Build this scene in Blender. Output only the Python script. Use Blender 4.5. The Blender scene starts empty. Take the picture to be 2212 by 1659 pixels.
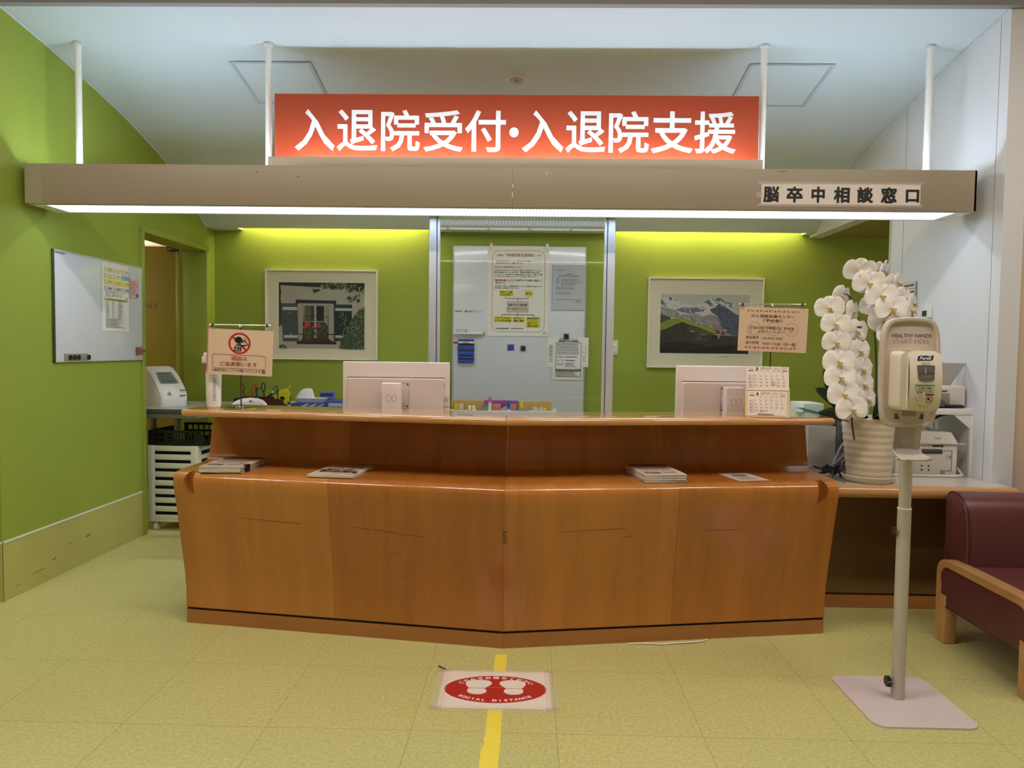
import bpy, bmesh, math, random
from mathutils import Vector, Matrix

random.seed(7)
PI = math.pi
R = math.radians
SC = bpy.context.scene
COL = SC.collection

# ------------------------------------------------------------------ camera
def make_camera():
    yaw, pitch, roll = 0.0213079, 0.0465108, 0.0127238
    cy, sy, cp, sp = math.cos(yaw), math.sin(yaw), math.cos(pitch), math.sin(pitch)
    f = Vector((-sy * cp, cy * cp, -sp))
    r = Vector((cy, sy, 0))
    u = r.cross(f)
    cr, sr = math.cos(roll), math.sin(roll)
    r2 = r * cr + u * sr
    u2 = u * cr - r * sr
    cam = bpy.data.cameras.new('camera')
    cam.sensor_width = 36
    cam.lens = 36 * 1600.64 / 2212
    cam.clip_start = 0.05
    o = bpy.data.objects.new('camera', cam)
    COL.objects.link(o)
    m = Matrix((r2, u2, -f)).transposed().to_4x4()
    m.translation = (0, 0, 1.31)
    o.matrix_world = m
    SC.camera = o
make_camera()

# ------------------------------------------------------------------ world, exposure, main lights
W = bpy.data.worlds.new('lobby_air')
SC.world = W
W.use_nodes = True
W.node_tree.nodes['Background'].inputs[0].default_value = (1.0, 0.92, 0.84, 1)
W.node_tree.nodes['Background'].inputs[1].default_value = 0.18
SC.view_settings.view_transform = 'Standard'
SC.view_settings.look = 'None'
SC.view_settings.gamma = 1
SC.view_settings.use_curve_mapping = False
SC.view_settings.exposure = 0.0

COOL = (0.62, 0.80, 1.0)
WARM = (1.0, 0.91, 0.82)
HALL_POWER = 47.0       # emission of the lobby ceiling strips
HALL_FAR = 8.0          # emission of the strips further back
CANOPY_DOWN = 5.0      # emission of the prismatic panel under the canopy
CANOPY_UP = 35.0        # emission of the tubes lying in the canopy trough
COVE = 60.0             # emission of the tubes in the soffit slot
STAFF = 27.0            # emission of the two unseen fill lights added over the staff side
BACKROOM = 60.0  # emission of the unseen globes added to light the corridor

# ------------------------------------------------------------------ materials
def lin(c):
    def g(v):
        v /= 255.0
        return v / 12.92 if v <= 0.04045 else ((v + 0.055) / 1.055) ** 2.4
    return (g(c[0]), g(c[1]), g(c[2]), 1)

MATS = {}
def mat(name, col, rough=0.5, metal=0.0, coat=0.0, spec=0.5, bump=0.0, bscale=200, var=0.0, vscale=6):
    if name in MATS:
        return MATS[name]
    m = bpy.data.materials.new(name)
    m.use_nodes = True
    nt = m.node_tree
    b = nt.nodes['Principled BSDF']
    b.inputs['Base Color'].default_value = lin(col)
    b.inputs['Roughness'].default_value = rough
    b.inputs['Metallic'].default_value = metal
    b.inputs['Coat Weight'].default_value = coat
    b.inputs['Coat Roughness'].default_value = 0.06
    b.inputs['Specular IOR Level'].default_value = spec
    if bump or var:
        tc = nt.nodes.new('ShaderNodeTexCoord')
    if bump:
        n = nt.nodes.new('ShaderNodeTexNoise')
        n.inputs['Scale'].default_value = bscale
        n.inputs['Detail'].default_value = 2
        bp = nt.nodes.new('ShaderNodeBump')
        bp.inputs['Strength'].default_value = bump
        bp.inputs['Distance'].default_value = 0.002
        nt.links.new(tc.outputs['Object'], n.inputs['Vector'])
        nt.links.new(n.outputs['Fac'], bp.inputs['Height'])
        nt.links.new(bp.outputs['Normal'], b.inputs['Normal'])
    if var:
        n = nt.nodes.new('ShaderNodeTexNoise')
        n.inputs['Scale'].default_value = vscale
        n.inputs['Detail'].default_value = 4
        mx = nt.nodes.new('ShaderNodeMix')
        mx.data_type = 'RGBA'
        c = lin(col)
        mx.inputs[6].default_value = tuple(v * (1 - var) for v in c[:3]) + (1,)
        mx.inputs[7].default_value = tuple(min(1, v * (1 + var)) for v in c[:3]) + (1,)
        nt.links.new(tc.outputs['Object'], n.inputs['Vector'])
        nt.links.new(n.outputs['Fac'], mx.inputs[0])
        nt.links.new(mx.outputs[2], b.inputs['Base Color'])
    MATS[name] = m
    return m

def emit(name, col, strength, base=(240, 240, 240)):
    if name in MATS:
        return MATS[name]
    m = mat(name, base, 0.4)
    b = m.node_tree.nodes['Principled BSDF']
    b.inputs['Emission Color'].default_value = col + (1,)
    b.inputs['Emission Strength'].default_value = strength
    return m

def wood(name, col, dark=0.84, rough=0.22, coat=0.45, axis='z', scale=1.0):
    if name in MATS:
        return MATS[name]
    m = bpy.data.materials.new(name)
    m.use_nodes = True
    nt = m.node_tree
    b = nt.nodes['Principled BSDF']
    b.inputs['Roughness'].default_value = rough
    b.inputs['Coat Weight'].default_value = coat
    b.inputs['Coat Roughness'].default_value = 0.035
    tc = nt.nodes.new('ShaderNodeTexCoord')
    mp = nt.nodes.new('ShaderNodeMapping')
    s = {'z': (8, 3, 0.45), 'x': (0.6, 12, 12), 'y': (12, 0.6, 12)}[axis]
    mp.inputs['Scale'].default_value = tuple(v * scale for v in s)
    n1 = nt.nodes.new('ShaderNodeTexNoise')
    n1.inputs['Scale'].default_value = 1.0
    n1.inputs['Detail'].default_value = 5
    n1.inputs['Distortion'].default_value = 0.7
    mp2 = nt.nodes.new('ShaderNodeMapping')
    mp2.inputs['Scale'].default_value = tuple(v * scale * 9 for v in s)
    n2 = nt.nodes.new('ShaderNodeTexNoise')
    n2.inputs['Scale'].default_value = 1.0
    n2.inputs['Detail'].default_value = 3
    ad = nt.nodes.new('ShaderNodeMath')
    ad.operation = 'MULTIPLY_ADD'
    ad.inputs[1].default_value = 0.3
    rp = nt.nodes.new('ShaderNodeValToRGB')
    c = lin(col)
    rp.color_ramp.elements[0].position = 0.40
    rp.color_ramp.elements[0].color = tuple(v * dark for v in c[:3]) + (1,)
    rp.color_ramp.elements[1].position = 0.85
    rp.color_ramp.elements[1].color = tuple(min(1, v * 1.12) for v in c[:3]) + (1,)
    L = nt.links.new
    L(tc.outputs['Object'], mp.inputs['Vector'])
    L(tc.outputs['Object'], mp2.inputs['Vector'])
    L(mp.outputs[0], n1.inputs['Vector'])
    L(mp2.outputs[0], n2.inputs['Vector'])
    L(n2.outputs['Fac'], ad.inputs[0])
    L(n1.outputs['Fac'], ad.inputs[2])
    L(ad.outputs[0], rp.inputs['Fac'])
    L(rp.outputs['Color'], b.inputs['Base Color'])
    MATS[name] = m
    return m

def glass(name, tint, refl=1.0, ior=1.5, body=0.0):
    m = bpy.data.materials.new(name)
    m.use_nodes = True
    nt = m.node_tree
    nt.nodes.clear()
    out = nt.nodes.new('ShaderNodeOutputMaterial')
    tr = nt.nodes.new('ShaderNodeBsdfTransparent')
    tr.inputs[0].default_value = tint + (1,)
    gl = nt.nodes.new('ShaderNodeBsdfGlossy')
    gl.inputs['Roughness'].default_value = 0.02
    gl.inputs[0].default_value = (refl, refl, refl, 1)
    fr = nt.nodes.new('ShaderNodeFresnel')
    fr.inputs['IOR'].default_value = ior
    ge = nt.nodes.new('ShaderNodeNewGeometry')
    front = nt.nodes.new('ShaderNodeMath')      # 1 on the outer face, 0 when leaving the sheet
    front.operation = 'SUBTRACT'
    front.inputs[0].default_value = 1.0
    mul = nt.nodes.new('ShaderNodeMath')
    mul.operation = 'MULTIPLY'
    mx = nt.nodes.new('ShaderNodeMixShader')
    nt.links.new(ge.outputs['Backfacing'], front.inputs[1])
    nt.links.new(fr.outputs[0], mul.inputs[0])
    nt.links.new(front.outputs[0], mul.inputs[1])
    nt.links.new(mul.outputs[0], mx.inputs[0])
    nt.links.new(tr.outputs[0], mx.inputs[1])
    nt.links.new(gl.outputs[0], mx.inputs[2])
    nt.links.new(mx.outputs[0], out.inputs['Surface'])
    MATS[name] = m
    return m

def floor_material():
    m = mat('vinyl_floor_tiles', (205, 200, 128), 0.38, spec=0.45)
    nt = m.node_tree
    b = nt.nodes['Principled BSDF']
    tc = nt.nodes.new('ShaderNodeTexCoord')
    br = nt.nodes.new('ShaderNodeTexBrick')
    br.offset = 0
    br.squash = 1
    br.inputs['Scale'].default_value = 2.0
    br.inputs['Brick Width'].default_value = 1.0
    br.inputs['Row Height'].default_value = 1.0
    br.inputs['Mortar Size'].default_value = 0.0022
    br.inputs['Mortar Smooth'].default_value = 0.2
    br.inputs['Color1'].default_value = (1, 1, 1, 1)
    br.inputs['Color2'].default_value = (0.96, 0.97, 0.95, 1)
    br.inputs['Mortar'].default_value = (0.50, 0.50, 0.45, 1)
    mp = nt.nodes.new('ShaderNodeMapping')
    mp.inputs['Location'].default_value = (0.385, 0.023, 0)
    n1 = nt.nodes.new('ShaderNodeTexNoise')
    n1.inputs['Scale'].default_value = 75
    n1.inputs['Detail'].default_value = 6
    n1.inputs['Roughness'].default_value = 0.7
    n2 = nt.nodes.new('ShaderNodeTexNoise')
    n2.inputs['Scale'].default_value = 2.2
    n2.inputs['Detail'].default_value = 3
    rp = nt.nodes.new('ShaderNodeValToRGB')
    rp.color_ramp.elements[0].position = 0.34
    rp.color_ramp.elements[0].color = lin((190, 184, 114))
    rp.color_ramp.elements[1].position = 0.66
    rp.color_ramp.elements[1].color = lin((220, 212, 146))
    mx = nt.nodes.new('ShaderNodeMix')
    mx.data_type = 'RGBA'
    mx.blend_type = 'MULTIPLY'
    mx.inputs[0].default_value = 1
    mr = nt.nodes.new('ShaderNodeMapRange')
    mr.inputs['From Min'].default_value = 0.3
    mr.inputs['From Max'].default_value = 0.7
    mr.inputs['To Min'].default_value = 0.30
    mr.inputs['To Max'].default_value = 0.46
    L = nt.links.new
    L(tc.outputs['Object'], mp.inputs[0])
    L(mp.outputs[0], br.inputs['Vector'])
    L(tc.outputs['Object'], n1.inputs['Vector'])
    L(tc.outputs['Object'], n2.inputs['Vector'])
    L(n1.outputs['Fac'], rp.inputs[0])
    L(rp.outputs[0], mx.inputs[6])
    L(br.outputs['Color'], mx.inputs[7])
    L(mx.outputs[2], b.inputs['Base Color'])
    L(n2.outputs['Fac'], mr.inputs[0])
    L(mr.outputs[0], b.inputs['Roughness'])
    return m

GREEN = mat('lime_green_wall_paint', (152, 168, 66), 0.55, spec=0.3, bump=0.12, bscale=260)
GREEN_TRIM = mat('green_door_casing_paint', (150, 165, 62), 0.4)
WAINSCOT = mat('pale_olive_vinyl_dado', (188, 184, 106), 0.42)
OLIVE = mat('ochre_door_paint', (178, 164, 62), 0.5)
WHITEWALL = mat('white_vinyl_wallcovering', (226, 226, 230), 0.5, bump=0.25, bscale=420)
VAULT = mat('white_ceiling_paint', (216, 224, 230), 0.6)
HALLCEIL = mat('grey_lobby_ceiling', (190, 186, 184), 0.7)
BEIGEWALL = mat('beige_lobby_wall', (222, 200, 176), 0.6)
WHITE = mat('white_plastic', (238, 236, 232), 0.35)
PAPER = mat('white_paper', (240, 238, 232), 0.6)
BLACK = mat('black_ink', (18, 17, 20), 0.5)
GREYINK = mat('grey_ink', (120, 120, 128), 0.6)
REDINK = mat('red_ink', (186, 36, 34), 0.5)
BROWNRED = mat('brown_red_ink', (160, 58, 48), 0.5)
CHROME = mat('chrome', (225, 225, 225), 0.08, metal=1.0)
ALU = mat('aluminium', (206, 208, 212), 0.35, metal=0.35)
ALUDARK = mat('dark_aluminium_groove', (112, 116, 124), 0.4, metal=0.3)
BLACKPL = mat('black_plastic', (22, 22, 23), 0.4)
GREYPL = mat('grey_plastic', (150, 150, 148), 0.45)
DARKGREY = mat('dark_grey_steel', (78, 82, 84), 0.4)
BLUEPL = mat('blue_plastic', (38, 78, 176), 0.4)
YELLOWPL = mat('yellow_plastic', (232, 226, 44), 0.4)
def hazy(name, col, amount):
    m = mat(name, col, 0.25)
    nt = m.node_tree
    tr = nt.nodes.new('ShaderNodeBsdfTransparent')
    mx = nt.nodes.new('ShaderNodeMixShader')
    mx.inputs[0].default_value = amount
    nt.links.new(tr.outputs[0], mx.inputs[1])
    nt.links.new(nt.nodes['Principled BSDF'].outputs[0], mx.inputs[2])
    nt.links.new(mx.outputs[0], nt.nodes['Material Output'].inputs['Surface'])
    return m
CLEAR = glass('clear_acrylic', (0.97, 0.98, 0.97))
PANE = glass('green_tinted_pane', (0.97, 0.995, 0.98), refl=1.0, ior=1.55)

# ------------------------------------------------------------------ mesh builder
GLYPHS = {}
def glyphs(s, off=0.0):
    k = (s, off)
    if k not in GLYPHS:
        c = bpy.data.curves.new('t', 'FONT')
        c.body = s
        c.size = 1
        c.resolution_u = 3
        o = bpy.data.objects.new('t', c)
        COL.objects.link(o)
        dg = bpy.context.evaluated_depsgraph_get()
        me = bpy.data.meshes.new_from_object(o.evaluated_get(dg), depsgraph=dg)
        vs = [(v.co.x, v.co.y) for v in me.vertices]
        fs = [tuple(p.vertices) for p in me.polygons]
        n0 = len(vs)
        if off > 0:                      # heavier weight: a band added outside every outline edge
            seen = {}
            for f in fs:
                for i in range(len(f)):
                    e = (f[i], f[(i + 1) % len(f)])
                    seen[tuple(sorted(e))] = seen.get(tuple(sorted(e)), []) + [e]
            sgn = 1
            f = fs[0]
            ar = sum(vs[f[i]][0] * vs[f[(i + 1) % len(f)]][1] - vs[f[(i + 1) % len(f)]][0] * vs[f[i]][1] for i in range(len(f)))
            if ar < 0:
                sgn = -1
            for es in seen.values():
                if len(es) != 1:
                    continue
                a, b = vs[es[0][0]], vs[es[0][1]]
                dx, dy = b[0] - a[0], b[1] - a[1]
                L = math.hypot(dx, dy)
                if L < 1e-7:
                    continue
                tx, ty = dx / L * off * 0.7, dy / L * off * 0.7
                nx, ny = sgn * dy / L * off, -sgn * dx / L * off
                i = len(vs)
                vs += [(a[0] - tx, a[1] - ty), (a[0] - tx + nx, a[1] - ty + ny), (b[0] + tx + nx, b[1] + ty + ny), (b[0] + tx, b[1] + ty)]
                fs.append((i, i + 1, i + 2, i + 3))
        # outline bands lie a hair behind the fill, each at its own depth
        GLYPHS[k] = (vs, fs, [0.0] * n0 + [1e-5 * (1 + (j // 4) % 8) for j in range(len(vs) - n0)])
        bpy.data.objects.remove(o)
        bpy.data.curves.remove(c)
        bpy.data.meshes.remove(me)
    return GLYPHS[k]

class M:
    """collects shapes with materials; becomes ONE mesh object"""
    def __init__(self, *stack):
        self.v, self.f, self.mi, self.ms = [], [], [], []
        self.T = [Matrix.Identity(4)]
    def push(self, m):
        self.T.append(self.T[-1] @ m)
        return self
    def pop(self):
        self.T.pop()
        return self
    def add(self, vs, fs, m):
        if m not in self.ms:
            self.ms.append(m)
        i = self.ms.index(m)
        b = len(self.v)
        T = self.T[-1]
        self.v += [T @ Vector(p) for p in vs]
        for f in fs:
            self.f.append([b + k for k in f])
            self.mi.append(i)
        return self
    def box(self, x0, x1, y0, y1, z0, z1, m, bev=0.0, seg=2):
        if bev <= 0:
            vs = [(x, y, z) for z in (z0, z1) for y in (y0, y1) for x in (x0, x1)]
            return self.add(vs, [(0, 2, 3, 1), (4, 5, 7, 6), (0, 1, 5, 4), (2, 6, 7, 3), (0, 4, 6, 2), (1, 3, 7, 5)], m)
        bm = bmesh.new()
        bmesh.ops.create_cube(bm, size=1)
        for v in bm.verts:
            v.co = ((x0 + x1) / 2 + v.co.x * (x1 - x0), (y0 + y1) / 2 + v.co.y * (y1 - y0), (z0 + z1) / 2 + v.co.z * (z1 - z0))
        bmesh.ops.bevel(bm, geom=bm.edges[:], offset=bev, segments=seg, profile=0.5, affect='EDGES')
        return self.bm(bm, m)
    def bm(self, bm, m):
        bm.verts.index_update()
        self.add([v.co.copy() for v in bm.verts], [[v.index for v in f.verts] for f in bm.faces], m)
        bm.free()
        return self
    def cyl(self, p0, p1, r0, m, r1=None, n=24, caps=True):
        r1 = r0 if r1 is None else r1
        p0, p1 = Vector(p0), Vector(p1)
        d = (p1 - p0).normalized()
        a = d.orthogonal().normalized()
        b = d.cross(a)
        vs = []
        for p, r in ((p0, r0), (p1, r1)):
            vs += [p + (a * math.cos(2 * PI * k / n) + b * math.sin(2 * PI * k / n)) * r for k in range(n)]
        fs = [(k, (k + 1) % n, n + (k + 1) % n, n + k) for k in range(n)]
        if caps:
            fs += [tuple(range(n - 1, -1, -1)), tuple(range(n, 2 * n))]
        return self.add(vs, fs, m)
    def tube(self, pts, r, m, n=10, smooth=4, radii=None):
        P = [Vector(p) for p in pts]
        rr = radii or [r] * len(P)
        if smooth > 1 and len(P) > 2:
            Q, qr = [], []
            for i in range(len(P) - 1):
                a, b, c, d = P[max(i - 1, 0)], P[i], P[i + 1], P[min(i + 2, len(P) - 1)]
                for k in range(smooth):
                    t = k / smooth
                    Q.append(0.5 * ((2 * b) + (c - a) * t + (2 * a - 5 * b + 4 * c - d) * t * t + (3 * b - a - 3 * c + d) * t ** 3))
                    qr.append(rr[i] * (1 - t) + rr[i + 1] * t)
            Q.append(P[-1])
            qr.append(rr[-1])
            P, rr = Q, qr
        vs, fs = [], []
        d0 = (P[1] - P[0]).normalized()
        a = d0.orthogonal().normalized()
        for i, p in enumerate(P):
            d = (P[min(i + 1, len(P) - 1)] - P[max(i - 1, 0)]).normalized()
            a = (a - d * a.dot(d)).normalized()
            b = d.cross(a)
            vs += [p + (a * math.cos(2 * PI * k / n) + b * math.sin(2 * PI * k / n)) * rr[i] for k in range(n)]
        for i in range(len(P) - 1):
            for k in range(n):
                fs.append((i * n + k, i * n + (k + 1) % n, (i + 1) * n + (k + 1) % n, (i + 1) * n + k))
        fs += [tuple(range(n - 1, -1, -1)), tuple(range((len(P) - 1) * n, len(P) * n))]
        return self.add(vs, fs, m)
    def lathe(self, prof, m, c=(0, 0, 0), n=40):
        vs, fs = [], []
        for r, z in prof:
            vs += [(c[0] + r * math.cos(2 * PI * k / n), c[1] + r * math.sin(2 * PI * k / n), c[2] + z) for k in range(n)]
        for i in range(len(prof) - 1):
            for k in range(n):
                fs.append((i * n + k, i * n + (k + 1) % n, (i + 1) * n + (k + 1) % n, (i + 1) * n + k))
        if prof[0][0] > 1e-6:
            fs.append(tuple(range(n - 1, -1, -1)))
        if prof[-1][0] > 1e-6:
            fs.append(tuple(range((len(prof) - 1) * n, len(prof) * n)))
        return self.add(vs, fs, m)
    def prism(self, poly, h0, h1, m, plane='xy'):
        """polygon in a plane extruded along the third axis"""
        def q(a, b, h):
            return {'xy': (a, b, h), 'xz': (a, h, b), 'yz': (h, a, b)}[plane]
        n = len(poly)
        vs = [q(a, b, h0) for a, b in poly] + [q(a, b, h1) for a, b in poly]
        fs = [tuple(range(n - 1, -1, -1)), tuple(range(n, 2 * n))] + [(k, (k + 1) % n, n + (k + 1) % n, n + k) for k in range(n)]
        return self.add(vs, fs, m)
    def loft(self, rings, m, caps=True, closed=True):
        n = len(rings[0])
        vs = [p for r in rings for p in r]
        fs = []
        for i in range(len(rings) - 1):
            for k in range(n if closed else n - 1):
                fs.append((i * n + k, i * n + (k + 1) % n, (i + 1) * n + (k + 1) % n, (i + 1) * n + k))
        if caps:
            fs += [tuple(range(n - 1, -1, -1)), tuple(range((len(rings) - 1) * n, len(rings) * n))]
        return self.add(vs, fs, m)
    def grid(self, fn, nu, nv, m):
        vs = [fn(i / nu, j / nv) for i in range(nu + 1) for j in range(nv + 1)]
        fs = [(i * (nv + 1) + j, (i + 1) * (nv + 1) + j, (i + 1) * (nv + 1) + j + 1, i * (nv + 1) + j + 1) for i in range(nu) for j in range(nv)]
        return self.add(vs, fs, m)
    def build(self, name, parent=None, loc=(0, 0, 0), rz=0.0, sharp=35, fixn=True):
        me = bpy.data.meshes.new(name)
        me.from_pydata([tuple(v) for v in self.v], [], self.f)
        for m in self.ms:
            me.materials.append(m)
        me.polygons.foreach_set('material_index', self.mi)
        me.polygons.foreach_set('use_smooth', [True] * len(self.f))
        if fixn:
            bm = bmesh.new()
            bm.from_mesh(me)
            bmesh.ops.recalc_face_normals(bm, faces=bm.faces[:])
            bm.to_mesh(me)
            bm.free()
        me.update()
        me.set_sharp_from_angle(angle=R(sharp))
        o = bpy.data.objects.new(name, me)
        COL.objects.link(o)
        o.location = loc
        o.rotation_euler = (0, 0, rz)
        o.parent = parent
        return o

def tag(o, label, cat, group=None, kind=None):
    o['label'] = label
    o['category'] = cat
    if group:
        o['group'] = group
    if kind:
        o['kind'] = kind
    return o
def thing(name, label, cat, loc=(0, 0, 0), rz=0.0, group=None):
    o = bpy.data.objects.new(name, None)
    o.empty_display_size = 0.1
    COL.objects.link(o)
    o.location = loc
    o.rotation_euler = (0, 0, rz)
    return tag(o, label, cat, group)
def structure(name, mb, label=None, loc=(0, 0, 0)):
    o = mb.build(name, loc=loc)
    o['kind'] = 'structure'
    o['category'] = name.split('_')[0]
    if label:
        o['label'] = label
    return o
def dup(o, loc, rz=None, label=None, group=None, name=None):
    c = o.copy()
    COL.objects.link(c)
    c.location = loc
    if rz is not None:
        c.rotation_euler = (0, 0, rz)
    if label:
        c['label'] = label
    if group:
        c['group'] = group
    for ch in o.children:
        d = ch.copy()
        COL.objects.link(d)
        d.parent = c
        for g in ch.children:
            e = g.copy()
            COL.objects.link(e)
            e.parent = d
    return c
def cut(o, cutter):
    """boolean difference, baked into the mesh"""
    k = cutter.build('cutter', loc=o.parent.location if o.parent else (0, 0, 0))
    md = o.modifiers.new('b', 'BOOLEAN')
    md.object = k
    md.operation = 'DIFFERENCE'
    md.solver = 'EXACT'
    dg = bpy.context.evaluated_depsgraph_get()
    me = bpy.data.meshes.new_from_object(o.evaluated_get(dg), depsgraph=dg)
    o.modifiers.clear()
    o.data = me
    me.set_sharp_from_angle(angle=R(35))
    bpy.data.objects.remove(k)

class Art:
    """flat print on a sheet: layout units (u right, v down) mapped onto the local XZ plane facing -Y"""
    def __init__(self, m, x0, z1, x1, z0, u0=0, v0=0, u1=1, v1=1, y=0.0, step=0.00012):
        self.m, self.y, self.step = m, y, step
        self.X = lambda u: x0 + (u - u0) / (u1 - u0) * (x1 - x0)
        self.Z = lambda v: z1 - (v - v0) / (v1 - v0) * (z1 - z0)
    def lay(self):
        self.y -= self.step
        return self.y
    def poly(self, pts, c, y=None):
        y = self.lay() if y is None else y
        self.m.add([(self.X(u), y, self.Z(v)) for u, v in pts], [tuple(range(len(pts)))], c)
    def rect(self, u0, v0, u1, v1, c, y=None):
        self.poly([(u0, v1), (u1, v1), (u1, v0), (u0, v0)], c, y)
    def frame(self, u0, v0, u1, v1, t, c):
        y = self.lay()
        self.m.add([(self.X(u), y, self.Z(v)) for u, v in ((u0, v0), (u1, v0), (u1, v1), (u0, v1), (u0 + t, v0 + t), (u1 - t, v0 + t), (u1 - t, v1 - t), (u0 + t, v1 - t))],
                   [(0, 4, 5, 1), (1, 5, 6, 2), (2, 6, 7, 3), (3, 7, 4, 0)], c)
    def round_frame(self, u0, v0, u1, v1, r, t, c, n=8):
        y = self.lay()
        out, inn = [], []
        for cx, cy, a0 in ((u1 - r, v0 + r, -90), (u1 - r, v1 - r, 0), (u0 + r, v1 - r, 90), (u0 + r, v0 + r, 180)):
            for k in range(n + 1):
                a = R(a0 + 90 * k / n)
                out.append((cx + r * math.cos(a), cy + r * math.sin(a)))
                inn.append((cx + (r - t) * math.cos(a), cy + (r - t) * math.sin(a)))
        N = len(out)
        self.m.add([(self.X(u), y, self.Z(v)) for u, v in out + inn], [(k, (k + 1) % N, N + (k + 1) % N, N + k) for k in range(N)], c)
    def ellipse(self, u, v, ru, rv, c, n=40, a0=0, a1=360):
        self.poly([(u + ru * math.cos(R(a0 + (a1 - a0) * k / n)), v + rv * math.sin(R(a0 + (a1 - a0) * k / n))) for k in range(n + (1 if a1 - a0 < 360 else 0))], c)
    def ring(self, u, v, r, t, c, n=48, ar=1.0):
        y = self.lay()
        vs = []
        for q in (r, r - t):
            vs += [(self.X(u + q * math.cos(2 * PI * k / n)), y, self.Z(v + q * ar * math.sin(2 * PI * k / n))) for k in range(n)]
        self.m.add(vs, [(k, (k + 1) % n, n + (k + 1) % n, n + k) for k in range(n)], c)
    def line(self, pts, t, c):
        y = self.lay()
        for (a, b), (p, q) in zip(pts[:-1], pts[1:]):
            d = math.hypot(p - a, q - b) or 1
            nx, ny = -(q - b) / d * t / 2, (p - a) / d * t / 2
            self.poly([(a + nx, b + ny), (p + nx, q + ny), (p - nx, q - ny), (a - nx, b - ny)], c, y)
    def text(self, s, u0, v0, u1, v1, c, off=0.0, shear=0.0):
        vs, fs, dep = glyphs(s, off)
        xs = [p[0] for p in vs]
        ys = [p[1] for p in vs]
        a, b, p, q = min(xs), max(xs), min(ys), max(ys)
        y = self.lay()
        out = []
        for (gx, gy), dd in zip(vs, dep):
            tx, ty = (gx - a) / (b - a), (gy - p) / (q - p)
            out.append((self.X(u0 + tx * (u1 - u0) + shear * ty), y + dd, self.Z(v1 + ty * (v0 - v1))))
        self.m.add(out, fs, c)
    def glyph_at(self, s, u, v, h, rot, c, off=0.0, sx=1.0):
        """one character centred at (u,v), height unit h, turned by rot (clockwise)"""
        vs, fs, dep = glyphs(s, off)
        xs = [p[0] for p in vs]
        ys = [p[1] for p in vs]
        cx, cy = (min(xs) + max(xs)) / 2, 0.37
        y = self.lay()
        out = []
        for (gx, gy), dd in zip(vs, dep):
            x, w = (gx - cx) * h * sx, -(gy - cy) * h
            out.append((self.X(u + x * math.cos(rot) - w * math.sin(rot)), y + dd, self.Z(v + x * math.sin(rot) + w * math.cos(rot))))
        self.m.add(out, fs, c)
    def greek(self, u0, v0, u1, v1, n, c, fill=0.45, seed=1, short=0.25):
        """rows of print too small to read: broken strokes"""
        rr = random.Random(seed)
        y = self.lay()
        pitch = (v1 - v0) / n
        for k in range(n):
            end = u1 - (u1 - u0) * (rr.random() * short)
            u = u0
            while u < end:
                w = (u1 - u0) * rr.uniform(0.03, 0.12)
                self.rect(u, v0 + k * pitch, min(u + w, end), v0 + (k + fill) * pitch, c, y)
                u += w + (u1 - u0) * rr.uniform(0.008, 0.02)

# ================================================================== THE SETTING
XL, XR, YB = -2.64, 2.30, 6.20      # left wall, right wall, back wall
FLOOR = floor_material()
m = M()
m.box(-9, 9, -11, 9.5, -0.06, 0, FLOOR)
structure('floor', m)

# left wall with the staff doorway, green
m = M()
m.box(-2.94, XL, 3.64, 5.02, 0, 3.10, GREEN)
m.box(-2.80, XL, 5.02, 6.03, 2.09, 3.10, GREEN)
m.box(-2.80, XL, 6.03, YB + 0.1, 0, 3.10, GREEN)
structure('wall_left', m)
m = M()
m.box(-6, -2.94, 3.66, 3.80, 0, 3.3, GREEN)
structure('wall_front_left', m)
# doorway casing: jambs, head and the reveal behind
m = M()
for y0, y1 in ((4.995, 5.035), (6.01, 6.05)):
    m.box(-2.82, XL + 0.018, y0, y1, 0, 2.10, GREEN_TRIM, 0.004)
m.box(-2.818, XL + 0.020, 4.990, 6.055, 2.075, 2.118, GREEN_TRIM, 0.004)
structure('trim_1', m, 'green casing around the staff doorway')
# vinyl dado with a thin white capping line
m = M()
m.box(XL, XL + 0.004, 3.636, 4.995, 0, 0.298, WAINSCOT)
m.box(-2.945, XL + 0.004, 3.634, 3.640, 0, 0.298, WAINSCOT)
rr = random.Random(3)
SCUFF = mat('dark_scuff', (92, 84, 40), 0.6)
for y, z, l, t in ((3.84, 0.075, 0.12, 0.004), (4.02, 0.10, 0.035, 0.010), (4.16, 0.155, 0.05, 0.004), (4.33, 0.15, 0.05, 0.010), (4.67, 0.12, 0.03, 0.004), (3.72, 0.05, 0.05, 0.004)):
    m.add([(XL + 0.0046, y, z), (XL + 0.0046, y + l, z + t * 0.8), (XL + 0.0046, y + l * 0.9, z + t * 1.5), (XL + 0.0046, y + l * 0.3, z + t)], [(0, 1, 2, 3)], SCUFF)
structure('baseboard_left', m, 'pale olive vinyl dado along the left wall with scuff marks')
m = M()
m.box(XL, XL + 0.007, 3.633, 4.995, 0.298, 0.307, WHITE)
m.box(-2.945, XL + 0.007, 3.630, 3.640, 0.298, 0.307, WHITE)
structure('trim_2', m, 'thin white capping strip on the dado')

# back wall
m = M()
m.box(-2.94, 4.2, YB, YB + 0.12, 0, 3.0, GREEN)
structure('wall_back', m)
m = M()
m.box(-2.64, 4.2, YB - 0.012, YB, 0, 0.08, mat('dark_skirting', (92, 84, 60), 0.5))
structure('baseboard_back', m)

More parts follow.
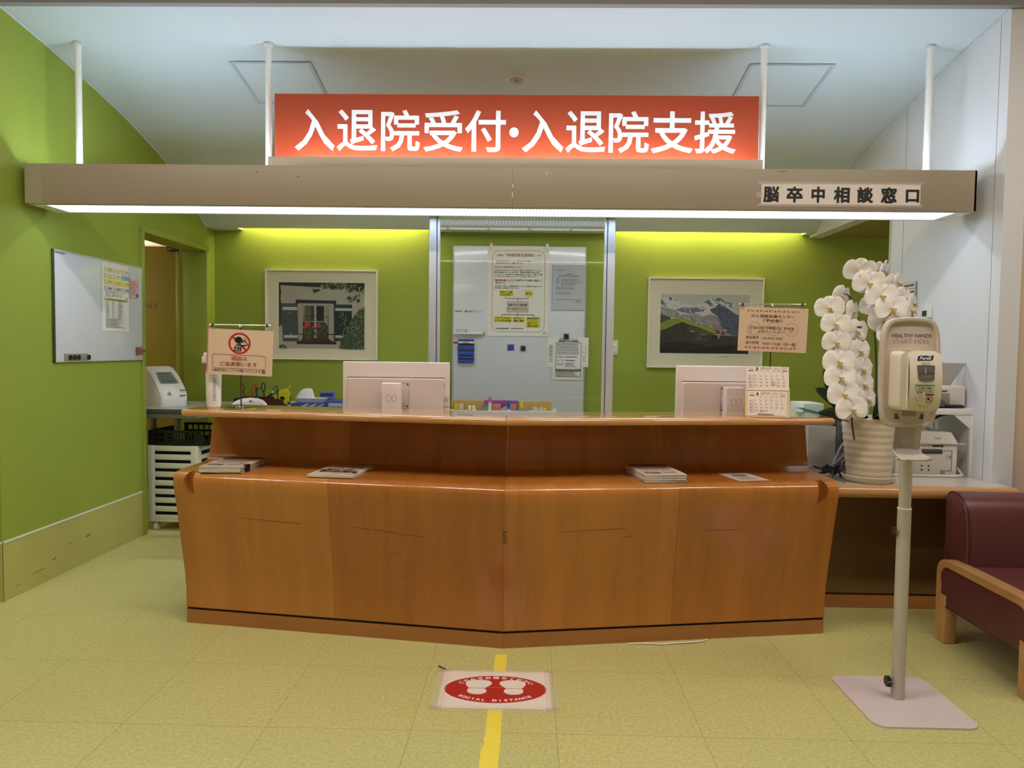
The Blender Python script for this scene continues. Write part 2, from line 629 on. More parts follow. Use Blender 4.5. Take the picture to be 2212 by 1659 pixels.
# right wall: white, opening towards an alcove behind y = 4.82, header above it
m = M()
m.box(XR, XR + 0.10, 3.69, 4.82, 0, 3.2, WHITEWALL)
m.box(XR, XR + 0.10, 4.82, YB, 2.257, 3.2, WHITEWALL)
structure('wall_right', m)
SEAM = mat('wallcovering_seam', (150, 150, 154), 0.6)
m = M()
for y in (4.655, 3.765):
    m.box(XR - 0.0012, XR, y - 0.0015, y + 0.0015, 0.0, 2.96, SEAM)
structure('trim_3', m, 'thin joints in the white wall panels')
m = M()
m.box(XR - 0.004, XR + 0.104, 4.80, 4.824, 0, 2.257, mat('pale_green_casing', (196, 202, 180), 0.5))
structure('trim_4', m, 'pale edge casing of the alcove opening')
m = M()
m.box(XR + 0.10, 5.5, 3.72, 3.84, 0, 3.4, BEIGEWALL)
structure('wall_front_right', m)
# alcove beyond the right wall
SHADECEIL = mat('shade_toned_alcove_ceiling', (150, 140, 78), 0.6)  # white ceiling; its shade and green bounce are put into the colour
m = M()
m.box(XR + 0.10, 4.2, 3.84, YB, 2.257, 2.32, SHADECEIL)
structure('ceiling_alcove', m)
m = M()
m.box(4.2, 4.3, 3.84, YB + 0.12, 0, 3.0, WHITEWALL)
structure('wall_alcove', m)

# curved ceiling over the counter
prof = [(3.69, 2.98), (4.0, 2.94), (4.32, 2.887), (4.78, 2.80), (5.10, 2.72), (5.39, 2.63), (5.65, 2.51), (5.916, 2.349), (6.0, 2.303), (6.052, 2.278)]
def smooth2(P, k=5):
    out = []
    for i in range(len(P) - 1):
        a, b, c, d = (Vector(P[max(i - 1, 0)]), Vector(P[i]), Vector(P[i + 1]), Vector(P[min(i + 2, len(P) - 1)]))
        for j in range(k):
            t = j / k
            out.append(0.5 * ((2 * b) + (c - a) * t + (2 * a - 5 * b + 4 * c - d) * t * t + (3 * b - a - 3 * c + d) * t ** 3))
    out.append(Vector(P[-1]))
    return [(p[0], p[1]) for p in out]
vault = smooth2(prof)
def vault_z(y):
    for (a, b), (c, d) in zip(vault[:-1], vault[1:]):
        if a <= y <= c:
            return b + (d - b) * (y - a) / (c - a)
    return vault[-1][1]
def vault_slope(y):
    return math.atan2(vault_z(y + 0.05) - vault_z(y - 0.05), 0.1)
m = M()
ring = vault + [(6.085, 2.278), (6.085, 2.60), (5.7, 2.75), (5.3, 2.95), (4.5, 3.12), (3.69, 3.22)]
m.prism(ring, XL, XR, VAULT, 'yz')
structure('ceiling_vault', m)
# soffit behind the lip: closed except for the two light slots
m = M()
for x0, x1 in ((XL, -2.40), (-0.83, 0.67), (2.235, XR)):
    m.box(x0, x1, 6.085, YB, 2.278, 2.60, VAULT)
m.box(-2.40, 2.235, 6.085, YB, 2.56, 2.60, VAULT)
structure('ceiling_soffit', m)
# thin bead where the vault meets the walls
m = M()
for x, s in ((XL, 1), (XR, -1)):
    for (a, b), (c, d) in zip(vault[:-1], vault[1:]):
        m.add([(x, a, b), (x, c, d), (x + s * 0.006, c, d - 0.003), (x + s * 0.006, a, b - 0.003), (x, a, b - 0.009), (x, c, d - 0.009)], [(0, 1, 2, 3), (3, 2, 5, 4)], VAULT)
structure('trim_5', m, 'white bead along the edge of the curved ceiling')
# lobby ceiling in front (its edge is the dark strip along the top of the view)
m = M()
m.box(-9, 9, -11, 3.69, 3.25, 3.35, HALLCEIL)
m.box(-9, 9, 3.66, 3.70, 2.978, 3.40, mat('grey_lobby_beam', (150, 147, 148), 0.6))
structure('ceiling_lobby', m)
m = M()
m.box(-9, 9, -11.1, -11, 0, 3.3, BEIGEWALL)
structure('wall_lobby_back', m)

# corridor seen through the staff doorway
PINKCEIL = mat('pinkish_corridor_ceiling', (235, 205, 190), 0.6)
m = M()
m.box(-6.0, -2.80, 3.80, 9.2, 2.42, 2.50, PINKCEIL)
structure('ceiling_corridor', m)
m = M()
m.box(-6.0, -2.0, 9.2, 9.3, 0, 2.7, mat('mauve_corridor_wall', (170, 140, 116), 0.6))
structure('wall_corridor_back', m)
m = M()
m.box(-6.1, -6.0, 3.80, 9.3, 0, 2.7, OLIVE)
structure('wall_corridor_left', m)
m = M()
m.box(-2.855, -2.80, 6.20, 6.32, 0, 2.62, OLIVE)
structure('wall_corridor_return', m)
m = M()
m.box(-2.895, -2.857, 6.22, 6.26, 0, 2.5, mat('pale_grey_frame', (196, 188, 176), 0.5), 0.006)
structure('trim_6', m, 'pale grey frame edge inside the staff doorway')

# staff door leaf
t = thing('door_1', 'ochre staff door leaf standing in the corridor behind the doorway', 'door', (-3.55, 6.6, 0))
t['kind'] = 'structure'
m = M().box(-0.42, 0.418, 0, 0.04, 0.01, 2.19, OLIVE, 0.003)
m.box(0.386, 0.42, -0.003, 0.042, 0.01, 2.19, mat('yellow_green_door_edge', (190, 190, 84), 0.4), 0.003)
m.build('door_leaf', t)
m = M()
Art(m, -0.145, 1.685, 0.225, 1.635, y=-0.0005).text('STAFF ONLY', 0, 0, 1, 1, BROWNRED, 0.0)
m.build('door_lettering', t)
m = M().box(0.33, 0.44, -0.05, -0.003, 2.145, 2.185, BLACKPL, 0.006).box(0.42, 0.445, -0.02, 0.05, 2.12, 2.19, BLACKPL, 0.004)
m.build('door_closer', t)

# ================================================================== LIGHT FITTINGS
def tubes(name, parent, x0, x1, y, z, r, em, n=4):
    for k in range(n):
        a = x0 + (x1 - x0) * k / n
        b = x0 + (x1 - x0) * (k + 1) / n
        mm = M().cyl((a + 0.02, y, z), (b - 0.02, y, z), r, em, n=10)
        mm.build(name, parent)
EM_COVE = emit('cove_tube_glow', (1.0, 0.80, 0.45), COVE)
for x0, x1, w in ((-2.40, -0.83, 'left'), (0.67, 2.235, 'right')):
    t = thing('cove_light', 'fluorescent tube hidden in the ceiling slot above the %s framed picture' % w, 'light', ((x0 + x1) / 2, 6.13, 2.45))
    h = (x1 - x0) / 2
    tubes('tube', t, -h + 0.05, h - 0.05, 0, 0, 0.014, EM_COVE, 2)
    M().box(-h + 0.03, h - 0.03, -0.02, 0.02, 0.03, 0.11, WHITE).build('housing', t)

EM_HALL = emit('lobby_strip_glow', WARM, HALL_POWER)
EM_FAR = emit('lobby_far_strip_glow', WARM, HALL_FAR)
HL = [(-3.63 + 0.66 * k, -3.8) for k in range(12)] + [(-3.0 + 1.0 * k, 2.1) for k in range(7)] + [(-3.3 + 0.66 * k, -8.2) for k in range(11)]
for i, (x, y) in enumerate(HL):
    t = thing('ceiling_light', 'long recessed strip light in the lobby ceiling, out of view behind the camera', 'light', (x, y, 3.25), 0, 'lobby strip lights')
    M().box(-0.31, 0.31, -0.08, 0.08, -0.010, 0.0, EM_HALL if y > 1 else EM_FAR).build('diffuser', t)
    M().box(-0.325, 0.325, -0.10, -0.08, -0.012, 0.0, WHITE).box(-0.325, 0.325, 0.08, 0.10, -0.012, 0.0, WHITE).box(-0.325, -0.31, -0.08, 0.08, -0.012, 0.0, WHITE).box(0.31, 0.325, -0.08, 0.08, -0.012, 0.0, WHITE).build('frame', t)
EM_STAFF_FILL = emit('staff_fill_glow', (0.95, 0.96, 1.0), STAFF)
for x, w in ((-0.78, 'left'), (0.74, 'right')):  # unseen fittings, added to brighten the back wall and whiteboard
    ys = 5.02
    t = thing('staff_fill_light', 'slim fill light added over the staff side, hidden behind the sign, %s one' % w, 'light', (x, ys, vault_z(ys) - 0.002))
    t.rotation_euler = (vault_slope(ys), 0, 0)
    M().box(-0.60, 0.60, -0.06, 0.06, -0.030, -0.024, EM_STAFF_FILL).build('diffuser', t)
    M().box(-0.62, 0.62, -0.075, -0.06, -0.032, 0.0, WHITE).box(-0.62, 0.62, 0.06, 0.075, -0.032, 0.0, WHITE).box(-0.62, -0.60, -0.075, 0.075, -0.032, 0.0, WHITE).box(0.60, 0.62, -0.075, 0.075, -0.032, 0.0, WHITE).box(-0.62, 0.62, -0.075, 0.075, -0.004, 0.0, WHITE).build('frame', t)
for y, w in ((5.2, 'near'), (7.9, 'far')):  # unseen hanging globes, added to brighten the door leaf and corridor ceiling
    t = thing('corridor_fill_light', 'round unseen lamp added to light the corridor behind the staff door, %s end' % w, 'light', (-4.3, y, 2.42))
    M().lathe([(0.0, -0.36), (0.06, -0.345), (0.085, -0.29), (0.06, -0.235), (0.0, -0.22)], emit('corridor_fill_glow', (1.0, 0.88, 0.72), BACKROOM)).build('globe', t)
    M().cyl((0, 0, -0.23), (0, 0, 0.0), 0.008, WHITE, n=10).build('stem', t)
t = thing('alcove_fill_light', 'unseen fill light added to brighten the side alcove behind the right wall', 'light', (3.4, 4.6, 2.257))  # lamp out of view, added to lift the dark green alcove wall
M().lathe([(0.0, -0.03), (0.12, -0.03), (0.14, 0.0)], emit('alcove_fill_glow', (1.0, 0.9, 0.75), 30.0)).build('diffuser', t)

# canopy with its lamps
CANOPY = mat('taupe_canopy_enamel', (162, 147, 126), 0.42, bump=0.05, bscale=60)
t = thing('light_canopy', 'long taupe light canopy hung on four white rods above the counter', 'light canopy', (-0.18, 3.92, 2.03))
CX0, CX1 = -2.42, 2.415          # local ends
m = M()
m.box(CX0, CX1, -0.12, -0.105, 0.0, 0.205, CANOPY, 0.003)           # front fascia
m.box(CX0, CX1, 0.125, 0.14, 0.0, 0.205, CANOPY, 0.003)             # rear fascia
m.box(CX0, CX0 + 0.015, -0.12, 0.14, 0.0, 0.205, CANOPY, 0.003)
m.box(CX1 - 0.015, CX1, -0.12, 0.14, 0.0, 0.205, CANOPY, 0.003)
m.box(CX0 + 0.01, CX1 - 0.01, -0.11, 0.13, 0.085, 0.10, WHITE)      # tray between the two lamps
for x in (CX0 + 0.0, ):
    m.box(x - 0.001, x + 0.09, -0.1215, -0.119, 0.001, 0.204, mat('taupe_end_cap', (158, 149, 122), 0.42))
m.box(0.088, 0.090, -0.1206, -0.1195, 0.0, 0.205, mat('fascia_joint', (120, 104, 84), 0.5))
for x, z, w, h in ((-1.22, 0.165, 0.006, 0.006), (0.088, 0.10, 0.003, 0.02), (0.087, 0.05, 0.003, 0.03), (-1.01, 0.145, 0.012, 0.004), (0.26, 0.165, 0.003, 0.016), (0.87, 0.17, 0.004, 0.004), (1.42, 0.19, 0.05, 0.003)):
    m.box(x, x + w, -0.1208, -0.1195, z, z + h, mat('fascia_chip', (98, 84, 66), 0.6) if w != 0.003 else PAPER)
m.build('fascia', t)
# prismatic panel: fine cross ribs on the glowing sheet
EM_DOWN = emit('prismatic_panel_glow', COOL, CANOPY_DOWN)
RIB = emit('prismatic_rib_glow', COOL, 0.75, (200, 210, 225))
m = M()
m.box(CX0 + 0.085, CX1 - 0.085, -0.098, 0.105, 0.004, 0.008, EM_DOWN)
n = 260
for k in range(n):
    x = CX0 + 0.09 + (CX1 - CX0 - 0.18) * k / n
    m.add([(x, -0.098, 0.0036), (x + 0.006, -0.098, 0.0036), (x + 0.006, 0.105, 0.0036), (x, 0.105, 0.0036)], [(0, 3, 2, 1)], RIB)
m.build('diffuser', t)
m = M()
m.box(CX0 + 0.01, CX1 - 0.01, -0.108, -0.096, -0.004, 0.010, WHITE, 0.002)
m.box(CX0 + 0.01, CX1 - 0.01, 0.103, 0.126, -0.004, 0.010, WHITE, 0.002)
m.box(CX0 + 0.01, CX0 + 0.087, -0.1, 0.12, -0.003, 0.009, WHITE, 0.002)
m.box(CX1 - 0.087, CX1 - 0.01, -0.1, 0.12, -0.003, 0.009, WHITE, 0.002)
m.build('rim', t)
EM_UP = emit('trough_tube_glow', COOL, CANOPY_UP)
tubes('tube', t, CX0 + 0.10, -1.13, -0.03, 0.13, 0.014, EM_UP, 1)
tubes('tube', t, 1.40, CX1 - 0.10, -0.03, 0.13, 0.014, EM_UP, 1)
for wx in (-2.457, -1.419, 1.23, 2.10):
    x = wx + 0.18
    zt = vault_z(4.035) - 2.03
    mm = M().cyl((x, 0.115, 0.02), (x, 0.115, zt), 0.017, WHITE, n=20)
    mm.lathe([(0.0, 0.0), (0.026, 0.0), (0.026, 0.012), (0.0, 0.012)], WHITE, (x, 0.115, zt - 0.012), 24)
    mm.build('rod', t)

# hanging sign on its ledge, standing on the canopy
ORANGE = mat('orange_sign_panel', (186, 74, 42), 0.45, spec=0.3)
SIGNWHITE = mat('sign_letter_white', (246, 247, 250), 0.4)
t = thing('hanging_sign', 'wide orange department sign with white Japanese lettering above the canopy', 'sign', (-0.09, 4.0, 2.237))
m = M().box(-1.285, 1.29, 0.0, 0.03, 0.05, 0.424, ORANGE, 0.002)
m.build('panel', t)
GL = [('入', -1.265, -1.051), ('退', -1.039, -0.822), ('院', -0.802, -0.594), ('受', -0.574, -0.364), ('付', -0.352, -0.135), ('・', -0.117, -0.066), ('入', -0.048, 0.171), ('退', 0.183, 0.394), ('院', 0.411, 0.624), ('支', 0.636, 0.856), ('援', 0.863, 1.082)]
for ch, a, b in GL:
    m = M()
    zt, zb = (2.579, 2.360) if ch != '・' else (2.491, 2.437)
    A = Art(m, a + 0.09, zt - 2.237, b + 0.09, zb - 2.237, y=-0.0015)
    A.text(ch, 0, 0, 1, 1, SIGNWHITE, 0.016)
    m.build('letter', t)
m = M()
m.box(-1.265, 1.27, -0.155, 0.04, 0.004, 0.018, CANOPY)
m.box(-1.265, 1.27, -0.160, -0.145, 0.0, 0.052, mat('pale_taupe_tray', (200, 184, 166), 0.4), 0.002)
m.box(-1.265, 1.27, 0.03, 0.045, 0.0, 0.06, CANOPY, 0.002)
m.build('tray', t)
tubes('tube', t, -1.22, 1.23, -0.085, 0.034, 0.013, EM_UP, 2)

# paper sign stuck on the canopy
t = thing('paper_sign', 'laminated white strip with black Japanese lettering taped to the canopy front', 'sign', (1.557, 3.799, 2.109))
FILM = hazy('sticky_clear_film', (236, 222, 208), 0.28)
m = M().box(-0.395, 0.397, -0.0015, 0.0, -0.052, 0.052, mat('pinkish_laminated_paper', (235, 222, 214), 0.3))
A = Art(m, -0.395, 0.052, 0.397, -0.052, 1646, 396, 1990, 441, y=-0.002)
for k, ch in enumerate('脳卒中相談窓口'):
    c = 1667.5 + k * 50.9
    hw = 17.5 if ch not in '口中' else 14.5
    A.text(ch, c - hw, 402 if ch != '口' else 407, c + hw, 437 if ch != '口' else 435, BLACK, 0.04)
m.build('sheet', t)
for u0, u1, v0, v1 in ((-0.415, 0.41, 0.048, 0.062), (-0.415, 0.41, -0.062, -0.048), (-0.42, -0.385, -0.02, 0.01)):
    M().box(u0, u1, -0.0026, -0.0006, v0, v1, FILM).build('tape', t)

# ceiling hatches and the detector
HLINE = mat('hatch_frame_white', (214, 220, 232), 0.35)
HGROOVE = mat('hatch_groove', (168, 176, 190), 0.6)
for w, x0, x1 in (('left', -1.705, -1.24), ('right', 1.204, 1.675)):
    y0, y1 = 4.20, 4.665
    yc, zc = (y0 + y1) / 2, 0
    t = thing('access_hatch', 'square white access hatch in the curved ceiling, %s of the orange sign' % w, 'hatch', ((x0 + x1) / 2, yc, vault_z(yc)))
    hx, hy = (x1 - x0) / 2, (y1 - y0) / 2
    def strip(mm, ax0, ax1, ay0, ay1, d, c):
        n = 6
        for k in range(n):
            a, b = ay0 + (ay1 - ay0) * k / n, ay0 + (ay1 - ay0) * (k + 1) / n
            za, zb = vault_z(yc + a) - vault_z(yc) - d, vault_z(yc + b) - vault_z(yc) - d
            mm.add([(ax0, a, za), (ax1, a, za), (ax1, b, zb), (ax0, b, zb)], [(0, 3, 2, 1)], c)
    mm = M()
    for d, c, o, wd in ((0.004, HGROOVE, 0.0, 0.022), (0.0055, HLINE, 0.004, 0.007), (0.0055, HLINE, 0.014, 0.005)):
        a, b = hx - o, hy - o
        strip(mm, -a, -a + wd, -b, b, d, c)
        strip(mm, a - wd, a, -b, b, d, c)
        strip(mm, -a, a, -b, -b + wd, d, c)
        strip(mm, -a, a, b - wd, b, d, c)
    mm.build('frame', t, fixn=False)
    mm = M()
    strip(mm, -hx + 0.02, hx - 0.02, -hy + 0.02, hy - 0.02, 0.003, VAULT)
    mm.build('panel', t, fixn=False)
t = thing('smoke_detector', 'small round white detector on the curved ceiling above the sign', 'detector', (-0.088, 4.378, vault_z(4.378)))
t.rotation_euler = (vault_slope(4.378), 0, 0)
M().lathe([(0.0, 0.006), (0.058, 0.006), (0.060, -0.004), (0.052, -0.010), (0.046, -0.010)], WHITE).build('rim', t)
M().lathe([(0.046, -0.008), (0.040, -0.016), (0.026, -0.024), (0.0, -0.026)], mat('pale_blue_grey_plastic', (190, 198, 204), 0.4)).box(-0.013, 0.013, -0.034, -0.012, -0.03, -0.016, GREYPL, 0.003).build('lens', t)
# light switch
t = thing('wall_switch', 'white wall switch with two buttons beside the right glass post', 'switch', (0.712, YB, 1.336))
M().box(-0.036, 0.036, -0.008, 0, -0.061, 0.061, mat('ivory_plate', (206, 208, 186), 0.4), 0.003).build('plate', t)
for z in (0.024, -0.022):
    M().box(-0.014, 0.014, -0.013, -0.007, z - 0.011, z + 0.011, WHITE, 0.002).build('button', t)

# ================================================================== RECEPTION DESK
AX, AY = -0.092, 3.185
LX, LY = -1.598, 3.414
RX, RY = 1.400, 3.441
def yb(x):
    return AY + (LY - AY) * (AX - x) / (AX - LX) if x < AX else AY + (RY - AY) * (x - AX) / (RX - AX)
desk = thing('reception_desk', 'long angled reception desk of orange-brown veneer with a lower ledge and raised counter top', 'reception desk', (AX, AY, 0))
LEDGE = 0.738
prof_d = [(0, 0.078), (0, 0.17), (-0.012, 0.25), (-0.045, 0.39), (-0.083, 0.545), (-0.112, 0.655), (-0.120, 0.690), (-0.118, 0.710), (-0.108, 0.725), (-0.092, 0.734), (-0.07, LEDGE),
          (0.06, LEDGE), (0.20, LEDGE), (0.228, 0.741), (0.248, 0.751), (0.262, 0.772), (0.270, 0.80), (0.295, 0.89), (0.318, 0.981), (0.345, 0.981), (0.345, 0.078)]
def body(mm, x0, x1, P, m, e0=0.0005, e1=0.0005):
    rings = []
    for x in (x0 + e0, x1 - e1):
        rings.append([(x - AX, yb(x) + n - AY, z) for n, z in P])
    mm.loft(rings, m)
WOODS = [wood('veneer_honey', (194, 128, 58)), wood('veneer_amber', (177, 109, 44)), wood('veneer_amber_pale', (187, 120, 52)), wood('veneer_honey_deep', (181, 113, 46))]
TOPWOOD = wood('counter_top_veneer', (206, 150, 96), 0.88, 0.16, 0.8, 'x')
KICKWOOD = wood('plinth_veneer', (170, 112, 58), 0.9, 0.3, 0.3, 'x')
segs = [(LX, -0.865, 0), (-0.865, AX, 1), (AX, 0.665, 2), (0.665, RX, 3)]
SCRATCH = mat('dark_scratch_in_veneer', (92, 56, 22), 0.6)
for x0, x1, k in segs:
    m = M()
    body(m, x0, x1, prof_d, WOODS[k])
    o = m.build('front_panel', desk, sharp=28)
    if k == 0 or k == 3:
        s = 1 if k == 0 else -1
        xe = (LX if k == 0 else RX) - AX
        ye = yb(LX if k == 0 else RX) - AY
        pts = []
        x_flat = xe + s * 0.098
        for a in range(0, 181, 15):
            pts.append((x_flat - s * 0.048 * math.sin(R(a)), 0.69 + 0.058 * math.cos(R(a))))
        c = M().prism(pts, ye - 0.3, ye - 0.075, WOODS[k], 'xz')
        cut(o, c)
# scratches and the chipped corner
m = M()
def on_panel(x, z):
    for (n0, z0), (n1, z1) in zip(prof_d[:8], prof_d[1:9]):
        if z0 <= z <= z1:
            return (x - AX, yb(x) + n0 + (n1 - n0) * (z - z0) / (z1 - z0) - AY - 0.0008, z)
    return (x - AX, yb(x) - AY, z)
for x, z, dx, dz in ((-0.75, 0.52, 0.20, -0.015), (-0.55, 0.50, 0.11, -0.006), (-0.60, 0.405, 0.022, 0.007), (-0.575, 0.40, 0.028, 0.012), (-0.54, 0.30, 0.02, -0.002), (-0.33, 0.25, 0.008, 0.0), (-1.3, 0.535, 0.3, -0.012),
                     (0.15, 0.53, 0.28, 0.01), (0.42, 0.50, 0.05, 0.004), (0.80, 0.52, 0.16, 0.003), (-0.30, 0.62, 0.004, 0.012), (0.02, 0.33, 0.003, 0.006)):
    a, b = on_panel(x, z), on_panel(x + dx, z + dz)
    M().add([a, b, (b[0], b[1], b[2] + 0.002), (a[0], a[1], a[2] + 0.0015)], [(0, 1, 2, 3)], SCRATCH).build('scratch', desk, fixn=False)
m = M()
CHIP = mat('pale_chipped_wood', (128, 92, 46), 0.7, var=0.45, vscale=90)
rr = random.Random(5)
for k in range(7):
    z = 0.482 + k * 0.0085
    w0, w1 = rr.uniform(0.004, 0.011), rr.uniform(0.003, 0.014)
    m.add([on_panel(AX - w0, z), on_panel(AX, z), on_panel(AX + w1, z), on_panel(AX + w1 * rr.uniform(0.8, 1.3), z + 0.0085), on_panel(AX, z + 0.0085), on_panel(AX - w0 * 0.8, z + 0.0085)], [(0, 1, 4, 5), (1, 2, 3, 4)], CHIP)
m.build('chipped_edge', desk, fixn=False)
# counter tops, two halves
prof_t = [(-0.028, 0.9975)]
for a in range(0, 181, 20):
    prof_t.append((-0.012 - 0.016 * math.sin(R(a)), 0.998 - 0.0165 * math.cos(R(a))))
prof_t = prof_t[1:] + [(0.315, 1.0145), (0.325, 1.010), (0.325, 0.986), (0.315, 0.9815)]
for x0, x1 in ((LX - 0.012, AX), (AX, RX + 0.015)):
    m = M()
    xs = [x0, x0 + 0.012] + [x0 + (x1 - x0) * k / 4 for k in (1, 2, 3)] + [x1 - 0.012, x1]
    rings = []
    for x in xs:
        e = 0.0
        if abs(x - (LX - 0.012)) < 1e-6 or abs(x - (RX + 0.015)) < 1e-6:
            e = 1.0
        P = prof_t
        ring = []
        for n, z in P:
            zz = 0.998 + (z - 0.998) * (0.55 if e else 1)
            nn = n + (0.012 if e and n < 0 else 0) - (0.012 if e and n > 0.3 else 0)
            dy = 0.0
            ring.append((x - AX + (0.0008 if x == AX and x0 == AX else (-0.0008 if x == AX else 0)), yb(x) + nn - AY, zz))
        rings.append(ring)
    m.loft(rings, TOPWOOD)
    m.build('counter_top', desk, sharp=40)
# plinths and the black shadow gap
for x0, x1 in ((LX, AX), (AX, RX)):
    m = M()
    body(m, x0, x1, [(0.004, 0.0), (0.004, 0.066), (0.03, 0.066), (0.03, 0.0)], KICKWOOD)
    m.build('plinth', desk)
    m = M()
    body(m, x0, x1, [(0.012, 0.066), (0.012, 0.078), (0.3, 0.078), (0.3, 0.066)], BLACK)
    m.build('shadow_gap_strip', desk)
# staff-side worktop
m = M()
m.prism([(LX + 0.05 - AX, 0.555), (0, 0.34), (RX - 0.02 - AX, 0.60), (RX - 0.02 - AX, 1.09), (LX + 0.05 - AX, 1.09)], 0.68, 0.705, mat('pale_laminate', (214, 206, 190), 0.35))
m.build('work_surface', desk)
for x in (LX + 0.08, RX - 0.06):
    M().box(x - AX - 0.015, x - AX + 0.015, 0.62, 1.06, 0, 0.68, mat('pale_laminate', (214, 206, 190), 0.35)).build('side_support', desk)

def ledge_y(x, n):
    return yb(x) + n

# ================================================================== SIDE COUNTER on the right
sc = thing('side_counter', 'low side counter with pale top and rounded wooden edge beside the desk', 'counter', (1.9, 3.9, 0))
STONE = mat('cream_laminate_top', (206, 196, 178), 0.22, var=0.05, vscale=30, coat=0.3)
m = M().box(-0.44, 0.396, -0.335, 0.75, 0.652, 0.68, STONE)
m.box(0.396, 0.43, -0.335, -0.215, 0.652, 0.68, STONE)
m.build('worktop', sc)
edge = []
for a in range(-90, 91, 18):
    edge.append((-0.345 - 0.028 * math.cos(R(a)), 0.652 + 0.029 * math.sin(R(a))))
edge += [(-0.333, 0.681), (-0.333, 0.623)]
M().prism(edge, -0.44, 0.43, wood('side_counter_edge', (196, 148, 96), 0.88, 0.25, 0.4, 'x'), 'yz').build('edge_band', sc)
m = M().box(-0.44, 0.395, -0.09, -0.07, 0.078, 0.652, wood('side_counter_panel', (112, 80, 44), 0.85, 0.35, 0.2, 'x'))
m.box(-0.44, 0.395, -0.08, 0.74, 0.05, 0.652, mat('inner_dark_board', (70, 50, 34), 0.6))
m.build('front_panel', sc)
M().box(-0.44, 0.395, -0.092, 0.7, 0.0, 0.066, KICKWOOD).build('plinth', sc)

# ================================================================== SOFA
so = thing('lobby_sofa', 'maroon vinyl lobby sofa with wooden arm frame at the right edge', 'sofa', (1.90, 2.82, 0))
MAROON = mat('maroon_vinyl', (100, 54, 54), 0.36, spec=0.45, bump=0.12, bscale=340)
PIPING = mat('maroon_piping', (74, 36, 38), 0.35)
ARMWOOD = wood('beech_arm_frame', (196, 148, 96), 0.9, 0.3, 0.3, 'y')
SL = 1.75   # sofa length
# arm frames: inverted U in the YZ plane, legs reach the floor
for x0 in (0.0, SL - 0.06):
    def U(inset):
        y0, y1, zt, r = -0.05 + inset, 0.60 - inset, 0.385 - inset, 0.07 - inset * 0.6
        p = [(y0, 0.0)]
        for a in range(180, 89, -15):
            p.append((y0 + r + r * math.cos(R(a)), zt - r + r * math.sin(R(a))))
        for a in range(90, -1, -15):
            p.append((y1 - r + r * math.cos(R(a)), zt - r + r * math.sin(R(a))))
        p.append((y1, 0.0))
        return p
    o_, i_ = U(0.0), U(0.032)
    m = M()
    n = len(o_)
    vs = [(x0, a, b) for a, b in o_] + [(x0, a, b) for a, b in i_] + [(x0 + 0.06, a, b) for a, b in o_] + [(x0 + 0.06, a, b) for a, b in i_]
    fs = []
    for k in range(n - 1):
        fs += [(k, k + 1, n + k + 1, n + k), (2 * n + k, 3 * n + k, 3 * n + k + 1, 2 * n + k + 1), (k, 2 * n + k, 2 * n + k + 1, k + 1), (n + k, n + k + 1, 3 * n + k + 1, 3 * n + k)]
    fs += [(0, n, 3 * n, 2 * n), (n - 1, 3 * n - 1, 4 * n - 1, 2 * n - 1)]
    m.add(vs, fs, ARMWOOD)
    for y in (-0.05, 0.525):
        m.box(x0 + 0.002, x0 + 0.058, y + 0.002, y + 0.073, 0.0, 0.22, ARMWOOD, 0.004)
    m.build('arm_frame', so)
    m = M()
    pts = []
    for (cy, cz, a0) in ((0.535, 0.317, 0), (0.02, 0.317, 90), (0.01, 0.205, 180), (0.545, 0.205, 270)):
        for a in range(0, 91, 15):
            pts.append((cy + 0.032 * math.cos(R(a0 + a)), cz + 0.034 * math.sin(R(a0 + a))))
    m.prism(pts, x0 + 0.006, x0 + 0.055, MAROON, 'yz')
    m.tube([(x0 + 0.006, a, b) for a, b in pts + pts[:1]], 0.004, PIPING, 6, 1)
    m.build('side_panel', so)
m = M().box(0.062, SL - 0.062, -0.05, 0.56, 0.20, 0.375, MAROON, 0.03, 4)
m.build('seat', so)
bp = [(0.46, 0.36), (0.462, 0.50), (0.475, 0.60), (0.505, 0.655), (0.545, 0.678), (0.60, 0.685), (0.632, 0.672), (0.645, 0.64), (0.64, 0.50), (0.64, 0.25), (0.56, 0.22)]
bp = smooth2(bp, 4)
m = M()
rings = []
for x, s in ((0.052, 0.93), (0.060, 0.985), (0.085, 1.0), (SL - 0.085, 1.0), (SL - 0.060, 0.985), (SL - 0.052, 0.93)):
    cy, cz = 0.55, 0.45
    rings.append([(x, cy + (a - cy) * s, cz + (b - cz) * s) for a, b in bp])
m.loft(rings, MAROON)
for x in (0.062, SL - 0.062):
    m.tube([(x, 0.55 + (a - 0.55) * 0.992, 0.45 + (b - 0.45) * 0.992) for a, b in bp[:-4]], 0.0045, PIPING, 6, 1)
m.build('backrest', so, sharp=50)

# ================================================================== HAND SANITISER STAND
PUTTY = mat('putty_plastic', (206, 190, 178), 0.4, bump=0.05, bscale=300)
PUTTYSTEEL = mat('putty_painted_steel', (222, 205, 204), 0.3, var=0.03, vscale=9)
CREAM = mat('cream_plastic', (236, 226, 208), 0.3, coat=0.2)
st = thing('hand_sanitiser_stand', 'putty-coloured hand sanitiser stand with cream dispenser on a tall pole', 'sanitiser stand', (1.421, 2.77, 0))
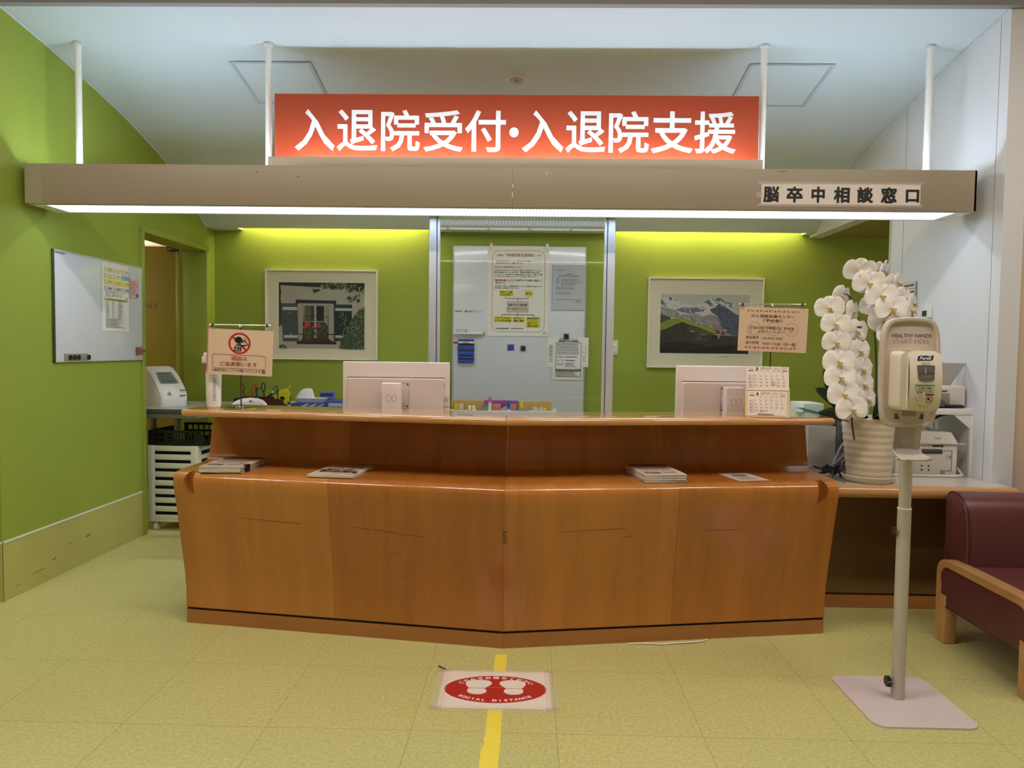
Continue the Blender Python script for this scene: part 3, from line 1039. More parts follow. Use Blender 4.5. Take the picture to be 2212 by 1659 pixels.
# base plate with rounded corners
def rrect(x0, x1, y0, y1, r, n=6):
    p = []
    for cx, cy, a0 in ((x1 - r, y1 - r, 0), (x0 + r, y1 - r, 90), (x0 + r, y0 + r, 180), (x1 - r, y0 + r, 270)):
        for k in range(n + 1):
            a = R(a0 + 90 * k / n)
            p.append((cx + r * math.cos(a), cy + r * math.sin(a)))
    return p
m = M().prism(rrect(-0.185, 0.187, -0.205, 0.208, 0.045), 0.0, 0.007, PUTTYSTEEL)
m.build('base_plate', st)
POLE = mat('grey_painted_tube', (196, 188, 176), 0.34)
M().cyl((0, 0.02, 0.005), (0, 0.02, 0.735), 0.024, POLE, n=32).build('lower_pole', st)
M().cyl((0, 0.02, 0.72), (0, 0.02, 1.0), 0.0215, POLE, n=32).lathe([(0.0245, 0), (0.0252, 0.003), (0.0245, 0.006)], WHITE, (0, 0.02, 0.73), 32).build('upper_pole', st)
for z, s in ((0.070, 1.0), (0.645, 0.55)):
    m = M()
    n = 8
    pts = []
    for k in range(48):
        a = 2 * PI * k / 48
        r = (0.020 + 0.003 * math.cos(n * a)) * (1 if s == 1.0 else 0.8)
        pts.append((r * math.cos(a), z + r * math.sin(a)))
    xk = -0.024
    m.add([(xk - 0.008, 0.02 + a, b) for a, b in pts] + [(xk - 0.008 - 0.014 * s, 0.02 + a * 0.9, z + (b - z) * 0.9) for a, b in pts],
          [tuple(range(48)), tuple(range(95, 47, -1))] + [(k, (k + 1) % 48, 48 + (k + 1) % 48, 48 + k) for k in range(48)], BLACKPL if s == 1.0 else mat('brown_knob', (66, 40, 30), 0.4))
    m.cyl((0, 0.02, z), (xk - 0.009, 0.02, z), 0.006, CHROME, n=12)
    m.build('clamp_knob', st)
# back panel: tall shield with chamfered rim
def shield(s, y, dz=0.0):
    out = []
    W0, W1, H0, H1 = 0.106 * 1, 0.094, 1.04, 1.445
    pts = [(-0.078, 1.045), (-0.045, 1.04), (0.045, 1.04), (0.078, 1.045), (0.096, 1.07), (0.104, 1.14), (0.108, 1.26), (0.106, 1.36), (0.096, 1.412), (0.074, 1.438), (0.03, 1.446), (-0.03, 1.446), (-0.074, 1.438), (-0.096, 1.412), (-0.106, 1.36), (-0.108, 1.26), (-0.104, 1.14), (-0.096, 1.07)]
    c = smooth2([(a, b) for a, b in pts] + [pts[0]], 4)[:-1]
    return [(a * s, y, 1.245 + (b - 1.245) * (1 - (1 - s) * 0.55) + dz) for a, b in c]
m = M().loft([shield(1.0, 0.006), shield(1.0, -0.012), shield(0.97, -0.020), shield(0.90, -0.020), shield(0.86, -0.012)], PUTTY)
HX = (-0.016, 0, 0.0)          # the head sits slightly left of the pole
m.build('back_panel', st, HX, sharp=40)
m = M()
A = Art(m, -0.1, 1.45, 0.1, 1.05, -0.1, -1.45, 0.1, -1.05, y=-0.01205)
A.text('HEALTHY HANDS', -0.070, -1.386, 0.074, -1.372, mat('navy_ink', (26, 24, 52), 0.5), 0.012)
A.text('START HERE', -0.066, -1.366, 0.068, -1.350, mat('mauve_grey_ink', (158, 138, 134), 0.5), -0.002)
m.build('lettering', st, HX)
for x in (-0.050, 0.045):
    m = M().box(x, x + 0.010, -0.016, -0.008, 1.072, 1.092, DARKGREY, 0.002)
    m.box(x + (0.006 if x < 0 else -0.004), x + (0.017 if x < 0 else 0.008), -0.016, -0.008, 1.072, 1.080, DARKGREY, 0.002)
    m.build('slot', st, HX)
M().box(-0.022, 0.026, -0.017, -0.010, 1.083, 1.125, mat('putty_recess', (160, 148, 138), 0.5)).build('recess', st, HX)
# dispenser
dp = M()
def disp(sx0, sx1, z0, z1, y, r):
    return [(a, y, b) for a, b in rrect(sx0, sx1, z0, z1, r)]
dp.loft([disp(-0.075, 0.072, 1.108, 1.322, -0.012, 0.02), disp(-0.075, 0.072, 1.108, 1.324, -0.055, 0.022), disp(-0.070, 0.070, 1.110, 1.320, -0.085, 0.022)], CREAM)
d = dp.build('dispenser', st, HX)
m = M()
face = []
def bow(a, b, y):
    return (a, y - 0.022 * (1 - ((b - 1.21) / 0.12) ** 2), b)
pl = [(a, b) for a, b in rrect(-0.048, 0.070, 1.108, 1.324, 0.022)]
vs0 = [(a, -0.080, b) for a, b in pl]
vs1 = [bow(a * 0.97 + 0.0005, b, -0.083) for a, b in pl]
m.loft([vs0, vs1], CREAM, caps=False)
G = 10
def facefn(u, v):
    a = -0.046 + u * 0.122
    zc = 1.112 + v * 0.208
    return bow(a, zc, -0.083)
# face as a fan of vertical strips between the outline's left and right sides
rows = 14
def outline_x(z):
    r = 0.022
    e = 0.0
    if z > 1.324 - r:
        q = z - (1.324 - r)
        e = r - math.sqrt(max(0, r * r - q * q))
    if z < 1.108 + r:
        q = (1.108 + r) - z
        e = r - math.sqrt(max(0, r * r - q * q))
    return (-0.048 + e) * 0.97 + 0.0005, (0.070 - e) * 0.97 + 0.0005
def ff(u, v):
    z = 1.108 + 0.216 * v
    a, b = outline_x(z)
    return bow(a + (b - a) * u, z, -0.083)
m.grid(ff, 2, 24, CREAM)
m.build('front_cover', d, sharp=50)
# bowed prints: follow the cover
class Bowed(Art):
    pass
def bowprint(fn, off=0.0012):
    mm = M()
    fn(mm)
    for v in mm.v:
        v.y = bow(v.x, v.z, -0.083)[1] - off + v.y
    return mm
NAVY = mat('navy_logo_blue', (30, 36, 96), 0.4)
def logo(mm):
    A = Art(mm, -0.018, 1.309, 0.042, 1.286, 0, 0, 62, 23)
    A.poly([(0, 21), (4, 5), (14, 2), (30, 3), (46, 4), (62, 0), (58, 15), (50, 19), (34, 19), (14, 19)], NAVY)
    A.poly([(24, 3), (34, 0.5), (44, 3)], REDINK)
    A.text('Purell', 8, 5, 48, 17, WHITE, 0.02, 5)
    A = Art(mm, -0.003, 1.284, 0.026, 1.277)
    A.text('ピュレル', 0, 0, 1, 1, mat('navy_ink', (26, 24, 52), 0.5), 0.02)
bowprint(logo).build('logo', d)
def windowfn(mm):
    A = Art(mm, -0.0205, 1.272, 0.043, 1.216, 0, 0, 66, 56)
    A.poly([(2, 0), (22, -2), (44, -2), (64, 0), (66, 4), (63, 48), (58, 55), (40, 57), (20, 57), (8, 54), (4, 48), (0, 4)], mat('smoky_window', (112, 106, 104), 0.12))
    A.rect(4, 26, 62, 28, mat('smoky_window_line', (82, 76, 76), 0.2))
    A.rect(29, 8, 32, 30, mat('smoky_highlight', (190, 186, 182), 0.2))
    A.poly([(22, 44), (46, 38), (58, 40), (40, 44)], mat('smoky_fold', (150, 146, 142), 0.2))
bowprint(windowfn).build('level_window', d)
def info(mm):
    A = Art(mm, -0.028, 1.210, 0.048, 1.122, 0, 0, 78, 88)
    INK = mat('navy_ink', (26, 24, 52), 0.5)
    A.rect(1, 9, 72, 25, mat('pale_info_panel', (206, 200, 180), 0.4))
    A.text('ピュレル アドバンスト ジェル', 4, 0, 68, 4.5, INK)
    A.rect(1, 6.5, 72, 12, mat('leaf_green_print', (120, 172, 60), 0.5))
    A.text('PURELL ADVANCED GEL', 12, 7.8, 60, 10.5, mat('dark_green_ink', (30, 70, 30), 0.5))
    A.text('手の殺菌・消毒剤', 13, 16, 60, 21.5, INK, 0.02)
    A.text('自 動', 10, 32, 30, 38, INK, 0.02)
    A.text('のめません', 40, 32, 71, 38, REDINK, 0.02)
    A.rect(10, 41, 30, 42, INK)
    A.rect(40, 40, 71, 44.5, INK)
    for s in (-1, 1):
        A.line([(20 + s * 2, 58), (20 + s * 8, 53), (20 + s * 14, 56), (20 + s * 13, 62), (20 + s * 8, 66), (20 + s * 4, 70)], 0.7, INK)
    A.line([(20, 46), (18, 50), (20, 52), (22, 50), (20, 46)], 0.6, INK)
    A.ellipse(12, 66, 1.6, 1.6, INK, 14)
    A.ellipse(56, 60, 11, 11, mat('pale_icon_ground', (232, 222, 206), 0.4))
    A.ellipse(53, 57, 5, 4, INK, 20)
    A.line([(50, 58), (58, 64), (64, 66)], 2.2, INK)
    A.ring(56, 60, 13, 2.2, REDINK)
    A.line([(48, 52), (64, 68)], 2, REDINK)
    A.text('内服しないでください', 12, 80, 62, 82.5, INK)
    A.text('Please handle gently', 22, 84.5, 54, 87, INK)
bowprint(info).build('printed_label', d)
M().box(-0.055, -0.02, -0.07, -0.03, 1.3235, 1.3245, mat('putty_recess', (160, 148, 138), 0.5)).build('top_slot', d)
# drip tray: bent tongue
TONGUE = mat('grey_drip_tray', (190, 178, 168), 0.3)
def tongue(u, v):
    w = 0.050 + 0.016 * max(0, u - 0.72) / 0.28
    x = (v - 0.5) * 2 * w
    if u < 0.7:
        y, z = -0.006 + 0.004 * (u / 0.7), 1.045 - (u / 0.7) * 0.085
    else:
        t = (u - 0.7) / 0.3 * R(90)
        y, z = -0.002 - 0.085 * math.sin(t) * 1.0, 0.96 - 0.03 * (1 - math.cos(t)) * 1.0
        z = 0.96 - 0.032 * math.sin(t * 1.0) ** 0.7
    edge = abs(v - 0.5) * 2
    y -= 0.022 * edge ** 6 * (1 - 0.6 * u)
    if u > 0.85:
        y += 0.025 * edge ** 2 * (u - 0.85) / 0.15
        z += 0.006 * edge ** 4
    return (x, y, z)
m = M().grid(tongue, 28, 16, TONGUE)
o = m.build('drip_tray', st, (-0.022, 0, 0), sharp=80)
sd = o.modifiers.new('s', 'SOLIDIFY')
sd.thickness = 0.004

# ================================================================== THINGS ON THE COUNTER TOP
CTOP = 1.0147
CREAMPAPER = mat('cream_notice_paper', (226, 198, 170), 0.4)
TANPAPER = mat('tan_notice_paper', (218, 188, 160), 0.4)
INKGREY = mat('soft_black_ink', (52, 46, 50), 0.5)

def stand_frame(t, H, w, plate=True):
    """pole with base, cross bar and two clear clips; H = bar height above the base"""
    m = M().box(-0.075, 0.075, -0.075, 0.075, 0.0, 0.0022, CHROME, 0.0008)
    m.build('base_plate', t)
    M().cyl((0, 0.010, 0.002), (0, 0.010, H), 0.0032, mat('dark_chrome', (120, 110, 104), 0.15, metal=1.0), n=14).build('pole', t)
    M().lathe([(0.0, 0.014), (0.006, 0.013), (0.010, 0.008), (0.010, 0.002)], CHROME, (-0.006, -0.012, 0), 16).lathe([(0.0, 0.014), (0.006, 0.013), (0.010, 0.008), (0.010, 0.002)], CHROME, (0.010, -0.012, 0), 16).build('base_nut', t)
    M().cyl((-w, 0, H), (w, 0, H), 0.003, CHROME, n=14).cyl((-w - 0.004, 0, H), (-w, 0, H), 0.0045, WHITE, n=12).cyl((w, 0, H), (w + 0.004, 0, H), 0.0045, WHITE, n=12).box(-0.005, 0.005, -0.005, 0.005, H - 0.010, H + 0.004, WHITE, 0.002).build('cross_bar', t)
    for x in (-w + 0.012, w - 0.012):
        mm = M()
        mm.prism(rrect(x - 0.010, x + 0.010, H - 0.030, H + 0.010, 0.008), -0.009, -0.004, CLEAR, 'xz')
        mm.box(x - 0.004, x + 0.004, -0.010, 0.004, H - 0.010, H + 0.006, mat('clip_spring', (110, 96, 90), 0.3, metal=0.8), 0.001)
        mm.build('clip', t)

# --- no-phone-calls sign
t = thing('counter_sign', 'cream no phone calls notice on a chrome stand at the left counter end', 'sign stand', (-1.358, 3.47, CTOP), R(4))
stand_frame(t, 0.394, 0.138)
m = M().prism(rrect(-0.155, 0.152, 0.150, 0.380, 0.004), 0.0008, 0.0028, CLEAR, 'xz')
m.build('clear_holder', t)
m = M()
m.push(Matrix.Rotation(R(2.0), 4, 'Y'))
m.box(-0.158, 0.142, -0.0022, -0.0012, 0.158, 0.372, CREAMPAPER)
A = Art(m, -0.158, 0.372, 0.142, 0.158, 190, 215, 1262, 992, y=-0.0025)
A.ring(708, 450, 184, 32, REDINK)
A.line([(595, 345), (815, 560)], 34, REDINK)
A.ellipse(690, 394, 62, 60, BLACK)
A.poly([(618, 585), (622, 520), (640, 480), (680, 464), (720, 466), (745, 480), (850, 462), (772, 412), (786, 392), (860, 460), (852, 476), (742, 506), (742, 586)], BLACK)
A.poly([(740, 440), (762, 446), (784, 388), (764, 378)], mat('teal_phone_print', (62, 96, 104), 0.5))
for k in range(3):
    A.line([(782 + k * 16, 348 + k * 18), (800 + k * 14, 384 + k * 10)], 9, BROWNRED)
A.text('通話', 634, 484, 732, 522, CREAMPAPER, 0.01)
A.text('禁止', 634, 536, 732, 574, CREAMPAPER, 0.01)
A.round_frame(268, 645, 1152, 884, 34, 6, BROWNRED)
A.text('通話は', 575, 668, 838, 742, BROWNRED, 0.004)
A.text('ご遠慮願います', 392, 766, 1012, 842, BROWNRED, 0.004)
A.text('※通話可能エリアでお願いいたします', 266, 894, 1070, 940, INKGREY, 0.004)
A.ellipse(1120, 918, 34, 28, INKGREY)
A.rect(1092, 908, 1148, 913, CREAMPAPER)
A.rect(1092, 922, 1148, 927, CREAMPAPER)
m.pop()
m.build('notice', t)
m = M().push(Matrix.Rotation(R(2.0), 4, 'Y')).box(-0.164, -0.150, 0.0, 0.0010, 0.158, 0.378, mat('pink_sheet', (226, 110, 128), 0.5))
m.build('pink_backing_sheet', t)
# --- cancer support sign
t = thing('counter_sign', 'tan appointment notice with red flower borders on a stand behind the calendar', 'sign stand', (1.158, 3.565, CTOP), R(-5))
stand_frame(t, 0.526, 0.150)
M().prism(rrect(-0.176, 0.168, 0.288, 0.513, 0.004), 0.0008, 0.0028, CLEAR, 'xz').build('clear_holder', t)
m = M()
m.push(Matrix.Rotation(R(1.6), 4, 'Y'))
m.box(-0.165, 0.152, -0.0022, -0.0012, 0.300, 0.510, TANPAPER)
A = Art(m, -0.165, 0.510, 0.152, 0.300, 120, 140, 1020, 735, y=-0.0025)
WMARK = mat('faded_watermark', (196, 166, 140), 0.5)
for u in (325, 575, 812):
    A.ring(u, 430, 92, 12, WMARK)
A.rect(240, 385, 300, 505, WMARK)
A.ellipse(812, 440, 36, 46, WMARK)
A.text('がん相談支援センター', 278, 236, 848, 280, INKGREY, 0.008)
A.text('（予約制）', 438, 294, 690, 342, INKGREY, 0.008)
A.text('下記の受付時間内に予約を', 262, 394, 852, 438, INKGREY, 0.0)
A.text('お取りください', 376, 450, 722, 486, INKGREY, 0.0)
A.text('電話番号', 222, 530, 392, 568, INKGREY, 0.0)
A.text('03-5923-3247', 446, 540, 704, 570, INKGREY, 0.0)
A.text('受付時間', 222, 600, 392, 640, INKGREY, 0.0)
A.text('9:00～15:00（月～金）', 446, 604, 890, 648, INKGREY, 0.0)
for v in (190, 682):
    y = A.lay()
    for k in range(6):
        u = 236 + k * 118 - (0 if v == 190 else 8)
        for a in range(4):
            A.poly([(u, v), (u + 12 * math.cos(R(45 + 90 * a)) - 4, v + 14 * math.sin(R(90 * a))), (u + 16 * math.cos(R(90 * a)), v + 14 * math.sin(R(90 * a)))], BROWNRED, y)
        A.poly([(u - 16, v - 3), (u + 16, v - 3), (u + 16, v + 3), (u - 16, v + 3)], BROWNRED, y)
        A.poly([(u - 3, v - 12), (u + 3, v - 12), (u + 3, v + 12), (u - 3, v + 12)], BROWNRED, y)
        for du, dv in ((38, -6), (48, 2), (54, 8), (44, -8)):
            A.poly([(u + du + 6 * math.cos(R(60 * j)), v + dv + 6 * math.sin(R(60 * j))) for j in range(6)], BROWNRED, y)
        A.poly([(u + 70, v - 12), (u + 90, v + 8), (u + 87, v + 12), (u + 67, v - 8)], BROWNRED, y)
m.pop()
m.build('notice', t)

# --- desk calendar
t = thing('desk_calendar', 'white two-month desk calendar standing on the right half of the counter', 'calendar', (1.094, 3.392, CTOP), R(-12))
CARD = mat('kraft_calendar_card', (222, 196, 150), 0.6)
CALPAPER = mat('calendar_paper', (246, 228, 214), 0.5)
tilt = Matrix.Rotation(R(-17), 4, 'X')
m = M().push(tilt).box(-0.098, 0.098, 0, 0.0025, 0.002, 0.137, CARD).pop()
m.add([(-0.098, 0.088, 0.0), (0.098, 0.088, 0.0), (0.098, 0.041, 0.134), (-0.098, 0.041, 0.134), (-0.098, 0.090, 0.0), (0.098, 0.090, 0.0), (0.098, 0.043, 0.134), (-0.098, 0.043, 0.134)],
      [(0, 1, 2, 3), (4, 7, 6, 5), (0, 4, 5, 1), (3, 2, 6, 7), (0, 3, 7, 4), (1, 5, 6, 2)], CARD)
m.build('easel', t)
LILAC = mat('pale_lilac_print', (226, 204, 206), 0.5)
def calendar_page(x0, z1, x1, z0, num, first, days, tint, y, parent, name):
    m = M().push(tilt)
    m.box(x0, x1, y - 0.0012, y, z0, z1, CALPAPER)
    A = Art(m, x0, z1, x1, z0, 0, 0, 100, 100, y=y - 0.0014)
    A.text('2025', 5, 5, 16, 10, INKGREY, 0.0)
    A.rect(5, 15, 16, 20, mat('navy_ink', (26, 24, 52), 0.5))
    A.text(str(num), 21, 3, 28, 17, BLACK, 0.03)
    for k, d in enumerate(('MON', 'TUE', 'WED', 'THU', 'FRI')):
        A.text(d, 20 + k * 13.2, 17, 28 + k * 13.2, 20, INKGREY)
    A.text('SUN', 7, 16, 14, 19, CALPAPER)
    A.rect(85, 16, 96, 20, mat('mauve_print', (140, 100, 108), 0.5))
    A.text('SAT', 87, 17, 94, 19.3, CALPAPER)
    A.greek(33, 3, 60, 14, 4, GREYINK, 0.35, num, 0.1)
    for u in (64, 82):
        A.frame(u, 4, u + 14, 14, 0.5, GREYINK)
        A.greek(u + 1, 5, u + 13, 13, 4, GREYINK, 0.3, num + u, 0.1)
    rows = 5
    rh = 74 / 5.4
    y1 = 22 + rows * rh
    for d in range(1, days + 1):
        if (d + first - 1) // 7 > 4:
            continue
        if d in tint or (d + first - 1) % 7 == 0:
            c, r = (d + first - 1) % 7, (d + first - 1) // 7
            A.rect(4 + c * 13.2, 22 + r * rh, 4 + (c + 1) * 13.2, 22 + (r + 1) * rh, LILAC, A.y)
    y = A.lay()
    for k in range(8):
        A.rect(4 + k * 13.2 - 0.15, 22, 4 + k * 13.2 + 0.15, y1, mat('grid_tan', (190, 160, 150), 0.5), y)
    for k in range(rows + 1):
        A.rect(4, 22 + k * rh - 0.2, 4 + 7 * 13.2, 22 + k * rh + 0.2, mat('grid_tan', (190, 160, 150), 0.5), y)
    yy = A.lay()
    for d in range(1, days + 1):
        c, r = (d + first - 1) % 7, (d + first - 1) // 7
        if r > 4:
            continue
        s = str(d) if d + 7 <= days or r < 4 or c > 1 or num == 4 else '%d/%d' % (d, d + 7)
        w = 9.5 if '/' in s else (1.2 if s == '1' else 2.6) if len(s) == 1 else (4.6 if s[0] == '1' or s == '11' else 5.6)
        u = 6 + c * 13.2
        A.y = yy
        A.text(s, u, 24 + r * rh, u + w, 24 + r * rh + 6.0, INKGREY, 0.012)
    if num == 4:
        A.y = yy
        A.greek(26, 95, 66, 98.5, 1, INKGREY, 0.9, 2, 0.0)
    m.pop()
    m.build(name, parent)
calendar_page(-0.086, 0.122, 0.084, 0.010, 4, 2, 30, (29,), -0.0005, t, 'april_page')
calendar_page(-0.092, 0.240, 0.094, 0.128, 3, 6, 31, (20,), -0.002, t, 'march_page')
m = M().push(tilt)
m.box(-0.093, 0.095, -0.0005, 0.001, 0.10, 0.241, CARD)
m.build('backing_card', t)

# --- white bottle
t = thing('spray_bottle', 'white plastic bottle standing behind the no phone calls notice', 'bottle', (-1.507, 3.52, CTOP), 0.3)
BOT = mat('white_bottle_plastic', (240, 234, 228), 0.3)
M().lathe([(0.0, 0), (0.030, 0), (0.032, 0.004), (0.032, 0.012), (0.0335, 0.02), (0.0345, 0.08), (0.036, 0.15), (0.035, 0.175), (0.026, 0.195), (0.014, 0.205), (0.012, 0.215)], BOT, n=36).build('body', t)
M().lathe([(0.014, 0.213), (0.014, 0.235), (0.010, 0.237), (0.007, 0.25), (0.0, 0.25)], WHITE, n=20).box(-0.045, 0.008, -0.007, 0.007, 0.242, 0.262, WHITE, 0.004).box(-0.052, -0.030, -0.006, 0.006, 0.212, 0.245, WHITE, 0.004).build('nozzle', t)
m = M()
A = Art(m, -0.012, 0.165, 0.012, 0.03, y=0)
A.greek(0.0, 0, 0.7, 1, 16, mat('lilac_print', (150, 140, 180), 0.5), 0.5, 4, 0.5)
for v in m.v:
    a = v.x / 0.036 + R(20)
    r = 0.0345 + 0.0008 + max(0, v.z - 0.08) / 0.07 * 0.0015
    v.x, v.y = r * math.sin(a), -r * math.cos(a)
m.build('printed_label', t)

# ================================================================== THINGS ON THE LEDGE
COVERW = mat('magazine_cover', (222, 206, 192), 0.4)
COVERT = mat('thin_grey_cover', (206, 190, 176), 0.4)
DUSK = mat('dusky_violet_print', (70, 52, 78), 0.4)
PAGES = mat('page_edges', (232, 222, 206), 0.7)
def booklet_mesh(w, h, t, kind, top):
    m = M()
    m.box(-w / 2, w / 2, -h / 2, h / 2, 0.0004, t - 0.0004, PAGES)
    m.box(-w / 2, w / 2 + 0.0006, -h / 2 - 0.0004, h / 2, t - 0.0004, t, COVERW)
    m.box(-w / 2, w / 2 + 0.0006, -h / 2 - 0.0004, h / 2, 0, 0.0004, DUSK if kind == 'violet' else COVERT)
    m.push(Matrix.Translation((0, 0, t + 0.0001)) @ Matrix.Rotation(R(-90), 4, 'X'))
    A = Art(m, -w / 2, h / 2, w / 2, -h / 2, 0, 0, 100, 140, y=0)
    if kind == 'violet' and top:
        A.rect(0, 0, 100, 20, DUSK)
        A.rect(8, 6, 60, 9, GREYINK)
        A.rect(0, 22, 100, 24, mat('violet_rule', (120, 100, 120), 0.5))
        A.greek(10, 34, 90, 92, 14, mat('faint_print', (196, 180, 168), 0.5), 0.4, 6, 0.2)
        A.rect(8, 104, 46, 126, mat('violet_photo', (118, 92, 118), 0.4))
        A.rect(14, 110, 30, 120, mat('mauve_photo', (170, 140, 140), 0.4))
        A.greek(54, 104, 92, 124, 4, mat('mauve_print2', (160, 140, 150), 0.5), 0.45, 9, 0.2)
        A.rect(74, 40, 90, 47, INKGREY)
    elif kind == 'green' and top:
        A.rect(0, 0, 100, 22, mat('pale_blue_print', (176, 184, 196), 0.4))
        for k in range(4):
            u = 10 + k * 21
            A.rect(u, 28, u + 16, 33, mat('rust_print', (176, 96, 72), 0.5))
            A.rect(u + 6, 25, u + 10, 46, mat('rust_print', (176, 96, 72), 0.5))
            A.rect(u, 40, u + 16, 44, mat('rust_print', (176, 96, 72), 0.5))
        rr = random.Random(11)
        for k in range(60):
            A.ellipse(rr.uniform(10, 92), rr.uniform(74, 104), rr.uniform(3, 7), rr.uniform(3, 6), (mat('leaf_print_dark', (70, 84, 62), 0.5), mat('leaf_print', (120, 126, 96), 0.5), mat('flower_print', (188, 130, 116), 0.5))[k % 3], 9)
        for u in (34, 62):
            A.ellipse(u, 66, 9, 11, mat('beige_print', (214, 180, 160), 0.5), 16)
            A.ellipse(u, 60, 9, 6, mat('brown_print', (120, 88, 70), 0.5), 16)
        A.greek(40, 114, 64, 120, 1, GREYINK, 0.8, 3, 0.0)
        A.rect(80, 120, 92, 125, INKGREY)
    elif kind == 'leaflet':
        A.greek(26, 36, 74, 62, 2, INKGREY, 0.8, 8, 0.1)
        A.greek(16, 74, 84, 120, 7, GREYINK, 0.4, 5, 0.3)
        A.rect(2, 134, 98, 139, mat('salmon_print', (220, 150, 130), 0.5))
    m.pop()
    return m
ords = ['bottom', 'second from bottom', 'third from bottom', 'fourth from bottom', 'fifth from bottom', 'sixth from bottom', 'seventh from bottom']
def stack2(name, n, w, h, th, x, y, z, rz, kind, top_label, low_label, group, cat):
    top = booklet_mesh(w, h, th, kind, True)
    low = booklet_mesh(w, h, th, kind, False)
    rr = random.Random(n * 31 + int(x * 100))
    lo = None
    for k in range(n):
        zz = z + k * th
        if k == n - 1:
            o = top.build(name, loc=(x, y, zz), rz=rz)
        elif lo is None:
            o = lo = low.build(name, loc=(x, y, zz), rz=rz + R(0.8))
        else:
            o = lo.copy()
            COL.objects.link(o)
            o.location = (x + rr.uniform(-0.003, 0.003), y + rr.uniform(-0.003, 0.003), zz)
            o.rotation_euler = (0, 0, rz + R(rr.uniform(-1.2, 1.2)))
        tag(o, top_label if k == n - 1 else low_label % ords[k], cat, group)
stack2('booklet', 6, 0.195, 0.28, 0.0048, -1.372, 3.426, LEDGE + 0.0008, R(-3), 'violet', 'violet-topped hospital booklet lying topmost of the left ledge stack', 'booklet in the left ledge stack, %s', 'booklets stacked at the left end of the ledge', 'booklet')
stack2('magazine', 2, 0.21, 0.29, 0.005, -0.845, 3.355, LEDGE + 0.0008, R(-8), 'green', 'flower-illustrated magazine open to view on the left half of the ledge', 'plain white magazine under the flower-illustrated magazine, %s', 'magazines on the left half of the ledge', 'magazine')
stack2('booklet', 7, 0.19, 0.28, 0.0050, 0.585, 3.362, LEDGE + 0.0008, R(9), 'violet', 'violet-topped booklet lying topmost of the right ledge stack', 'booklet in the right ledge stack, %s', 'booklets stacked on the right half of the ledge', 'booklet')
o = booklet_mesh(0.148, 0.21, 0.0012, 'leaflet', True).build('leaflet', loc=(0.995, 3.40, LEDGE + 0.0008), rz=R(14))
tag(o, 'single thin white leaflet lying on the ledge towards the right handle notch', 'leaflet')
# binder clip on the left stack
t = thing('binder_clip', 'black binder clip gripping the edge of the left booklet stack', 'binder clip', (-1.272, 3.335, LEDGE), R(-3))
M().box(-0.016, 0.004, -0.018, 0.018, 0.0, 0.033, BLACKPL, 0.003).build('clip_body', t)
M().tube([(-0.012, -0.012, 0.033), (-0.030, -0.010, 0.035), (-0.034, 0.0, 0.035), (-0.030, 0.010, 0.035), (-0.012, 0.012, 0.033)], 0.0012, CHROME, 6).build('wire_lever', t)

# ================================================================== MONITORS
MON = mat('pinkish_white_plastic', (230, 216, 208), 0.42)
MON2 = mat('warm_white_plastic', (222, 206, 196), 0.45)
def make_monitor(label, loc, rz):
    t = thing('monitor', label, 'monitor', loc, rz)
    # screen towards +y (staff), back towards -y
    m = M().box(-0.283, 0.283, 0.0, 0.022, 0.205, 0.532, MON, 0.006, 3)
    m.build('back_shell', t)
    M().box(-0.275, 0.275, 0.0215, 0.0235, 0.213, 0.524, BLACK).build('screen', t)
    m = M()
    m.loft([[(a, 0.001, b) for a, b in rrect(-0.257, 0.257, 0.212, 0.448, 0.010)], [(a, -0.022, b) for a, b in rrect(-0.250, 0.250, 0.215, 0.442, 0.012)]], MON2)
    m.box(-0.257, 0.257, -0.003, 0.001, 0.448, 0.4505, BLACK)
    for k in range(16):
        m.box(0.2535, 0.2575, -0.004, -0.001, 0.25 + k * 0.011, 0.257 + k * 0.011, BLACK)
    m.build('rear_cover', t)
    M().box(0.250, 0.282, -0.007, 0.001, 0.30, 0.39, MON2, 0.003).box(0.252, 0.280, -0.008, 0.0, 0.325, 0.35, mat('port_grey', (190, 172, 160), 0.5), 0.002).build('side_hatch', t)
    m = M().box(-0.055, 0.075, -0.0235, -0.021, 0.29, 0.425, mat('mount_plate', (212, 196, 186), 0.45), 0.006)
    for x in (-0.045, 0.065):
        for z in (0.30, 0.414):
            m.cyl((x, -0.0245, z), (x, -0.022, z), 0.005, DARKGREY, n=14)
    m.cyl((0.0, -0.022, 0.345), (0.0, -0.034, 0.345), 0.052, MON2, n=36)
    m.build('mount_plate', t)
    m = M()
    m.box(-0.055, 0.042, -0.115, -0.052, 0.03, 0.425, MON, 0.006, 3)
    m.box(-0.02, 0.03, -0.06, -0.03, 0.33, 0.385, WHITE, 0.004)
    m.build('stand_column', t)
    m = M()
    A = Art(m, -0.035, 0.372, 0.030, 0.325, 0, 0, 100, 70, y=-0.1155)
    G2 = mat('grey_emblem', (168, 148, 128), 0.5)
    pts = []
    for k in range(0, 61):
        a = 2 * PI * k / 60
        pts.append((50 + 36 * math.cos(a) / (1 + math.sin(a) ** 2) * 1.1, 36 - 62 * math.sin(a) * math.cos(a) / (1 + math.sin(a) ** 2) * 1.2))
    A.line(pts, 3.2, G2)
    m.build('emblem', t)
    m = M().prism(rrect(-0.12, 0.12, -0.14, 0.06, 0.02), 0, 0.014, MON)
    m.build('stand_foot', t)
    return t
make_monitor('white monitor seen from behind on the left half of the desk', (-0.696, 3.895, 0.705), 0.0)
make_monitor('white monitor seen from behind, partly hidden by the calendar', (1.062, 3.93, 0.705), R(5))

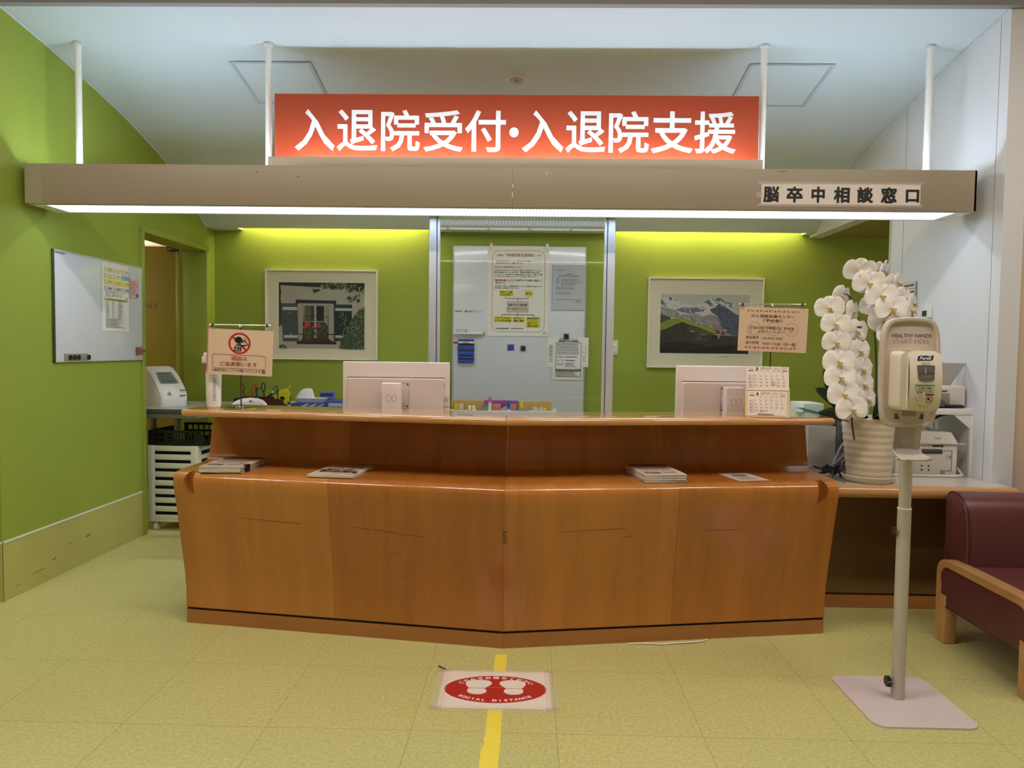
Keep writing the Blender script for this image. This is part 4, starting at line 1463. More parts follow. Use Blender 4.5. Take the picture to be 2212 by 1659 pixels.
# ================================================================== FRAMED PICTURES on the back wall
FRAMEW = mat('off_white_frame', (232, 230, 212), 0.35)
MATBOARD = mat('ivory_mat_board', (226, 222, 196), 0.6)
GLAZE = glass('picture_glazing', (0.99, 0.99, 0.98), ior=1.5)
def wavy_glazing(parent, x0, x1, z0, z1, y, seed):
    rr = random.Random(seed)
    ph = [rr.uniform(0, 6) for _ in range(4)]
    def fn(u, v):
        e = min(u, 1 - u, v, 1 - v)
        bulge = 0.006 * (1 - math.exp(-e * 9)) 
        return (x0 + (x1 - x0) * (1 - u), y - bulge - 0.0008 * math.sin(5 * u + ph[0]) * math.sin(4 * v + ph[1]), z0 + (z1 - z0) * v)
    m = M().grid(fn, 48, 40, GLAZE)
    return m.build('glazing', parent, sharp=180, fixn=False)
def picture(label, x0, x1, z0, z1, px0, px1, pz0, pz1, art, seed):
    cx, cz = (x0 + x1) / 2, (z0 + z1) / 2
    t = thing('framed_picture', label, 'picture', (cx, YB, cz), 0, 'framed photographs on the green back wall')
    hx, hz = (x1 - x0) / 2, (z1 - z0) / 2
    f = 0.012
    m = M()
    for a, b, c, d in ((-hx, hx, hz - f, hz), (-hx, hx, -hz, -hz + f), (-hx, -hx + f, -hz + f, hz - f), (hx - f, hx, -hz + f, hz - f)):
        m.box(a, b, -0.030, 0.0, c, d, FRAMEW)
    m.build('frame', t)
    M().box(-hx + f, hx - f, -0.010, -0.002, -hz + f, hz - f, MATBOARD).build('mat_board', t)
    m = M()
    a, b, c, d = px0 - cx, px1 - cx, pz0 - cz, pz1 - cz
    m.box(a - 0.004, b + 0.004, -0.0108, -0.009, c - 0.004, d + 0.004, mat('mat_bevel', (238, 234, 214), 0.5))
    art(m, a, d, b, c)
    m.build('photograph', t, fixn=False)
    wavy_glazing(t, -hx + f, hx - f, -hz + f, hz - f, -0.017, seed)
    return t
def pm(n, c, r=0.5):
    return mat('print_' + n, c, r)
def window_art(m, x0, z1, x1, z0):
    A = Art(m, x0, z1, x1, z0, 175, 230, 1645, 1375, y=-0.0112, step=0.00004)
    wall = mat('print_plaster', (176, 172, 160), 0.6, var=0.12, vscale=4)
    A.rect(175, 230, 1645, 1375, wall)
    A.poly([(175, 230), (1645, 230), (1645, 300), (1200, 300), (820, 310), (175, 280)], pm('eave', (42, 46, 44)))
    A.poly([(175, 280), (200, 280), (218, 410), (205, 500), (235, 700), (230, 960), (175, 1010)], pm('dark_edge', (58, 62, 64)))
    A.poly([(752, 345), (890, 345), (888, 360), (840, 395), (770, 412)], pm('lamp_dark', (64, 64, 62)))
    sh1, sh2, dk = pm('shutter_slate', (70, 82, 86)), pm('shutter_green', (30, 62, 56)), pm('frame_dark', (44, 48, 50))
    A.poly([(210, 592), (500, 592), (515, 1250), (245, 1255)], sh1)
    A.poly([(1120, 605), (1432, 605), (1425, 1240), (1120, 1240)], sh2)
    A.rect(1130, 700, 1420, 1140, pm('shutter_green_deep', (26, 54, 48)))
    band = pm('shutter_band', (196, 194, 182))
    for u0, v0, u1, v1 in ((240, 655, 490, 710), (262, 1145, 505, 1192), (1145, 668, 1425, 712), (1145, 1138, 1400, 1182), (372, 1105, 386, 1150), (1275, 1102, 1290, 1140)):
        A.rect(u0, v0, u1, v1, band)
    A.poly([(352, 742), (386, 742), (386, 760), (369, 780), (352, 760)], pm('heart', (120, 128, 130)))
    A.poly([(465, 528), (1160, 540), (1160, 605), (1112, 605), (1112, 1245), (1165, 1245), (1165, 1295), (485, 1300), (483, 1250), (520, 1245), (520, 595), (465, 595)], dk)
    A.rect(485, 1248, 1165, 1296, pm('sill_maroon', (58, 34, 34)))
    A.rect(522, 590, 1110, 1242, pm('reveal', (168, 160, 154)))
    A.rect(585, 632, 1030, 1215, pm('pane_dark', (62, 62, 58)))
    A.poly([(585, 632), (640, 632), (625, 880), (585, 900)], pm('curtain', (150, 146, 136)))
    A.poly([(945, 632), (1025, 632), (1030, 1000), (935, 880)], pm('curtain', (150, 146, 136)))
    A.rect(620, 640, 730, 890, pm('pane_olive', (92, 94, 74)))
    A.rect(825, 640, 950, 890, pm('pane_black', (34, 28, 28)))
    A.rect(782, 625, 822, 1190, pm('mullion', (170, 164, 160)))
    A.rect(590, 898, 1020, 912, pm('mullion', (170, 164, 160)))
    for v in (812, 1005):
        A.rect(585, v, 1025, v + 10, dk)
    A.rect(522, 1115, 1130, 1135, dk)
    for u in (600, 740, 930, 1018):
        A.rect(u, 812, u + 8, 1200, dk)
    A.poly([(545, 1240), (590, 1195), (1030, 1195), (1095, 1242)], pm('sill_inner', (70, 44, 42)))
    pot = pm('terracotta', (110, 66, 46))
    A.poly([(612, 1140), (752, 1140), (735, 1220), (635, 1220)], pot)
    A.poly([(880, 1140), (1005, 1140), (985, 1215), (905, 1215)], pm('terracotta_dark', (88, 52, 42)))
    rr = random.Random(21)
    gl, gd, rd, rd2 = pm('geranium_leaf', (92, 100, 62)), pm('geranium_leaf_dark', (52, 66, 44)), pm('geranium_red', (206, 62, 58)), pm('geranium_crimson', (196, 44, 66))
    y = A.lay()
    def blob(u, v, r, c, n=7):
        A.poly([(u + r * rr.uniform(0.7, 1.15) * math.cos(2 * PI * k / n), v + r * rr.uniform(0.7, 1.15) * math.sin(2 * PI * k / n)) for k in range(n)], c)
    for k in range(46):
        blob(rr.gauss(690, 46), rr.gauss(1070, 38), rr.uniform(12, 24), gl if k % 3 else gd)
    for k in range(46):
        blob(rr.gauss(920, 46), rr.gauss(1065, 48), rr.uniform(12, 24), gd if k % 3 else gl)
    for u, v, s in ((668, 935, 42), (640, 985, 38), (620, 1005, 32), (690, 960, 34), (765, 1005, 26)):
        for k in range(6):
            blob(u + rr.gauss(0, s * 0.35), v + rr.gauss(0, s * 0.35), s * 0.55, rd)
    for k in range(8):
        blob(870 + rr.gauss(0, 16), 982 + rr.gauss(0, 16), 24, rd2)
    lv = [pm('leaf_a', (110, 120, 92)), pm('leaf_b', (62, 78, 56)), pm('leaf_c', (138, 146, 116)), pm('leaf_d', (44, 54, 42))]
    A.poly([(1260, 1375), (1240, 1250), (1330, 1130), (1420, 880), (1500, 760), (1580, 690), (1645, 640), (1645, 1375)], lv[1])
    for k in range(420):
        t = rr.random()
        v = 680 + 690 * t ** 0.8
        ul = 1560 - 330 * max(0, min(1, (v - 680) / 520)) 
        u = rr.uniform(ul, 1640)
        a, l, w = rr.uniform(-1.2, 0.6), rr.uniform(16, 36), rr.uniform(5, 10)
        ca, sa = math.cos(a), math.sin(a)
        A.poly([(min(1644, u + l * ca), min(1374, v + l * sa)), (min(1644, u - w * sa), min(1374, v + w * ca)), (u - l * ca, min(1374, v - l * sa)), (min(1644, u + w * sa), min(1374, v - w * ca))], lv[k % 4], A.y - (k % 9) * 1e-5)
    for k in range(40):
        u, v = 1280 + rr.gauss(0, 40) + k * 1.5, 760 + k * 8 + rr.gauss(0, 25)
        A.poly([(u, v - 26), (u + 9, v), (u, v + 22), (u - 9, v)], lv[(k + 2) % 3], A.y - 2e-4)
    for k in range(90):
        u, v = rr.uniform(900, 1640), 250 + abs(rr.gauss(0, 45))
        if u > 1330:
            v += abs(rr.gauss(0, 95))
        r = rr.uniform(14, 34)
        A.poly([(min(1644, u + r * math.cos(2 * PI * j / 7)), max(231, v + r * math.sin(2 * PI * j / 7))) for j in range(7)], lv[k % 4], A.y - 3e-4 - (k % 9) * 1e-5)
    for k in range(14):
        u, v = rr.uniform(1350, 1560), rr.uniform(480, 560)
        A.poly([(u + 26 * math.cos(2 * PI * j / 7), v + 24 * math.sin(2 * PI * j / 7)) for j in range(7)], lv[3 if k % 2 else 0], A.y - 4e-4 - k * 1e-5)
    for k in range(12):
        u, v = rr.uniform(195, 300), rr.uniform(1320, 1368)
        A.poly([(u + 22 * math.cos(2 * PI * j / 6), min(1374, v + 18 * math.sin(2 * PI * j / 6))) for j in range(6)], lv[k % 4], A.y - 4e-4 - k * 1e-5)
def mountain_art(m, x0, z1, x1, z0):
    A = Art(m, x0, z1, x1, z0, 300, 350, 1810, 1350, y=-0.0112, step=0.00004)
    sky = mat('print_cloudy_sky', (190, 192, 182), 0.5, var=0.05, vscale=3)
    A.rect(300, 350, 1810, 1350, sky)
    snow, rock, blue, scree = pm('snow', (206, 208, 204)), mat('print_rock', (104, 112, 124), 0.5, var=0.5, vscale=26), mat('print_blue_cliff', (84, 94, 116), 0.5, var=0.3, vscale=14), mat('print_scree', (150, 148, 146), 0.5, var=0.55, vscale=34)
    A.poly([(300, 440), (420, 400), (520, 440), (700, 500), (880, 540), (1010, 500), (1060, 450), (1120, 425), (1180, 420), (1240, 400), (1300, 405), (1370, 450), (1440, 480), (1540, 520), (1600, 620), (1810, 640), (1810, 760), (300, 760)], snow)
    for P in ([(1025, 490), (1120, 432), (1135, 470), (1215, 545), (1140, 550), (1085, 500)], [(1225, 430), (1270, 402), (1340, 425), (1390, 470), (1530, 505), (1480, 520), (1420, 500), (1350, 470), (1270, 470)], [(1165, 420), (1215, 430), (1240, 470), (1190, 440)], [(1450, 550), (1500, 512), (1530, 580)],
              [(300, 440), (350, 470), (410, 560), (330, 540), (300, 520)], [(430, 405), (470, 400), (500, 450), (460, 460)], [(535, 455), (570, 440), (560, 470)], [(640, 500), (665, 490), (650, 515)], [(570, 600), (700, 575), (840, 585), (900, 560), (960, 600), (1040, 605), (1040, 640), (900, 650), (860, 690), (700, 660), (600, 640)], [(1640, 545), (1690, 500), (1720, 520)]):
        A.poly(P, rock)
    A.poly([(1140, 600), (1220, 570), (1300, 500), (1370, 545), (1470, 600), (1530, 650), (1640, 700), (1810, 780), (1810, 1060), (1540, 1040), (1400, 980), (1310, 850), (1310, 740), (1230, 690), (1160, 650)], blue)
    A.poly([(300, 560), (430, 600), (540, 610), (640, 690), (780, 690), (900, 670), (1010, 720), (1160, 680), (1300, 740), (1310, 850), (1400, 980), (1560, 1050), (1400, 1060), (1200, 960), (900, 840), (620, 760), (300, 700)], scree)
    rr = random.Random(8)
    for k in range(120):
        u = rr.uniform(320, 1420)
        v = 600 + (u - 300) * 0.30 + rr.uniform(-10, 150)
        if v > 1030 or v > 720 + (u - 300) * 0.33:
            continue
        l = rr.uniform(14, 60)
        A.poly([(u, v), (u + l, v + l * 0.35), (u + l * 0.7, v + l * 0.45 + 6), (u - 6, v + 8)], (snow, rock, pm('scree_brown', (128, 112, 106)))[k % 3], A.y - (k % 8) * 1e-5)
    rr = random.Random(77)
    for k in range(170):
        u = rr.uniform(310, 1640)
        top = 560 - 120 * math.exp(-((u - 1270) / 170) ** 2) - 90 * math.exp(-((u - 400) / 130) ** 2)
        v = top + abs(rr.gauss(0, 70))
        if v > 690:
            continue
        l = rr.uniform(10, 42)
        A.poly([(u, v), (u + l, v + rr.uniform(-8, 22)), (u + l * 0.8, v + 14 + rr.uniform(0, 10)), (u + 4, v + 7)], (rock, pm('pale_blue_snow', (178, 186, 198)), snow)[k % 3], A.y - (k % 8) * 1e-5)
    for k in range(90):
        u, v = rr.uniform(1200, 1640), rr.uniform(600, 990)
        if v > 640 + (u - 1150) * 0.9 or v < 540 + abs(u - 1300) * 0.45:
            continue
        l = rr.uniform(20, 80)
        A.poly([(u, v), (u + 7, v), (u + 10 + l * 0.35, v + l), (u + l * 0.3, v + l)], (pm('cliff_light', (112, 120, 140)), pm('cliff_dark', (62, 72, 96)))[k % 2], A.y - (k % 8) * 1e-5)
    A.y -= 1e-4
    grass, grassl = mat('print_meadow', (130, 146, 50), 0.5, var=0.3, vscale=18), pm('meadow_light', (150, 166, 58))
    A.poly([(300, 690), (480, 740), (480, 800), (300, 860)], pm('forest_slope', (72, 82, 58)))
    A.poly([(300, 850), (420, 790), (560, 755), (720, 775), (900, 840), (1090, 900), (1250, 960), (1250, 1030), (900, 960), (300, 985)], grass)
    A.poly([(560, 760), (720, 780), (1000, 880), (1240, 970), (1240, 1000), (960, 900), (700, 820)], grassl)
    hill = mat('print_dark_hill', (62, 60, 50), 0.5, var=0.2, vscale=10)
    A.poly([(300, 975), (420, 930), (560, 860), (680, 820), (800, 870), (1000, 925), (1150, 990), (1260, 1040), (1560, 1050), (1810, 1040), (1810, 1350), (300, 1350)], hill)
    A.poly([(800, 900), (1000, 930), (1240, 1030), (1060, 1050), (760, 960)], pm('olive_field', (84, 84, 54)))
    A.poly([(300, 1180), (700, 1150), (1100, 1220), (1810, 1190), (1810, 1350), (300, 1350)], pm('foreground_dark', (36, 34, 32)))
    dark = pm('bare_branch', (30, 28, 26))
    for P in ([(300, 1240), (340, 1080), (390, 960)], [(420, 1240), (450, 1050), (470, 900)], [(530, 1250), (570, 1050), (560, 880)], [(580, 1200), (700, 1050), (725, 930), (690, 895), (640, 910)], [(480, 1150), (520, 960)], [(360, 1200), (410, 1100), (430, 1160)]):
        A.line(P, 9, dark)
    for u, v, w, h, c in ((820, 975, 60, 12, (206, 206, 206)), (850, 985, 80, 60, (66, 62, 60)), (930, 1030, 110, 30, (84, 82, 76)), (1000, 1020, 60, 14, (150, 146, 136)), (820, 1080, 200, 70, (64, 62, 56)), (890, 1110, 130, 14, (130, 110, 100)), (1040, 1090, 90, 50, (112, 60, 72)), (1250, 950, 70, 70, (132, 66, 84)), (1340, 980, 60, 50, (120, 60, 78)), (1280, 1050, 30, 40, (190, 180, 186)), (1180, 1040, 100, 90, (40, 40, 44)), (940, 1080, 60, 10, (150, 146, 140)), (1210, 1090, 60, 50, (52, 52, 58))):
        A.rect(u, v, u + w, v + h, pm('chalet_%d_%d' % (u, v), c))
    A.poly([(1030, 1220), (1440, 1220), (1460, 1300), (1050, 1300)], pm('shed_roof', (40, 26, 34)))
    A.line([(1040, 1220), (1440, 1222)], 8, pm('shed_ridge', (84, 60, 90)))
    A.line([(820, 1280), (850, 1225), (900, 1240), (890, 1280)], 6, pm('rust_arc', (92, 66, 48)))
    A.rect(300, 1325, 1810, 1350, pm('print_base', (22, 22, 20)))
picture('framed photograph of a shuttered window with red geraniums, on the back wall left', -2.205, -1.262, 1.204, 1.955, -2.095, -1.373, 1.296, 1.848, window_art, 3)
tp = picture('framed photograph of snowy mountains above a green meadow, on the back wall right', 0.986, 1.936, 1.176, 1.922, 1.092, 1.824, 1.298, 1.786, mountain_art, 9)
m = M()
A = Art(m, 0.12, -0.272, 0.36, -0.282, y=-0.0104)
A.greek(0.0, 0.55, 0.35, 1, 1, INKGREY, 0.6, 2, 0)
A.greek(0.3, 0.0, 1, 0.4, 1, GREYINK, 0.5, 4, 0)
m.build('caption', tp)

# ================================================================== GLASS PARTITION and the tall whiteboard behind it
gp = thing('glass_partition', 'clear glass partition panel between two aluminium posts behind the counter centre', 'glass partition', (-0.04, 4.096, 0))
M().box(-0.455, 0.455, -0.004, 0.004, 0.735, 2.19, PANE).build('glass_pane', gp)
for x, s in ((-0.484, 1), (0.480, -1)):
    m = M()
    m.box(x - 0.020 - 0.006 * s, x + 0.020 - 0.006 * s, -0.025, 0.025, 0.706, 2.20, ALU, 0.006, 3)
    m.box(x + s * 0.017 - 0.004, x + s * 0.017 + 0.004, -0.020, 0.020, 0.706, 2.20, ALUDARK)
    m.box(x + s * 0.026 - 0.006, x + s * 0.026 + 0.006, -0.022, 0.022, 0.706, 2.20, ALU, 0.003)
    m.build('post', gp)
M().box(-0.455, 0.455, -0.012, 0.012, 0.706, 0.735, ALU).build('sill_rail', gp)

BOARD = mat('whiteboard_enamel', (220, 224, 232), 0.18, coat=0.3)
wb = thing('whiteboard', 'tall white enamel board seen through the glass partition', 'whiteboard', (-0.08, 6.165, 0.40))
M().box(-0.545, 0.542, -0.012, 0.012, 0.0, 1.762, BOARD, 0.005).build('board', wb)
M().box(-0.552, -0.545, -0.014, 0.014, 0.0, 1.762, ALU).box(0.542, 0.549, -0.014, 0.014, 0.0, 1.762, ALU).build('side_rail', wb)
for x in (-0.237, 0.225):
    M().box(x - 0.012, x + 0.012, -0.018, 0.014, 1.735, 1.785, WHITE, 0.008, 3).build('top_hook', wb)
for x in (-0.50, 0.50):
    M().box(x - 0.02, x + 0.02, -0.16, 0.02, -0.40, -0.37, ALU, 0.004).box(x - 0.02, x + 0.02, -0.02, 0.02, -0.38, 0.01, ALU, 0.004).build('foot', wb)
FB = 6.150    # front plane of board papers
# main poster
t = thing('poster', 'tall white flow-chart poster with gold rounded border on the whiteboard', 'poster', (-0.092, FB, 1.42))
m = M().box(-0.254, 0.254, -0.001, 0.0, 0.0, 0.742, PAPER)
A = Art(m, -0.254, 0.742, 0.254, 0.0, 105, 15, 1205, 1640, y=-0.0012)
INK = mat('poster_ink', (40, 38, 48), 0.5)
MARO = mat('poster_maroon', (150, 48, 62), 0.5)
GOLD = mat('gold_line', (196, 160, 84), 0.4)
LEMON = mat('lemon_box', (226, 214, 50), 0.5)
A.round_frame(190, 92, 1138, 1565, 130, 9, GOLD)
A.text('当院は', 272, 162, 392, 202, INK, 0.014)
A.text('「地域医療支援病院」', 428, 150, 948, 208, MARO, 0.014)
A.text('です', 985, 162, 1064, 202, INK, 0.014)
for s, u0, u1, v, h, c in (('高度急性期医療を担いつつ、地域の病院や診療所・クリニック', 252, 1064, 276, 24, INK), ('を後方支援するという使命があります', 256, 744, 312, 24, INK), ('【かかりつけ医を持ちましょう】', 236, 704, 378, 36, MARO),
        ('当院は皆さんのかかりつけの先生と連携した診療を行っています。', 226, 1070, 442, 25, INK), ('日常の診療はかかりつけの先生が、専門的な検査や手術は当院', 226, 1036, 478, 25, INK), ('で行うことで、継ぎ目のない診療が可能になります。当院での治療', 226, 1092, 514, 25, INK), ('が一区切りついた時点でかかりつけの先生をご紹介します。', 226, 992, 548, 25, INK),
        ('【慢性期治療やリハビリを専門とする病院へ転院して', 236, 1086, 614, 38, MARO), ('頂きます】', 252, 414, 660, 36, MARO), ('引き続き入院の上、慢性期治療やリハビリの継続が必要な方には', 244, 1082, 726, 25, INK), ('専門病院への転院をご紹介します', 244, 674, 760, 25, INK)):
    A.text(s, u0, v, u1, v + h, c, 0.012)
for u0, v0, u1, v1 in ((326, 816, 572, 918), (780, 816, 918, 918), (234, 1288, 552, 1388), (572, 1290, 780, 1388), (810, 1290, 1056, 1480)):
    A.rect(u0, v0, u1, v1, LEMON)
A.rect(462, 1010, 844, 1208, mat('grey_tan_box', (206, 198, 182), 0.5))
A.frame(462, 1010, 844, 1208, 3, GREYINK)
A.line([(430, 930), (430, 958), (842, 958), (842, 932)], 8, INK)
A.line([(656, 958), (656, 1008)], 9, INK)
A.line([(656, 1210), (656, 1286)], 8, INK)
A.line([(368, 1286), (368, 1250), (952, 1250), (952, 1288)], 8, INK)
for s, u0, v0, u1, v1, c in (('かかりつけ医', 342, 832, 552, 864, INK), ('からの紹介', 362, 874, 532, 904, INK), ('検 診', 796, 852, 902, 886, INK), ('当院での入院加療', 482, 1054, 822, 1094, INK), ('が一区切りしたら', 482, 1122, 822, 1164, MARO), ('かかりつけの先生', 250, 1300, 530, 1328, INK), ('の下での外来治療', 250, 1344, 536, 1374, INK),
        ('紹介元の', 586, 1300, 724, 1328, INK), ('病院・施設', 586, 1344, 764, 1374, INK), ('慢性期治療や', 828, 1302, 1040, 1332, INK), ('リハビリを', 836, 1348, 1008, 1376, INK), ('専門とする', 836, 1392, 1010, 1420, INK), ('病院へ転院', 836, 1434, 1012, 1464, INK), ('順天堂練馬病院　令和5年6月20日', 272, 1488, 758, 1516, INK)):
    A.text(s, u0, v0, u1, v1, c, 0.016)
A.ring(1138, 1580, 34, 6, mat('pale_stamp', (190, 194, 206), 0.5))
A.greek(1112, 1562, 1164, 1600, 2, GREYINK, 0.4, 2, 0.1)
m.build('sheet', t)
for x in (-0.235, 0.225):
    M().box(x - 0.02, x + 0.02, -0.0016, -0.0011, 0.69, 0.765, CLEAR).build('tape', t)
# grey notice
t = thing('notice', 'pale grey printed notice on the upper right of the whiteboard', 'notice', (0.321, FB, 1.638))
m = M().box(-0.133, 0.133, -0.001, 0, 0, 0.372, mat('pale_grey_paper', (196, 200, 212), 0.5))
A = Art(m, -0.133, 0.372, 0.133, 0, 1030, 420, 1285, 795, y=-0.0012)
A.frame(1030, 420, 1285, 795, 2, GREYINK)
SOFT = mat('soft_grey_print', (130, 134, 148), 0.5)
A.greek(1062, 460, 1134, 470, 1, SOFT, 0.6, 1, 0.1)
A.greek(1140, 490, 1195, 500, 1, SOFT, 0.8, 2, 0.0)
A.greek(1082, 505, 1245, 518, 1, SOFT, 0.8, 3, 0.0)
A.greek(1062, 525, 1090, 580, 5, SOFT, 0.5, 4, 0.2)
A.greek(1100, 532, 1278, 596, 7, SOFT, 0.45, 5, 0.4)
A.greek(1060, 602, 1235, 625, 3, SOFT, 0.5, 6, 0.3)
A.greek(1060, 640, 1200, 670, 3, SOFT, 0.4, 7, 0.5)
A.greek(1065, 702, 1270, 712, 1, SOFT, 0.5, 8, 0.0)
A.greek(1215, 715, 1268, 735, 2, SOFT, 0.5, 9, 0.2)
m.build('sheet', t)
# back notice then mono notice in front of it
t = thing('notice', 'white sheet tucked behind the black-framed notice on the whiteboard', 'notice', (0.329, FB - 0.0005, 1.172))
m = M().box(-0.169, 0.169, -0.001, 0, 0, 0.245, PAPER)
A = Art(m, -0.169, 0.245, 0.169, 0, 155, 345, 1305, 1190, y=-0.0012)
A.greek(205, 575, 345, 610, 1, GREYINK, 0.7, 1, 0.0)
A.frame(195, 620, 800, 912, 8, GREYINK)
A.greek(210, 630, 360, 900, 5, INKGREY, 0.45, 2, 0.1)
A.greek(195, 935, 360, 1080, 3, GREYINK, 0.4, 3, 0.3)
A.frame(900, 612, 1245, 905, 8, GREYINK)
A.greek(1150, 770, 1210, 800, 1, GREYINK, 0.6, 3, 0.1)
A.greek(1150, 930, 1225, 1060, 3, GREYINK, 0.4, 5, 0.3)
m.build('sheet', t)
t = thing('notice', 'black-framed white notice held by a square magnet on the whiteboard', 'notice', (0.328, FB - 0.003, 1.065))
m = M().box(-0.126, 0.126, -0.001, 0, 0, 0.350, PAPER)
A = Art(m, -0.126, 0.350, 0.126, 0, 300, 350, 1150, 1540, y=-0.0012)
NV = mat('indigo_print', (70, 72, 110), 0.5)
A.text('選定療養について', 476, 368, 1005, 420, NV, 0.02)
A.rect(460, 435, 1020, 470, BLACK)
A.greek(640, 444, 840, 460, 1, PAPER, 0.7, 1, 0.0)
A.frame(385, 495, 1100, 1465, 14, NV)
A.greek(420, 530, 1050, 850, 7, NV, 0.42, 2, 0.06)
for k, v in enumerate((862, 970, 1065)):
    A.frame(418, v, 632, v + 75, 3, GREYINK)
    for j in range(4 if k != 1 else 2):
        A.rect(444 + j * (40 if k != 1 else 130), v + 28, 470 + j * (40 if k != 1 else 130), v + 52, INKGREY)
A.greek(655, 885, 1000, 915, 1, NV, 0.7, 3, 0.1)
A.greek(655, 985, 930, 1015, 1, NV, 0.7, 4, 0.1)
A.greek(655, 1065, 970, 1190, 3, NV, 0.35, 5, 0.3)
A.rect(385, 1238, 1085, 1290, BLACK)
A.greek(410, 1254, 1050, 1276, 1, PAPER, 0.6, 6, 0.0)
A.greek(420, 1300, 1030, 1450, 5, GREYINK, 0.45, 7, 0.2)
m.build('sheet', t)
STEEL = mat('dark_magnet_steel', (78, 78, 76), 0.35, metal=0.6)
def square_magnet(label, x, z, s, g, y=FB):
    t = thing('magnet', label, 'magnet', (x, y, z), 0, g)
    M().box(-s, s, -0.010, 0, -s, s, STEEL, 0.002).box(-s, s, -0.009, -0.001, s - 0.001, s + 0.004, mat('magnet_grey', (170, 170, 172), 0.4), 0.001).build('magnet_body', t)
    M().cyl((0, -0.0115, 0), (0, -0.0098, 0), s * 0.6, BLACKPL, n=20).build('disc', t)
square_magnet('dark square magnet holding the black-framed notice', 0.313, 1.424, 0.021, 'magnets on the whiteboard', FB - 0.0045)
square_magnet('dark square magnet right of the blue square on the whiteboard', -0.043, 1.321, 0.020, 'magnets on the whiteboard')
o = M().box(-0.027, 0.027, -0.004, 0, -0.024, 0.024, BLUEPL, 0.001).build('magnet', loc=(-0.145, FB, 1.328))
tag(o, 'flat blue square magnet sheet on the whiteboard', 'magnet', 'magnets on the whiteboard')
# pen ledge, pen, eraser, wordlabels
t = thing('pen_ledge', 'white pen ledge on the left side of the whiteboard', 'pen ledge', (-0.495, FB, 1.440))
M().box(-0.123, 0.123, -0.030, 0, -0.008, 0.0, WHITE, 0.002).box(-0.123, 0.123, -0.032, -0.028, -0.008, 0.006, WHITE, 0.001).build('shelf', t)
M().box(0.118, 0.128, -0.030, 0, -0.010, 0.010, BLACKPL, 0.002).build('end_cap', t)
t = thing('eraser_box', 'small pale blue box resting on the pen ledge', 'box', (-0.55, FB - 0.016, 1.4402))
M().box(-0.043, 0.043, -0.011, 0.011, 0, 0.032, mat('pale_blue_box', (150, 176, 190), 0.4), 0.003).box(-0.030, 0.030, -0.0118, -0.0105, 0.008, 0.026, mat('white_blue_print', (206, 216, 220), 0.4)).build('box_body', t)
t = thing('whiteboard_eraser', 'ribbed blue and black eraser holder on the whiteboard, lower left', 'eraser', (-0.516, FB, 1.292))
m = M().box(-0.066, 0.066, -0.022, 0, -0.098, 0.098, BLACKPL, 0.003)
m.build('felt', t)
for a, b in ((0.060, 0.098), (0.006, 0.048), (-0.036, -0.002), (-0.062, -0.044), (-0.098, -0.072)):
    M().box(-0.067, 0.067, -0.026, -0.002, a, b, BLUEPL, 0.004).build('blue_rib', t)
t = thing('marker_pen', 'white marker pen with red cap lying across the blue eraser', 'pen', (-0.52, FB - 0.034, 1.362))
M().cyl((-0.060, 0, 0), (0.068, 0, 0.0), 0.0075, WHITE, n=16).cyl((0.068, 0, 0), (0.082, 0, 0), 0.004, WHITE, n=12).box(-0.02, 0.03, -0.0078, -0.0070, -0.003, 0.003, REDINK).build('barrel', t)
M().cyl((-0.098, 0, 0), (-0.058, 0, 0), 0.0085, mat('dark_red_cap', (150, 44, 44), 0.4), n=16).build('cap', t)
for x0, x1, s, w in ((-0.614, -0.548, '退院時の流れ', 'leftmost'), (-0.533, -0.460, '電話や窓口', 'middle'), (-0.449, -0.391, 'アクセス', 'rightmost')):
    m = M().box(0, x1 - x0, -0.001, 0, -0.012, 0.012, PAPER)
    A = Art(m, 0, 0.012, x1 - x0, -0.012, y=-0.0012)
    A.frame(0, 0, 1, 1, 0.03, GREYINK) if w != 'leftmost' else None
    A.text(s, 0.06, 0.22, 0.94, 0.78, INKGREY, 0.02)
    o = m.build('label_strip', loc=(x0, FB, 1.622))
    tag(o, '%s of three tiny word labels on the left of the whiteboard' % w, 'label', 'word labels on the whiteboard')

# ================================================================== LEFT WALL WHITEBOARD
ROT_L = R(90)       # local -y faces +x
def on_left(y, z, off=0.0):
    return (XL + off, y, z)
t = thing('whiteboard', 'small whiteboard mounted on the green left wall beside the doorway', 'whiteboard', on_left(4.53, 1.52), ROT_L)
M().box(-0.465, 0.465, -0.012, 0, -0.310, 0.310, BOARD, 0.002).build('board', t)
m = M()
for a, b, c, d in ((-0.470, 0.470, 0.306, 0.314), (-0.470, 0.470, -0.314, -0.306), (-0.470, -0.462, -0.314, 0.314), (0.462, 0.470, -0.314, 0.314)):
    m.box(a, b, -0.015, 0, c, d, mat('dark_board_frame', (96, 98, 90), 0.35, metal=0.5) if a < -0.46 and b < 0 else ALU, 0.001)
m.build('frame', t)
m = M()
A = Art(m, -0.455, 0.302, -0.36, 0.292, y=-0.0125)
A.greek(0, 0, 1, 1, 1, GREYINK, 0.8, 3, 0.1)
m.build('printed_mark', t)
BF = 0.0135
t = thing('notice', 'long white sheet with a printed table on the left wall whiteboard', 'notice', on_left(4.672, 1.605, BF), ROT_L)
m = M().box(-0.152, 0.155, -0.001, 0, -0.212, 0.212, PAPER)
A = Art(m, -0.152, 0.212, 0.155, -0.212, 690, 262, 1060, 1180, y=-0.0012)
A.rect(722, 735, 1050, 770, mat('khaki_header', (206, 196, 120), 0.5))
A.greek(760, 742, 1020, 760, 1, GREYINK, 0.8, 1, 0.0)
A.greek(745, 775, 790, 1000, 24, GREYINK, 0.4, 2, 0.6)
A.greek(825, 775, 860, 1000, 20, GREYINK, 0.4, 3, 0.6)
A.greek(905, 770, 985, 1010, 24, GREYINK, 0.45, 4, 0.5)
